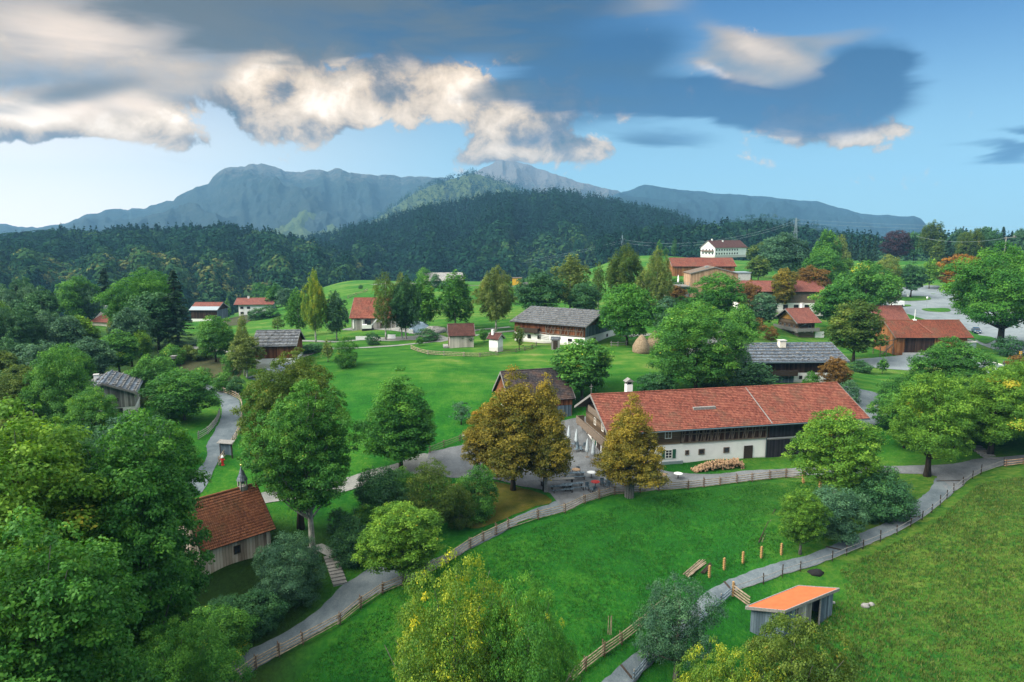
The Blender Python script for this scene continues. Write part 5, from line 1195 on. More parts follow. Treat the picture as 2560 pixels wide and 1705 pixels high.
# --- orange-roofed shed by the path
def flat_shed():
    zb = CAMZ - 33.0; hi, lo_ = 2.55, 2.0
    P3 = ray_plane(2098, 1474, zb + hi); P2 = ray_plane(1962, 1530, zb + hi); P4 = ray_plane(1996, 1467, zb + lo_); P1 = ray_plane(1864, 1520, zb + lo_)
    r = empty('shed', (P2.x, P2.y, zb), 0, 'open-fronted grey board shed with a bright orange flat roof', 'shed'); o = r.location.copy()
    c = [p - o for p in (P1, P2, P3, P4)]
    m_ = MB(); m_.prism([c[0], c[1], c[2], c[3]], (0, 0, .10)); m_.build('roof', M_ORANGE, r)
    m_ = MB(); up = Vector((0, 0, .13))
    for a_, b_ in ((0, 1), (1, 2), (2, 3), (3, 0)): m_.beam(c[a_] + Vector((0, 0, .02)), c[b_] + Vector((0, 0, .02)), .09, .26)
    m_.build('fascia', M_TIMBERG, r)
    ins = lambda p, k=.12: p.lerp((c[0] + c[1] + c[2] + c[3]) / 4, k); q = [ins(p) for p in c]; dn = lambda p: Vector((p.x, p.y, -.6)); m_ = MB()
    def wall(a_, b_, t0, t1, z0=-.6):
        p, s_ = a_.lerp(b_, t0), a_.lerp(b_, t1); n = Vector((-(b_ - a_).y, (b_ - a_).x, 0)).normalized() * .05
        m_.prism([(p.x, p.y, z0), (s_.x, s_.y, z0), s_ - Vector((0, 0, .03)), p - Vector((0, 0, .03))], n)
    wall(q[0], q[1], 0, 1); wall(q[3], q[0], 0, 1); wall(q[2], q[3], 0, 1); wall(q[1], q[2], 0, .22); wall(q[1], q[2], .72, 1)
    m_.build('wall', M_BBLUE, r)
    m_ = MB(); p, s_ = q[1].lerp(q[2], .24), q[1].lerp(q[2], .52); off = (c[1] - c[0]).normalized() * .06
    m_.prism([Vector((p.x, p.y, .35)) + off, Vector((s_.x, s_.y, .8)) + off, Vector((s_.x, s_.y, 2.35)) + off, Vector((p.x, p.y, 2.35)) + off], off * .6); m_.build('hanging_board', M_BGREY, r)
    m_ = MB()
    for t in (.22, .52, .72): p = q[1].lerp(q[2], t); m_.beam(Vector((p.x, p.y, -.6)), Vector((p.x, p.y, 2.4)), .12, .12)
    m_.build('post', M_TIMBERG, r)
flat_shed()

# --- low shingled farmhouse in the middle distance
Fh = House('farmhouse', 'low whitewashed farmhouse with red-brown boards under a stone-weighted grey shingle roof beyond the meadow', 'farmhouse', (1275, 805), (1464, 820), 21.7, 3.8, 17.0, 2.3, .9, .6, M_SHING, 1.75, M_WHITE, M_BRED, row=.5)
Fh.stones(8, 3); fa = lambda u, v: xat(Fh, u, v)[0]
for u_, v_ in ((1303, 838), (1323, 841), (1348, 843)): Fh.window('F', fa(u_, v_), .65, .75, .75, (1, 0), M_TIMBERD)
Fh.balcony('F', 1.4, 6.6, 1.95, 1.0, .9, M_TIMBERD); Fh.braces('F', 8.0, Fh.x1 - .3, 1.9, 3.9, 5, M_TIMBER)
Fh.panel('gable_cladding', 'R', Fh.W / 2, 1.8, Fh.W - 2.2, 2.0, M_BBLUE, .06); Fh.window('R', 5.4, .6, .7, .6, (1, 0), M_TIMBERD); Fh.window('R', 11.5, .6, .7, .6, (1, 0), M_TIMBERD)
Fh.panel('stall_opening', 'F', Fh.x1 - 3.2, .7, .9, .6, M_DARK, .03); Fh.panel('stall_opening', 'F', Fh.x1 - 1.6, .9, .8, .5, M_DARK, .03)
Fh.upper.data.materials[0] = M_BRED
# ladder-like stair on its front
m_ = MB()
for k_ in range(5): m_.beam((7.0, -.1 - k_ * .02, 1.0 + k_ * .32), (9.3, -.2, .9 + k_ * .32), .08, .08)
m_.build('stair_rail', M_TIMBERG, Fh.root)

# --- pale hut, bakehouse, privy
Hu = House('hut', 'pale weathered board hut with a brown tiled roof in the fenced orchard', 'hut', (1120.7, 842), (1187.6, 840.5), 21.9, 2.1, 4.6, 2.0, .25, .25, M_TILEB, None, None, M_BPALE, row=.25)
Hu.door('L', 2.3, .8, 1.6, M_TIMBER); m_ = MB(); m_.box(-.9, .6, -.3, .1, 3.6, .12); m_.build('door_step', M_STONE, Hu.root)
Bk = House('bakehouse', 'tiny white bakehouse with a chimney beside the pale board hut', 'bakehouse', (1217, 848), (1246, 851), 21.6, 1.75, 2.3, .95, .25, .35, M_TILEB, None, None, M_WHITE, row=.25)
Bk.chimney(.8, .9, .45, 1.0)
Pr = House('privy', 'narrow grey board outhouse in front of the low shingled farmhouse', 'outhouse', (1377, 850), (1400, 850.5), 21.9, 1.75, 1.7, .35, .12, .12, M_SHING, None, None, M_BGREY, row=.3, thick=.08)
Pr.door('F', Pr.L / 2, .6, 1.5, M_TIMBERD)
def stack(u, v, r, h, lab):
    p = ground(u, v); m_ = MB(); prof = [(r * .9, -.3), (r, .25), (r * .95, h * .35), (r * .62, h * .68), (r * .22, h * .94), (.03, h)]
    m_.lathe((0, 0, 0), prof, 14); o = m_.build('thatched_stack', M_THATCH, None, True); o.location = p; o.rotation_euler = (0, 0, u)
    for v_ in o.data.vertices:
        k = 1 + .12 * noise.noise(v_.co * 1.3 + Vector((u, 0, 0))); v_.co.x *= k; v_.co.y *= k
    tag(o, lab, 'haystack', 'thatched stacks')
stack(1603, 880, 1.75, 3.3, 'pointed brown thatched stack nearer the shingled farmhouse'); stack(1636, 876, 1.7, 3.9, 'taller brown thatched stack beside the massive round maple')

# --- left side
Gf = House('farmhouse', 'small white and red-brown farmhouse with grey stone-weighted roof behind the blue-grey barn', 'farmhouse', (628, 869), (741, 867), 23.8, 3.5, 8.6, 2.3, .5, .5, M_SHING, 1.35, M_WHITE, M_BRED, row=.5)
Gf.stones(5, 8); ga = lambda u, v: xat(Gf, u, v)[0]
Gf.window('F', ga(684, 903), .25, .6, 1.0, (1, 2)); Gf.window('F', ga(722, 903), .25, .5, .9, (1, 1))
Bb = House('barn', 'blue-grey board barn with gable end facing the lane', 'barn', (654, 928), (697, 931), 26.6, 2.9, 2.0, .1, .1, .1, None, None, None, M_BBLUE, walls=False)
Bb.root['label'] = 'blue-grey board barn facing the lane between bushy birch and olive tree'
bl = Bb.L; m_ = MB(); m_.box(0, 0, -1.5, bl, 6, 2.3); m_.poly([(0, 0, 2.3), (bl, 0, 2.3), (bl / 2 - .5, 0, 3.3)]); m_.poly([(bl, 6, 2.3), (0, 6, 2.3), (bl / 2 - .5, 6, 3.3)])
m_.box(-3.1, .25, -1.5, -.01, 5.8, 1.5); m_.build('wall', M_BBLUE, Bb.root)
m_ = MB(); ap = (bl / 2 - .5)
m_.prism([(-.3, -.3, 2.2), (ap, -.3, 3.32), (ap, -.3, 3.46), (-.3, -.3, 2.36)], (0, 6.6, 0)); m_.prism([(ap, -.3, 3.32), (bl + .3, -.3, 2.15), (bl + .3, -.3, 2.3), (ap, -.3, 3.46)], (0, 6.6, 0))
m_.prism([(-3.4, .0, 1.45), (-.02, .0, 2.1), (-.02, .0, 2.2), (-3.4, .0, 1.57)], (0, 6, 0)); m_.build('roof', M_SHINGB, Bb.root)
Cb = House('cabin', 'grey log cabin under a bluish shingle roof weighted with stones among the trees', 'cabin', (342, 984), (359, 951), 25.2, 2.9, 8.2, 1.7, .45, .5, M_SHINGB, 1.0, M_WHITE, M_BGREY, row=.45)
Cb.root.location = Cb.root.location; Cb.stones(5, 4, True)
Cb.chimney(5.6, 5.6, .6, 1.0); Cb.window('L', 2.3, .2, .7, .7, (1, 0), M_TIMBERD); Cb.door('L', 3.8, .9, 1.7, M_TIMBERD)
Cb.window('L', 2.6, 2.0, .5, .4, (0, 0), M_TIMBERD)
Rh = House('house', 'small house showing only a faded red hipped roof and chimney above the trees', 'house', (222, 806), (286, 808), 28.4, 3.8, 8.0, 2.7, .6, .6, M_TILE3, None, None, M_CREAM, hip=3.2, row=.4)
Rh.chimney(2.9, 3.4, .8, 2.0, M_METAL)
Wb = House('barn', 'far white and dark barn with blue sheet metal lower roof', 'barn', (472, 777), (543, 777), 32.5, 4.6, 11.0, 2.4, .6, .5, M_TILE3, 1.6, M_WHITE, M_BDARK, row=.5)
m_ = MB(); m_.prism([(0, -.05, Wb.h + .05 + Wb.th), (Wb.L, -.05, Wb.h + .05 + Wb.th), (Wb.L, 2.4, Wb.h + 2.45 * Wb.k + Wb.th + .08), (0, 2.4, Wb.h + 2.45 * Wb.k + Wb.th + .08)], (0, 0, .06)); m_.build('metal_roofing', M_METAL, Wb.root)
Wb.window('F', 6.5, .3, 1.0, .9, (1, 0)); Wb.panel('gable_cladding', 'R', 5.5, 0, 9.5, 4.6, M_BBLUE, .05)
Wh = House('house', 'far white two-storey house with brown roof above the sloping pasture', 'house', (584, 763), (684, 762), 32.3, 4.2, 10.0, 2.2, .8, 1.6, M_TILE3, None, None, M_WHITE, row=.5)
for i_ in range(2):
    for z_ in (.5, 2.6): Wh.window('F', Wh.x0 + 1.3 + i_ * 2.6, z_, 1.2, .9, (1, 0), M_TIMBERD)
Wh.chimney(4.6, 5.0, .7, .8)
Rb = House('barn', 'red-tiled barn with open board front behind the birch row', 'barn', (873, 797), (992, 797), 22.8, 2.3, 12.0, 4.4, .5, .4, M_TILE, None, None, M_BGREY, row=.4)
for k_ in range(6): Rb.panel('wall_post', 'F', .9 + k_ * 2.2, -.2, .3, 2.3, M_WHITEP if k_ in (0, 1, 5) else M_TIMBER, .12)
for k_ in (1, 3): Rb.panel('opening', 'F', .9 + k_ * 2.2 + 1.1, .7, 1.7, 1.3, M_DARK, .03)

# --- the rise on the right
Hh = House('farmhouse', 'large white farmhouse with brown roof standing highest on the hillside', 'farmhouse', (1788, 620.5), (1881, 624), 13.8, 4.9, 13.0, 4.6, .5, .5, M_TILEB, None, None, M_WHITE, row=.6, rz=R(32), Ln=31)
for i_ in range(9):
    for z_ in (.8, 3.2): Hh.window('F', 2.0 + i_ * 2.45, z_, 1.0, 1.1, (1, 0), M_TIMBERD, None)
for i_ in range(4):
    for z_ in (.8, 3.2): Hh.window('L', 2.4 + i_ * 2.7, z_, 1.0, 1.2, (1, 0), M_TIMBERD)
Hh.balcony('L', 1.5, 11.5, 2.6, 1.2, .9, M_TIMBER); Hh.chimney(4, 6.5, .8, 1.2); Hh.chimney(13, 5.5, .8, 1.0)
Lr = House('farm_building', 'long low building with bright red roof below the white hillside house', 'building', (1680, 667), (1842, 667), 17.4, 3.6, 13.5, 3.4, .6, .6, M_TILE, None, None, M_BORG, row=.5)
Lr.panel('gable_cladding', 'R', 6.75, .1, 11.5, 3.6, M_BBLACK, .05); Lr.roof.data.materials[0] = M_TILE
Ha = House('hall', 'tall new board-clad hall with pale vertical boards seen gable on', 'hall', (1849, 684.5), None, 19.9, 7.6, 15.6, 2.0, .3, .3, M_TIMBER, None, None, M_BTAN, row=.8, thick=.1, rz=R(90), Ln=9)
Ha.chimney(4.0, 9.2, 1.0, .5, M_METAL)
Rw = House('wing', 'long wing with faded red roof between the board hall and the brown chestnuts', 'building', (1846, 730), (2068, 731), 21.9, 5.6, 12.0, 2.6, .7, .5, M_TILE3, 2.5, M_WHITE, M_TIMBER, row=.5)
for i_ in range(8): Rw.window('F', 1.6 + i_ * 3.0, .7, 1.3, 1.3, (1, 0), M_TIMBERD)
Bh = House('farmhouse', 'dark log farmhouse with golden gable and wrap-around wooden balcony', 'farmhouse', (1993, 810), (2062, 809.5), 26.3, 4.2, 10.3, 3.1, 1.0, 1.2, M_TILE3, None, None, M_LOG, gab=M_GOLD, row=.4, frame=M_TIMBERG, rz=R(14))
Bh.balcony('L', .2, 9.9, 2.15, 1.0, .8, M_TIMBERG); Bh.balcony('F', .2, Bh.L - .4, 2.15, 1.0, .8, M_TIMBERG)
for y_ in (2.6, 4.6, 6.4, 8.2): Bh.window('L', y_, 2.9, .6, .7, (0, 0), M_TIMBERG); Bh.window('L', y_, .8, .6, .7, (0, 0), M_TIMBERG)
Bh.window('F', 4.4, 2.9, .9, .8, (1, 0), M_TIMBERG); Bh.panel('white_bay', 'F', 7.4, -.4, 2.6, 2.3, M_WHITE, .10); Bh.window('F', 7.4, .6, .9, .8, (1, 1), M_TIMBERD)
Bh.chimney(5.3, 5.6, .75, 1.6)
m_ = MB(); m_.tube([(1.4, .9, 0), (1.4, .9, 3.3), (2.6, .0, 4.1)], .07, 6); m_.build('downpipe', M_GUTTER, Bh.root)
Sh = House('farmhouse', 'white and dark farmhouse with wide grey stone-weighted shingle roof behind the long red roof', 'farmhouse', (1846, 908), (2124, 905.5), 25.6, 3.7, 13.0, 2.2, .9, .7, M_SHINGB, 1.75, M_WHITE, M_BDARK, row=.5)
Sh.stones(6, 6); sa = lambda u: xat(Sh, u, 930)[0]
Sh.chimney(xat(Sh, 1978, 880)[0] + .2, 5.2, 1.1, 1.3, M_CREAM); Sh.balcony('F', sa(1905), sa(1989), 1.35, .9, .95, M_TIMBERD); Sh.gutter()
Sh.panel('lower_boards', 'F', (Sh.x0 + sa(1985)) / 2, -.4, sa(1985) - Sh.x0, 2.1, M_BBLUE, .07)
for u_ in (2002, 2040, 2095): Sh.window('F', sa(u_), .65, .55, .55, (0, 0), M_TIMBERD)
Br = House('barn', 'brown board barn with brown tiled roof and an open stair bay at its gable', 'barn', (2239, 846), (2434, 846), 26.5, 3.7, 11.0, 3.2, .7, .9, M_TILE2, None, None, M_BORG, row=.35, frame=M_TIMBER)
Br.panel('stone_base', 'F', 8.2, -.6, 12.0, 1.0, M_CONC, .12); Br.panel('dark_cladding', 'F', 5.8, .42, 6.5, 3.2, M_BDARK, .05)
m_ = MB(); m_.beam((Br.L * .52, 1.2, Br.h + 1.2 * Br.k + .25), (Br.L * .42, Br.W / 2, Br.h + Br.rise + .22), .9, .04); m_.build('new_tile_strip', M_TILE, Br.root)
m_ = MB(); zr_ = Br.h + Br.rise; m_.tube([(Br.L * .41, 5.5, zr_), (Br.L * .41, 5.5, zr_ + 2.6)], .06, 6); m_.box(Br.L * .41 - .35, 5.2, zr_ + .1, Br.L * .41 + .35, 5.8, zr_ + .4); m_.build('vent_pipe', M_WHITEP, Br.root)
m_ = MB()
for x_ in (-2.6, -1.2, .2):
    m_.beam((x_, 1.0, -.5), (x_, 1.0, 3.6 if x_ > -1 else 2.6), .14, .14)
m_.beam((-2.7, 1, 2.6), (1.0, 1, 3.4), .14, .14); m_.beam((-2.7, 4, 2.7), (.9, 4, 3.5), .14, .14); m_.beam((-2.6, 4, -.5), (-2.6, 4, 2.7), .14, .14)
for k_ in range(8): m_.box(-2.0 + k_ * .25, 1.2, k_ * .27, -1.7 + k_ * .25, 2.2, k_ * .27 + .06)
m_.beam((-2.1, 1.15, -.1), (.2, 1.15, 2.2), .1, .2); m_.build('stair_bay', M_TIMBER, Br.root)
Br.panel('door', 'F', 1.3, .2, 1.5, 2.4, M_REDP if False else M_BORG, .1)
Rr = House('barn', 'small barn showing only its faded red roof between rounded lime tree and brown barn', 'barn', (2190, 803), (2276, 803), 27.0, 3.4, 10.0, 3.6, .5, .5, M_TILE3, None, None, M_BORG, row=.4)
# grey lean-to behind the brown barn
p = ground(2428, 884); r = empty('shed', p, R(5), 'grey sheet-clad lean-to at the end of the brown barn', 'shed')
m_ = MB(); m_.box(-1.0, 0, -.5, 1.0, 2.5, 2.5); m_.build('wall', M_METAL, r); m_ = MB(); m_.prism([(-1.1, -.15, 2.52), (1.2, -.15, 2.52), (1.2, 2.6, 2.8), (-1.1, 2.6, 2.8)], (0, 0, .08)); m_.build('roof', M_CONC, r)
# entrance terrace by the hall
p = ground(1700, 745); r = empty('terrace', p, 0, 'raised concrete and timber terrace beside the tall board hall', 'terrace')
m_ = MB(); m_.box(-3.6, 2, -1, 3.2, 12, 3.4); m_.box(-4.6, .5, 3.4, 3.25, 12, 3.7); m_.build('deck', M_TIMBERG, r)
m_ = MB(); m_.box(-4.4, .7, 3.71, -4.3, .8, 4.7); m_.box(3.0, .7, 3.71, 3.1, .8, 4.7)
for k_ in range(7): m_.box(-3.2 + k_, .7, 3.71, -3.14 + k_, .78, 4.65)
m_.beam((-4.35, .75, 4.7), (3.05, .75, 4.7), .08, .08); m_.build('railing', M_METAL, r)
for x_ in (-2.2, .2):
    o_ = empty('parasol', p + Vector((x_, 4, 3.72)), 0, 'closed white parasol on the terrace, %s the board hall' % ('nearer' if x_ > 0 else 'farther from'), 'parasol', 'closed parasols on the terrace')
    m_ = MB(); m_.tube([(0, 0, 0), (0, 0, 1)], .04, 6); m_.build('pole', M_METAL, o_); m_ = MB(); m_.tube([(0, 0, .95), (0, 0, 1.3), (0, 0, 2.8), (0, 0, 3.3)], [.22, .30, .18, .03], 8); m_.build('canopy', M_WHITEP, o_)
# low flat building and tanks behind the hall
p = ground(1868, 744); r = empty('annex', p, 0, 'pale flat-roofed annex behind the board hall', 'building'); m_ = MB(); m_.box(-2.5, 10, -1, 4.2, 16, 7.2); m_.build('wall', M_CONC, r); m_ = MB(); m_.box(-2.7, 9.8, 7.2, 4.4, 16.2, 7.5); m_.build('roof', M_METAL, r)
p = ground(1851, 698); r = empty('container', p, R(8), 'blue container beside the long red roof', 'container'); m_ = MB(); m_.box(-3, 0, -.4, 0.2, 2.4, 2.6)
for k_ in range(9): m_.box(-2.9 + k_ * .34, -.05, -.3, -2.75 + k_ * .34, 0, 2.5)
m_.build('body', M_BLUEP, r); m_ = MB(); m_.box(-3.05, -.06, 2.6, .25, 2.45, 2.7); m_.build('roof', M_BLUEP, r)
p = ground(1866, 699); r = empty('container', p, R(-6), 'black container next to the blue one', 'container'); m_ = MB(); m_.box(-1.4, 0, -.4, 2.2, 2.4, 2.4); m_.build('body', M_BBLACK, r); m_ = MB(); m_.box(-1.3, -.03, .2, .2, -.001, 2.2); m_.build('door', M_DARK, r)
# far grey roof and yellow cabin
p = ground(1110, 716); r = empty('house', p, R(12), 'distant house with pale grey roof seen between the birch tops', 'house'); m_ = MB(); m_.box(-7, 0, -1, 7, 9, 2.2); m_.build('wall', M_WHITE, r)
m_ = MB(); m_.prism([(-8, -1, 2), (8, -1, 2), (8, 4.5, 5.0), (-8, 4.5, 5.0)], (0, 0, .2)); m_.prism([(-8, 4.55, 5.0), (8, 4.55, 5.0), (8, 10, 2), (-8, 10, 2)], (0, 0, .2)); m_.build('roof', M_STONE, r)
p = ground(1295, 713); r = empty('site_cabin', p, 0, 'yellow wooden cabin on the far pasture road', 'cabin'); m_ = MB(); m_.box(-2.4, 0, -.4, 1.6, 3, 2.9); m_.build('body', M_YELP, r)
m_ = MB(); m_.box(-2.6, -.2, 2.9, 1.8, 3.2, 3.1); m_.build('roof', M_TIMBER, r); m_ = MB(); m_.box(1.7, .5, .2, 4.6, 2.5, 1.7); m_.build('lean_to', M_TIMBERG, r)

# ------------------------------------------------------------------ fences
POSTM = {}
def fence(name, label, pxs, step, h, rails, mat_r, mat_p, group=None, tall=0.0, rr=.045, pw=.07, dbl=True, seed=1):
    P = [ground(u, v) for u, v in pxs]; P = resample(P, step); Q = [P[0]]
    for p in P[1:]:
        if (p - Q[-1]).to_2d().length > step * .8: Q.append(p)
    o = Q[0].copy(); r = empty(name, o, 0, label, 'fence', group); rg = random.Random(seed)
    key = (h, pw, dbl, mat_p.name)
    if key not in POSTM:
        m_ = MB()
        if dbl:
            m_.tube([(-.10, 0, -.3), (-.10, 0, h * 1.05)], pw * .6, 6); m_.tube([(.10, 0, -.3), (.10, 0, h * 1.12)], pw * .6, 6)
            for k in range(rails): m_.tube([(-.14, -.05, h * (k + .55) / rails), (.14, .05, h * (k + .62) / rails)], pw * .35, 5)
        else: m_.tube([(0, 0, -.3), (0, 0, h * 1.1)], pw, 6)
        ob = m_.build('post', mat_p, r); POSTM[key] = ob.data; bpy.data.objects.remove(ob)
    for i, p in enumerate(Q[:100]):
        ob = bpy.data.objects.new('post', POSTM[key]); COL.objects.link(ob); ob.parent = r; t = (Q[min(i + 1, len(Q) - 1)] - Q[max(i - 1, 0)])
        ob.location = (p.x - o.x, p.y - o.y, Zb(p.x, p.y) - o.z); ob.rotation_euler = (rg.uniform(-.04, .04), rg.uniform(-.05, .05), math.atan2(t.y, t.x) + math.pi / 2); s_ = 1 + (tall if i % 5 == 2 else 0) + rg.uniform(-.05, .08); ob.scale = (1, 1, s_)
    for k in range(rails):
        m_ = MB()
        for i in range(len(Q) - 1):
            a_, b_ = Q[i], Q[i + 1]; z_ = h * (k + .6) / rails; e = (b_ - a_).normalized() * .25; j = [rg.uniform(-.035, .035) for _ in range(2)]
            A_ = Vector((a_.x, a_.y, Zb(a_.x, a_.y) + z_ + j[0])) - o - e; B_ = Vector((b_.x, b_.y, Zb(b_.x, b_.y) + z_ + j[1] + .05)) - o + e
            m_.tube([A_, (A_ + B_) / 2 + Vector((0, 0, -.02)), B_], [rr * 1.1, rr, rr * .85], 5)
        m_.build('rail', mat_r, r)
    return r
fence('rail_fence', 'split rail fence between gravel path and near meadow, running up to the farmhouse yard', [(575,1718),(640,1672),(757,1612),(849,1561),(901,1520),(956,1485),(1011,1462),(1065,1438),(1120,1408),(1175,1372),(1240,1337),(1300,1310),(1345,1298),(1412,1282),(1461,1260),(1536,1237),(1600,1232),(1647,1228),(1720,1222),(1800,1214),(1880,1204),(1925,1199),(1965,1195),(2010,1197)], 2.3, 1.05, 4, M_FENCE, M_FPOST, None, .12, .045)
fence('rail_fence', 'rail fence with wire along the outer edge of the curving path beside the dry pasture', [(1836,1484),(1869,1472),(1955,1444),(2040,1416),(2080,1404),(2157,1372),(2242,1336),(2305,1300),(2350,1265),(2384,1232),(2431,1197),(2472,1177),(2510,1165)], 2.4, .95, 2, M_TIMBERG, M_TIMBERD, None, .2, .03, .05, False, 2)
fence('rail_fence', 'short stretch of fresh rail fence at the picture edge above the dry pasture', [(2515,1166),(2560,1162),(2620,1160)], 2.2, .9, 3, M_BTAN, M_FPOST, None, 0, .05, .07, False, 3)
fence('rail_fence', 'split rail fence on the meadow side of the gravel path at the bottom edge', [(1425,1712),(1462,1676),(1509,1640),(1552,1610),(1598,1575),(1630,1545),(1660,1520)], 2.2, 1.05, 4, M_FENCE, M_FPOST, None, .1, .045, .07, True, 4)
fence('rail_fence', 'low grey fence on the outer edge of the gravel path below the twiggy willow', [(1585,1705),(1622,1660),(1670,1628),(1720,1590),(1770,1540),(1830,1488)], 1.8, .9, 3, M_BBLUE, M_TIMBERG, None, 0, .06, .06, False, 5)
fence('rail_fence', 'rail fence following the outer bend of the lane past the hydrant', [(548,1163),(563,1140),(582,1112),(598,1080),(605,1040),(603,1008),(590,995),(560,983),(535,975)], 2.3, 1.0, 3, M_FENCE, M_TIMBERG, None, 0, .06, .07, False, 6)
fence('rail_fence', 'rail fence on the inner side of the lane bend beside the round tree', [(497,1098),(520,1085),(540,1062),(552,1035)], 1.6, 1.0, 4, M_TIMBERG, M_TIMBERG, None, 0, .05, .06, False, 7)
fence('rail_fence', 'pale rail fence curving across the meadow below the board hut', [(1028,872),(1045,880),(1070,886),(1110,889),(1160,892),(1200,892),(1240,888)], 3.0, .8, 3, M_FENCE, M_TIMBERG, None, 0, .06, .07, False, 8)
fence('rail_fence', 'dark rail fence from the orchard to the outhouse and farmhouse yard', [(1245,889),(1290,881),(1330,872),(1350,862),(1378,866)], 2.6, .8, 2, M_TIMBER, M_TIMBER, None, 0, .05, .06, False, 9)
fence('rail_fence', 'dark rail fence along the lane behind the cone-shaped lime tree', [(1075,1133),(1110,1118),(1150,1104),(1200,1082)], 2.2, .95, 3, M_TIMBER, M_TIMBER, None, 0, .05, .06, False, 10)
fence('rail_fence', 'short fence at the white annex wall beside the thatched stacks', [(1528,866),(1545,866),(1566,864)], 1.6, .9, 2, M_TIMBERG, M_TIMBERG, None, 0, .05, .07, False, 11)
fence('rail_fence', 'grey fence in front of the shingled cabin door', [(316,1040),(330,1042),(350,1040),(372,1030)], 1.4, .9, 4, M_TIMBERG, M_TIMBERG, None, 0, .05, .06, False, 12)
fence('rail_fence', 'thin fence across the far pasture', [(870,746),(890,738),(905,735),(918,727)], 4.0, 1.0, 2, M_FENCE, M_FENCE, None, 0, .08, .09, False, 13)
# metal footbridge railing in the yard
P = [ground(2455, 915), ground(2506, 930)]; P[0].z += .4; r = empty('guard_rail', P[0], 0, 'white metal guard rail at the edge of the pale yard', 'railing')
d_ = P[1] - P[0]; d_.z += .4; m_ = MB()
for t in (0, .34, .67, 1): m_.beam(d_ * t + Vector((0, 0, -1.3)), d_ * t + Vector((0, 0, 1.0)), .10, .10)
m_.build('post', M_WHITEP, r); m_ = MB(); m_.beam((0, 0, 1.0), d_ + Vector((0, 0, 1.0)), .12, .12); m_.beam((0, 0, -.9), d_ + Vector((0, 0, -.9)), .12, .12); m_.build('rail', M_WHITEP, r)
m_ = MB(); m_.prism([(0, .05, -.8), d_ + Vector((0, .05, -.8)), d_ + Vector((0, .05, .9)), (0, .05, .9)], (0, .04, 0)); m_.build('mesh_panel', M_METAL, r)

# ------------------------------------------------------------------ small things
def gp(name, u, v, lab, cat, rz=0, group=None, dz=0): p = ground(u, v); p.z = Zb(p.x, p.y) + dz; return empty(name, p, rz, lab, cat, group)
for (u, v, lb) in ((557, 1163, 'red hydrant with white cap beside the lane notice board'), (2433, 892, 'red hydrant with white cap by the grey lean-to')):
    r = gp('hydrant', u, v, lb, 'hydrant', 0, 'red hydrants'); m_ = MB(); m_.tube([(0, 0, -.1), (0, 0, .08), (0, 0, .1), (0, 0, .95)], [.2, .2, .13, .13], 12); m_.tube([(-.3, 0, .72), (.3, 0, .72)], .085, 8); m_.tube([(0, -.26, .6), (0, .1, .6)], .07, 8); m_.build('body', M_REDP, r)
    m_ = MB(); m_.tube([(0, 0, .951), (0, 0, 1.1), (0, 0, 1.28)], [.17, .16, .03], 12); m_.build('cap', M_WHITEP, r)
r = gp('notice_board', 566, 1143, 'roofed wooden notice board beside the lane hydrant', 'notice board', R(-12)); m_ = MB(); m_.box(-.85, 0, .35, .85, .07, 1.75); m_.build('board', M_BBLUE, r)
m_ = MB(); m_.box(-.85, -.03, -.2, -.75, .1, 1.9); m_.box(.75, -.03, -.2, .85, .1, 1.9); m_.build('post', M_TIMBERD, r); m_ = MB(); m_.prism([(-1.05, -.3, 1.86), (1.05, -.3, 1.86), (1.05, .45, 2.1), (-1.05, .45, 2.1)], (0, 0, .06)); m_.build('roof', M_TIMBERG, r)
# firewood heap along the white wall
p0 = ground(1742, 1176); p1 = ground(1856, 1166); r = empty('firewood_heap', p0, math.atan2((p1 - p0).y, (p1 - p0).x), 'long heap of split firewood against the white wall of the long farmhouse', 'firewood'); Lh = (p1 - p0).length
m_ = MB(); rg = random.Random(4)
for i in range(620):
    x = rg.uniform(-.6, Lh); hh = 1.15 * min(1, (x + .6) / 2.6) * (1 if x < Lh - .6 else .6) + .12; t = rg.random(); yy = rg.uniform(-.65, .55); z = hh * rg.random() ** .5 * (1 - abs(yy) * .5)
    a_ = rg.uniform(-.5, .5); m_.tube([(x - .05 + .16 * math.sin(a_), yy - .22, z), (x + .05 - .16 * math.sin(a_), yy + .14, z + rg.uniform(-.08, .08))], rg.uniform(.06, .11), 5)
m_.build('split_logs', M_LOGEND, r)
# log steps
def steps(u0, v0, u1, v1, n, w, lab):
    a_, b_ = ground(u0, v0), ground(u1, v1); r = empty('log_steps', b_, 0, lab, 'steps'); d = a_ - b_; s_ = Vector((-d.y, d.x, 0)).normalized()
    for k in range(n):
        t = (k + .5) / n; q = d * t; q.z = Zb(b_.x + q.x, b_.y + q.y) - b_.z + .06; m_ = MB(); m_.beam(q - s_ * w / 2, q + s_ * w / 2, .26, .20); e = d.normalized() * .34; e.z = 0
        m_.prism([q - s_ * w / 2 + e * .3, q + s_ * w / 2 + e * .3, q + s_ * w / 2 + e * 1.4, q - s_ * w / 2 + e * 1.4], (0, 0, .07)); m_.build('step', M_TIMBERG, r)
steps(826, 1392, 852, 1466, 9, 1.25, 'flight of log steps climbing from the gravel path to the chapel')
steps(2435, 1115, 2482, 1150, 6, 1.7, 'wide flight of steps under the bright green trees at the path fork')
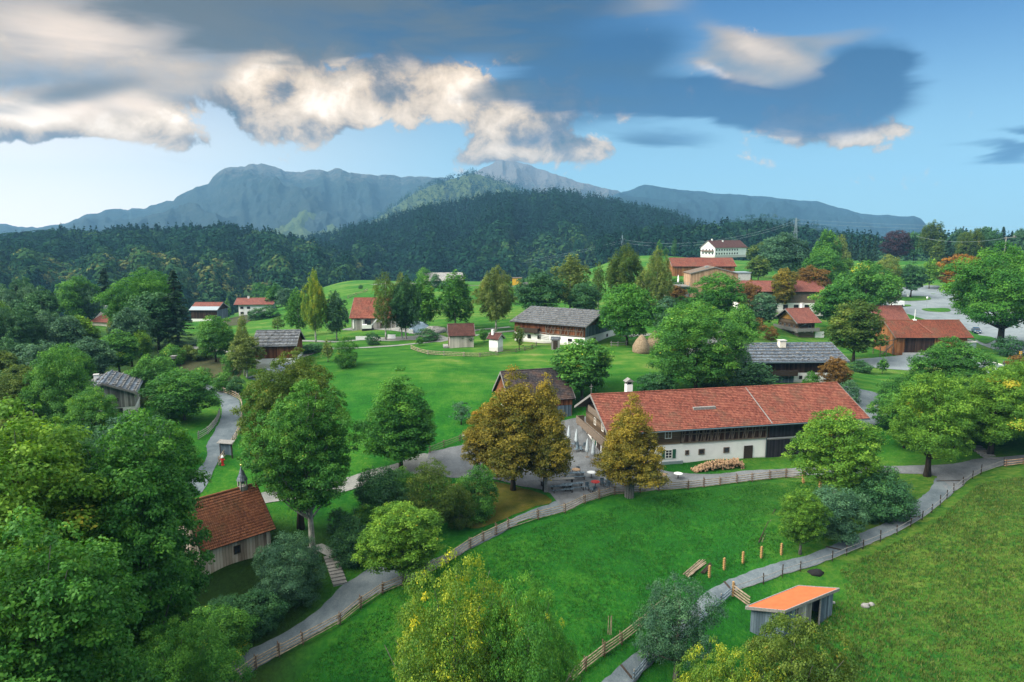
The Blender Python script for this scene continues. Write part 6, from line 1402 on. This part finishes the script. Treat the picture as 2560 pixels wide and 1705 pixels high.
# notched posts in the meadow
for i, (u, v, t_) in enumerate(((1773, 1444, 'one nearest the rail pile'), (1810, 1424, 'second from the rail pile'), (1857, 1408, 'middle one'), (1903, 1395, 'second from the egg-shaped bush'), (1953, 1387, 'one nearest the egg-shaped bush'))):
    r = gp('notched_post', u, v, 'fresh notched wooden post standing in the near meadow, ' + t_, 'post', R(30), 'notched posts in the near meadow'); m_ = MB(); m_.box(-.07, -.07, -.3, .07, .07, 1.2)
    m_.build('post_shaft', M_NEWWOOD, r); m_ = MB()
    for k in range(6): m_.prism([(-.13, -.10, .2 + k * .18), (.13, -.10, .12 + k * .18), (.13, -.10, .17 + k * .18), (-.13, -.10, .25 + k * .18)], (0, .20, 0))
    m_.build('notch', M_NEWWOOD, r)
for (u, v, lb) in ((2050, 1222, 'fresh notched post under the bright green tree by the black barn gate'), (2008, 1208, 'fresh notched post at the end of the rail fence')):
    r = gp('notched_post', u, v, lb, 'post', 0, 'notched posts by the barn gate'); m_ = MB(); m_.box(-.09, -.09, -.3, .09, .09, 1.5); m_.build('post_shaft', M_NEWWOOD, r); m_ = MB()
    for k in range(6): m_.box(-.17, -.12, .25 + k * .2, .17, .12, .31 + k * .2)
    m_.build('notch', M_NEWWOOD, r)
# rail pile
p = ground(1740, 1420); r = empty('rail_pile', p, R(50), 'pile of old fence rails left in the near meadow', 'timber'); m_ = MB(); rg = random.Random(9)
for k in range(12): y = rg.uniform(-.35, .3); z = rg.uniform(.03, .22); m_.tube([(-1.9 + rg.uniform(-.4, .4), y, z), (1.5 + rg.uniform(-.5, .5), y + rg.uniform(-.2, .2), z + .05)], .045, 5)
m_.build('old_rail', M_FENCE, r); m_ = MB()
for k in range(9): y = rg.uniform(-1.1, -.75); z = rg.uniform(.03, .15); m_.tube([(-.6 + rg.uniform(-.3, .3), y, z), (1.4 + rg.uniform(-.3, .3), y + .1, z + .05)], .055, 5)
m_.build('dark_rail', M_TIMBERD, r)
a_, b_ = ground(1897, 1357), ground(1938, 1275); r = empty('long_pole', a_, 0, 'long dark pole lying in the near meadow above the notched posts', 'pole'); m_ = MB(); q = b_ - a_; m_.tube([(0, 0, .05), q * .5 + Vector((0, 0, .25)), q + Vector((0, 0, .1))], [.07, .06, .04], 6); m_.build('pole_shaft', M_TIMBERD, r)
m_ = MB(); m_.tube([(.35, .1, .05), q * .6 + Vector((.2, 0, .3))], [.05, .03], 6); m_.build('side_pole', M_TIMBER, r)
r = gp('stake_bundle', 1524, 1586, 'three slim stakes standing in the near meadow above the yellow-tipped young tree', 'stakes'); m_ = MB()
for x_, a_ in ((-.14, .05), (.0, .12), (.12, .04)): m_.tube([(x_, 0, -.2), (x_ + a_, .1, 1.6)], .03, 5)
m_.build('stake', M_FENCE, r)
# gate panel at the shed
a_, b_ = ground(1832, 1489), ground(1874, 1516); r = empty('hurdle', a_, 0, 'leaning board hurdle between the path and the orange-roofed shed', 'hurdle'); d = b_ - a_; m_ = MB()
for k in range(4): m_.beam((0, 0, 1.0 - k * .27), d + Vector((0, 0, .85 - k * .27)), .16, .05)
m_.build('board', M_FENCE, r); m_ = MB(); m_.beam((0, 0, -.2), (0, 0, 1.35), .15, .15); m_.build('post', M_NEWWOOD, r)
# path drains
for (u0, v0, u1, v1) in ((1810, 1455, 1832, 1480), (1552, 1664, 1580, 1698), (2065, 1368, 2102, 1376), (2245, 1291, 2300, 1294), (2341, 1204, 2400, 1203)):
    a_, b_ = ground(u0, v0), ground(u1, v1); r = empty('path_drain', a_, 0, 'wooden drain across the gravel path, one of five', 'drain', 'drains across the gravel path'); m_ = MB(); m_.beam((0, 0, .08), b_ - a_ + Vector((0, 0, .08)), .16, .06); m_.build('drain_board', M_TIMBERD, r)
for i, (u, v, s_) in enumerate(((2163, 1517, .30), (2178, 1513, .22), (2083, 1508, .16))):
    p = ground(u, v); m_ = MB(); m_.blob((0, 0, s_ * .4), s_, i * 7, (1.2, .9, .75), 2, .5); o = m_.build('boulder', M_STONE, None, True); o.location = p
    tag(o, ('largest pale boulder on the dry pasture right of the shed', 'small pale boulder touching the largest one', 'tiny stone near the corner of the orange-roofed shed')[i], 'boulder')
p = ground(2040, 1432); m_ = MB(); m_.blob((0, 0, 0), .75, 3, (1, .6, .5), 2, .4); o = m_.build('culvert', M_DARK, None, True); o.location = p; tag(o, 'dark culvert mouth under the curving path', 'culvert')
# garden terrace of the farmhouse
p = ground(1392, 1213); r = empty('trestle_table', p, R(12), 'long pale trestle table at the edge of the cobbled yard', 'table'); m_ = MB(); m_.box(-2.2, -.35, .72, 2.2, .35, .78); m_.build('table_top', M_TIMBERG, r)
for x_ in (-1.9, 1.9): m_ = MB(); m_.box(x_ - .05, -.3, 0, x_ + .05, .3, .72); m_.build('leg', M_TIMBERD, r)
for i, (u, v, a_, t_) in enumerate(((1404, 1228, 12, 'nearer the trestle table'), (1432, 1222, 12, 'behind the first bench pair'), (1436, 1196, 8, 'farthest from the fence'))):
    r = gp('beer_bench', u, v, 'dark folding bench and table set in the cobbled yard, ' + t_, 'bench', R(a_), 'bench sets in the cobbled yard'); m_ = MB(); m_.box(-1.3, -.25, .70, 1.3, .25, .75); m_.build('table_top', M_BBLUE, r); m_ = MB(); m_.box(-1.3, -.75, .43, 1.3, -.5, .47); m_.box(-1.3, .5, .43, 1.3, .75, .47); m_.build('seat', M_BBLUE, r)
    m_ = MB()
    for x_ in (-1.1, 1.1): m_.box(x_ - .03, -.7, 0, x_ + .03, -.55, .43); m_.box(x_ - .03, .55, 0, x_ + .03, .7, .43); m_.box(x_ - .03, -.15, 0, x_ + .03, .15, .7)
    m_.build('leg', M_TIMBERD, r)
def table_set(u, v, col, lb):
    r = gp('round_table', u, v, lb, 'table', 0, 'round tables in the cobbled yard'); m_ = MB(); m_.tube([(0, 0, .70), (0, 0, .74)], .55, 14); m_.build('table_top', col, r); m_ = MB(); m_.tube([(0, 0, 0), (0, 0, .7)], .05, 6); m_.tube([(0, 0, 0), (0, 0, .04)], .3, 10); m_.build('leg', M_TIMBERD, r); return r
table_set(1478, 1195, M_WHITEP, 'white round table top in the middle of the cobbled yard'); table_set(1695, 1197, M_WHITEP, 'white round table in front of the firewood end of the farmhouse')
table_set(1488, 1219, M_REDP, 'larger dark red round table beside the fence'); table_set(1440, 1187, M_LOGEND, 'brown-red table between the benches and the gable'); table_set(1655, 1200, M_LOGEND, 'brown-red table beside the upright chestnut')
CH = None
def chair(u, v, rz, lb):
    global CH
    r = gp('garden_chair', u, v, lb, 'chair', rz, 'garden chairs of the cobbled yard')
    if CH is None:
        m_ = MB(); m_.box(-.22, -.22, .42, .22, .22, .46); a_ = m_.build('seat', M_BBLUE, r); m_ = MB(); m_.box(-.22, .19, .47, .22, .23, .9); b_ = m_.build('backrest', M_BBLUE, r); m_ = MB()
        for x_ in (-.2, .17):
            for y_ in (-.2, .17): m_.box(x_, y_, 0, x_ + .03, y_ + .03, .42)
        c_ = m_.build('leg', M_TIMBERD, r); CH = [a_, b_, c_]
    else:
        for s_ in CH: o = s_.copy(); COL.objects.link(o); o.parent = r
for i, (u, v) in enumerate(((1468, 1224), (1476, 1229), (1503, 1211), (1514, 1209), (1525, 1213), (1508, 1217), (1482, 1233), (1518, 1223))): chair(u, v, i * 1.7, 'dark garden chair scattered round the dark red table by the fence')
for i, (u, v) in enumerate(((1443, 1122), (1449, 1127), (1455, 1131), (1461, 1120), (1434, 1117), (1440, 1131))): chair(u, v, i * 1.1, 'garden chair in the crowd before the farmhouse gable wall')
for i, (u, v) in enumerate(((1418, 1183), (1427, 1180), (1446, 1181))): chair(u, v, i * 1.4, 'garden chair beside the brown-red table between benches and gable')
for (u, v, t_) in ((1468, 1143, 'nearest the viewer'), (1441, 1118, 'middle one before the gable'), (1483, 1150, 'beside the upright chestnut crown'), (1422, 1108, 'farthest, near the barn')):
    r = gp('parasol', u, v, 'closed grey-green parasol before the farmhouse gable, ' + t_, 'parasol', 0, 'closed parasols before the gable'); m_ = MB(); m_.tube([(0, 0, 0), (0, 0, 1.1)], .03, 6); m_.tube([(0, 0, 0), (0, 0, .08)], .28, 10); m_.build('pole', M_TIMBER, r)
    m_ = MB(); m_.tube([(0, 0, .75), (0, 0, 1.0), (0, 0, 1.8), (0, 0, 2.5), (0, 0, 2.62)], [.20, .28, .20, .07, .015], 8); m_.build('canopy', M_FABRIC, r)
r = gp('tree_guard', 1573, 1243, 'pale slatted guard round the trunk of the upright chestnut', 'tree guard'); m_ = MB()
for k in range(12): a_ = k * .5236; m_.box(math.cos(a_) * .5 - .05, math.sin(a_) * .5 - .05, -.2, math.cos(a_) * .5 + .05, math.sin(a_) * .5 + .05, 1.7)
m_.build('slat', M_TIMBERG, r); m_ = MB(); m_.tube([(0, 0, 1.4), (0, 0, 1.46)], .56, 12, False); m_.build('hoop', M_TIMBER, r)
r = gp('stone_post', 1364, 1230, 'grey square gatepost at the end of the trestle table', 'post'); m_ = MB(); m_.box(-.2, -.2, -.3, .2, .2, 1.7); m_.build('post_shaft', M_TIMBERG, r)
# sign plates on the lane verge
for (u, v, lb) in ((1158, 1094, 'small white sign on the dark fence by the lane'), (757, 1300, 'small white marker stone in the shade of the ash')):
    r = gp('marker', u, v, lb, 'sign'); m_ = MB(); m_.box(-.16, 0, .25, .16, .05, .55); m_.build('plate', M_WHITEP, r); m_ = MB(); m_.box(-.03, .051, -.1, .03, .1, .5); m_.build('post', M_TIMBERD, r)
# white things near the lane of the birch row
r = gp('panel_fence', 915, 850, 'white picket panel fence by the far lane', 'fence'); m_ = MB()
for k in range(22): m_.box(-2.2 + k * .2, 0, -.2, -2.07 + k * .2, .04, .85)
m_.build('picket', M_WHITEP, r); m_ = MB(); m_.box(-2.2, .041, .2, 2.2, .08, .28); m_.box(-2.2, .041, .6, 2.2, .08, .68); m_.build('rail', M_WHITEP, r)
r = gp('sign_board', 979, 848, 'broad white sign board behind the crooked birch trunk', 'sign'); m_ = MB(); m_.box(-.85, 0, .1, .85, .06, 1.0); m_.build('board', M_WHITEP, r); m_ = MB(); m_.box(-.6, .061, -.2, -.5, .12, .9); m_.box(.5, .061, -.2, .6, .12, .9); m_.build('post', M_TIMBERG, r)
r = gp('tarpaulin_tent', 1046, 832, 'pale blue tarpaulin shelter behind the birch row', 'tent', R(8)); m_ = MB(); m_.prism([(-2.2, 0, -.2), (-1.9, 0, 1.6), (-.6, 0, 2.5), (1.2, 0, 2.3), (2.4, 0, 1.5), (2.6, 0, -.2)], (0, 3, 0)); m_.build('canopy', M_TARP, r); m_ = MB(); m_.box(-2.2, -.3, -.2, -1.2, -.01, .9); m_.build('crate', M_WHITEP, r)
r = gp('gravel_heap', 1088, 830, 'grey gravel heap at the end of the birch row', 'heap'); m_ = MB(); m_.blob((0, 0, .1), 2.3, 4, (1.2, 1, .6), 3, .25); m_.build('mound', M_STONE, r, True)
# excavator
r = gp('excavator', 920, 826, 'white mini excavator parked before the red-tiled barn', 'excavator', R(10)); m_ = MB()
for y_ in (-.9, .55): m_.box(-1.4, y_, 0, 1.4, y_ + .4, .5)
m_.build('track', M_RUBBER, r); m_ = MB(); m_.box(-1.3, -.8, .55, .9, .8, 1.45); m_.build('body', M_WHITEP, r); m_ = MB(); m_.box(-.2, -.75, 1.451, .8, .2, 2.5); m_.build('cab', M_GLASS, r)
m_ = MB(); m_.beam((.9, .4, 1.2), (2.1, .4, 2.6), .22, .28); m_.beam((2.1, .4, 2.6), (3.3, .4, 1.9), .18, .22); m_.build('boom', M_WHITEP, r); m_ = MB(); m_.prism([(3.1, .1, 1.9), (3.6, .1, 1.9), (3.4, .1, 1.3), (3.0, .1, 1.4)], (0, .6, 0)); m_.build('bucket', M_TIMBERD, r); m_ = MB(); m_.beam((-.9, 0, 1.45), (-.9, 0, 2.7), .1, .1); m_.build('exhaust', M_WHITEP, r)
# car
def car(u, v, rz, mt, lb):
    r = gp('parked_car', u, v, lb, 'car', rz); sh = [(-2.2, .35), (-2.2, .85), (-1.9, 1.0), (-1.5, 1.05), (-.9, 1.5), (1.2, 1.55), (1.9, 1.0), (2.15, .9), (2.2, .35)]
    m_ = MB(); m_.prism([(x, -.88, z) for x, z in sh if z <= 1.06], (0, 1.76, 0)); m_.prism([(-1.5, -.72, 1.05), (-.9, -.66, 1.52), (1.2, -.66, 1.55), (1.85, -.72, 1.02)], (0, 1.40, 0)); m_.build('body', mt, r)
    g_ = MB(); g_.prism([(-1.46, -.62, 1.10), (-.96, -.58, 1.47), (-.98, -.58, 1.49), (-1.50, -.62, 1.12)], (0, 1.2, 0)); g_.prism([(-.85, -.73, 1.1), (1.3, -.73, 1.1), (1.1, -.69, 1.45), (-.8, -.69, 1.45)], (0, .02, 0)); g_.prism([(-.85, .71, 1.1), (1.3, .71, 1.1), (1.1, .67, 1.45), (-.8, .67, 1.45)], (0, .02, 0)); g_.build('window', M_GLASS, r)
    for x_ in (-1.4, 1.35):
        for y_ in (-.9, .7): w_ = MB(); w_.tube([(x_, y_, .33), (x_, y_ + .2, .33)], .34, 14); o = w_.build('wheel', M_RUBBER, r); w_ = MB(); yy = y_ - .01 if y_ < 0 else y_ + .19; w_.tube([(x_, yy, .33), (x_, yy + .02, .33)], .19, 10); w_.build('rim', M_METAL, o)
    for y_ in (-.72, .45): l_ = MB(); l_.box(-2.23, y_, .68, -2.19, y_ + .27, .84); l_.build('headlight', M_WHITEP, r)
    l_ = MB(); l_.box(-2.23, -.26, .45, -2.205, .26, .57); l_.build('number_plate', M_WHITEP, r)
car(2440, 832, R(65), M_CARB, 'dark blue car parked beside the huge spreading tree')
# bicycles? shelter posts and lamps of the car park
for (u, v, h_, lb) in ((2316, 768, 3.0, 'pale lamp post in the middle of the car park'), (2558, 0, 0, '')):
    if not h_: continue
    r = gp('lamp_post', u, v, lb, 'lamp post'); m_ = MB(); m_.tube([(0, 0, 0), (0, 0, h_)], .06, 6); m_.build('pole', M_METAL, r); m_ = MB(); m_.tube([(0, 0, h_), (0, 0, h_ + .1), (0, 0, h_ + .5), (0, 0, h_ + .6)], [.15, .3, .3, .1], 8); m_.build('lamp_head', M_WHITEP, r)
r = gp('car_park_sign', 2270, 744, 'small white sign on the grass strip under the dark round tree', 'sign'); m_ = MB(); m_.box(-.5, 0, .4, .3, .06, 1.5); m_.build('plate', M_WHITEP, r); m_ = MB(); m_.box(-.05, .061, -.1, .05, .12, 1.3); m_.build('post', M_METAL, r)
r = gp('parked_van', 2246, 767, 'white vehicle nose beside the near edge of the car park', 'van'); m_ = MB(); m_.prism([(-2, 0, .35), (2, 0, .35), (2, 0, 1.9), (-1.2, 0, 1.9), (-2, 0, 1.1)], (0, 1.8, 0)); m_.build('body', M_WHITEP, r); m_ = MB(); m_.prism([(-1.9, -.02, 1.15), (-1.0, -.02, 1.15), (-1.0, -.02, 1.75), (-1.2, -.02, 1.75)], (0, .015, 0)); m_.build('window', M_GLASS, r)
for x_ in (-1.3, 1.3): w_ = MB(); w_.tube([(x_, -.05, .35), (x_, .2, .35)], .35, 12); w_.build('wheel', M_RUBBER, r)
r = gp('garden_figure', 2508, 926, 'dark cut-out fir shape standing in the pale yard', 'garden ornament'); m_ = MB()
for z_, w_ in ((0, .5), (.7, .42), (1.3, .32)): m_.prism([(-w_, 0, z_), (w_, 0, z_), (0, 0, z_ + .9)], (0, .1, 0))
m_.build('board_shape', M_BBLUE, r)
r = gp('signpost', 2549, 905, 'slim post with small yellow arrows beside the pale road', 'signpost'); m_ = MB(); m_.tube([(0, 0, -.2), (0, 0, 2.4)], .05, 6); m_.build('pole', M_METAL, r); m_ = MB(); m_.box(-.3, -.03, 1.7, .3, .03, 1.95); m_.box(-.3, -.03, 2.05, .3, .03, 2.3); m_.build('arrow_plate', M_YELP, r)
# power line
def pylon(u, D, vt, vb, lb):
    b0 = pt(u, vb, D); t0 = pt(u, vt, D); Hh_ = t0.z - b0.z; g0 = Z1(b0.x, b0.y); r = empty('power_pylon', (b0.x, b0.y, min(g0, b0.z) - 1), 0, lb, 'pylon', 'power pylons'); Ht = t0.z - r.location.z; m_ = MB(); w0 = Ht * .06
    for sx in (-1, 1):
        for sy in (-1, 1): m_.beam((sx * w0, sy * w0, 0), (sx * .25, sy * .25, Ht), .22, .22)
    for k in range(9):
        z0, z1 = Ht * k / 9, Ht * (k + 1) / 9; a_, b_ = w0 + (.25 - w0) * k / 9, w0 + (.25 - w0) * (k + 1) / 9
        m_.beam((-a_, -a_, z0), (b_, -b_, z1), .12, .12); m_.beam((a_, -a_, z0), (-b_, -b_, z1), .12, .12)
    m_.build('mast', M_METAL, r); m_ = MB()
    for z_, w_ in ((.95, 2.6), (.84, 3.6), (.73, 2.6)): m_.beam((-w_, 0, Ht * z_), (w_, 0, Ht * z_), .2, .2)
    m_.build('cross_arm', M_METAL, r); return r.location + Vector((0, 0, Ht * .9))
q1 = pylon(1985, 520, 545, 640, 'tall lattice pylon rising behind the grey-green trees'); q2 = pylon(1554, 620, 588, 665, 'lattice pylon in front of the wooded hill beyond the olive birch')
q0 = pylon(1045, 900, 662, 720, 'small far pylon above the birch tops'); q3 = Vector((q1.x + 420, q1.y - 120, q1.z + 6))
for i, (a_, b_) in enumerate(((q0, q2), (q2, q1), (q1, q3))):
    m_ = MB(); 
    for dy in (0, 3.0):
        pts = [(b_ - a_) * (k / 14) + Vector((dy * .7, 0, dy * .8 - 9 * (1 - (2 * k / 14 - 1) ** 2))) for k in range(15)]; m_.tube(pts, .045, 4)
    o = m_.build('power_cable', M_METAL); o.location = a_; tag(o, ('power cables sagging towards the far small pylon', 'power cables between the two taller pylons', 'power cables leaving the tallest pylon over the brown chestnuts')[i], 'cable')
b0 = ground(2505, 690); r = empty('utility_pole', b0, 0, 'grey utility pole with crossarm rising above the huge spreading tree', 'utility pole'); t0 = 2
lo, hi = 1, 60
for _ in range(20):
    md = (lo + hi) / 2
    if proj((b0.x, b0.y, b0.z + md))[1] > 592: lo = md
    else: hi = md
m_ = MB(); m_.tube([(0, 0, -1), (0, 0, lo)], [.42, .3], 8); m_.build('pole', M_TIMBERG, r); m_ = MB(); m_.beam((-1.0, 0, lo - .6), (4.5, 0, lo - .1), .35, .35); m_.tube([(3.6, 0, lo - .2), (3.6, 0, lo + .7)], .25, 6); m_.build('cross_arm', M_TIMBERG, r)
m_ = MB(); e_ = pt(2290, 590, 380) - b0; s0 = Vector((0, 0, lo - .5)); m_.tube([s0 + (e_ - s0) * (k / 10) + Vector((0, 0, -2.5 * (1 - (2 * k / 10 - 1) ** 2))) for k in range(11)], .05, 4); o = m_.build('power_cable', M_METAL); o.location = b0; tag(o, 'single cable running from the utility pole across the dark belt of trees', 'cable')
r = gp('bird_box_post', 437, 925, 'small roofed post above the shingled cabin', 'post'); m_ = MB(); m_.box(-.06, -.06, 0, .06, .06, 2.2); m_.build('post_shaft', M_TIMBERD, r); m_ = MB(); m_.box(-.35, -.3, 2.2, .35, .3, 2.6); m_.box(-.5, -.45, 2.6, .5, .45, 2.7); m_.build('box', M_TIMBERG, r)

# ------------------------------------------------------------------ meadow grass
def tufts(name, n, xr, yr, h, mat, seed, lab, keep=None):
    rg = np.random.default_rng(seed); x = rg.uniform(*xr, n); y = rg.uniform(*yr, n)
    if keep is not None: k = keep(x, y); x, y = x[k], y[k]
    z = Z(x, y); n = len(x); V = []; m_ = 4; hh = h * rg.uniform(.5, 1.5, (n, m_)); an = rg.uniform(0, 6.28, (n, m_)); off = rg.normal(size=(n, m_, 2)) * .10; w = .035
    bx = x[:, None] + off[:, :, 0]; by = y[:, None] + off[:, :, 1]; bz = np.repeat(z[:, None], m_, 1) - .02; lean = rg.uniform(.1, .6, (n, m_)) * hh
    c, s_ = np.cos(an), np.sin(an); v = np.stack([np.stack([bx - s_ * w, by + c * w, bz], -1), np.stack([bx + s_ * w, by - c * w, bz], -1), np.stack([bx + c * lean, by + s_ * lean, bz + hh], -1)], 2).reshape(-1, 3)
    t = np.repeat(np.clip(rg.random(n) * .8, 0, 1), m_); me = np_mesh(name, v, np.arange(len(v)).reshape(-1, 3), t); return tag(link_mesh(name, me, mat), lab, 'grass', None, 'stuff')
GT = leaf_mat('grass_blade', (.010,.085,.010), (.020,.125,.012), (.06,.18,.02), (.22,.24,.06), .93, .3)
GD = leaf_mat('dry_grass_blade', (.015,.075,.012), (.07,.13,.02), (.17,.19,.05), (.30,.26,.12), .85, .3)
_pa = lambda pxs: np.array([ground(u, v)[:2] for u, v in pxs])
def inpoly(poly):
    def f(x, y):
        r = np.zeros(len(x), bool); x1, y1 = poly[:, 0], poly[:, 1]; x2, y2 = np.roll(x1, -1), np.roll(y1, -1)
        for k in range(len(poly)):
            c_ = (y1[k] > y) != (y2[k] > y)
            with np.errstate(divide='ignore', invalid='ignore'): r ^= c_ & (x < (x2[k] - x1[k]) * (y - y1[k]) / (y2[k] - y1[k]) + x1[k])
        return r
    return f
near = inpoly(_pa([(700,1750),(860,1570),(1010,1475),(1240,1350),(1420,1292),(1650,1240),(1970,1205),(2150,1205),(2060,1350),(1900,1405),(1760,1460),(1600,1590),(1420,1720)]))
dryp = inpoly(_pa([(1900,1720),(1880,1600),(2120,1500),(2100,1420),(2320,1320),(2450,1210),(2640,1180),(2640,1740)]))
tufts('meadow_grass', 70000, (-16, 45), (38, 86), .13, GT, 3, 'short lush grass of the near meadow', near)
tufts('pasture_grass', 90000, (16, 75), (38, 92), .20, GD, 4, 'rough tussocky grass of the dry pasture', dryp)
# ------------------------------------------------------------------ air
hb = MB(); hb.box(-5200, -200, -75, 5200, 4900, 500)
m_, q = new_mat('evening_air'); pv = q.n('ShaderNodeVolumePrincipled'); pv.inputs['Color'].default_value = (0.23, 0.53, 0.88, 1); pv.inputs['Density'].default_value = HAZE
pv.inputs['Anisotropy'].default_value = 0.0
oo = q.n('ShaderNodeOutputMaterial'); q.nt.links.new(pv.outputs[0], oo.inputs['Volume'])
hz_ = hb.build('haze', m_); tag(hz_, 'pale evening haze', None, None, 'stuff')
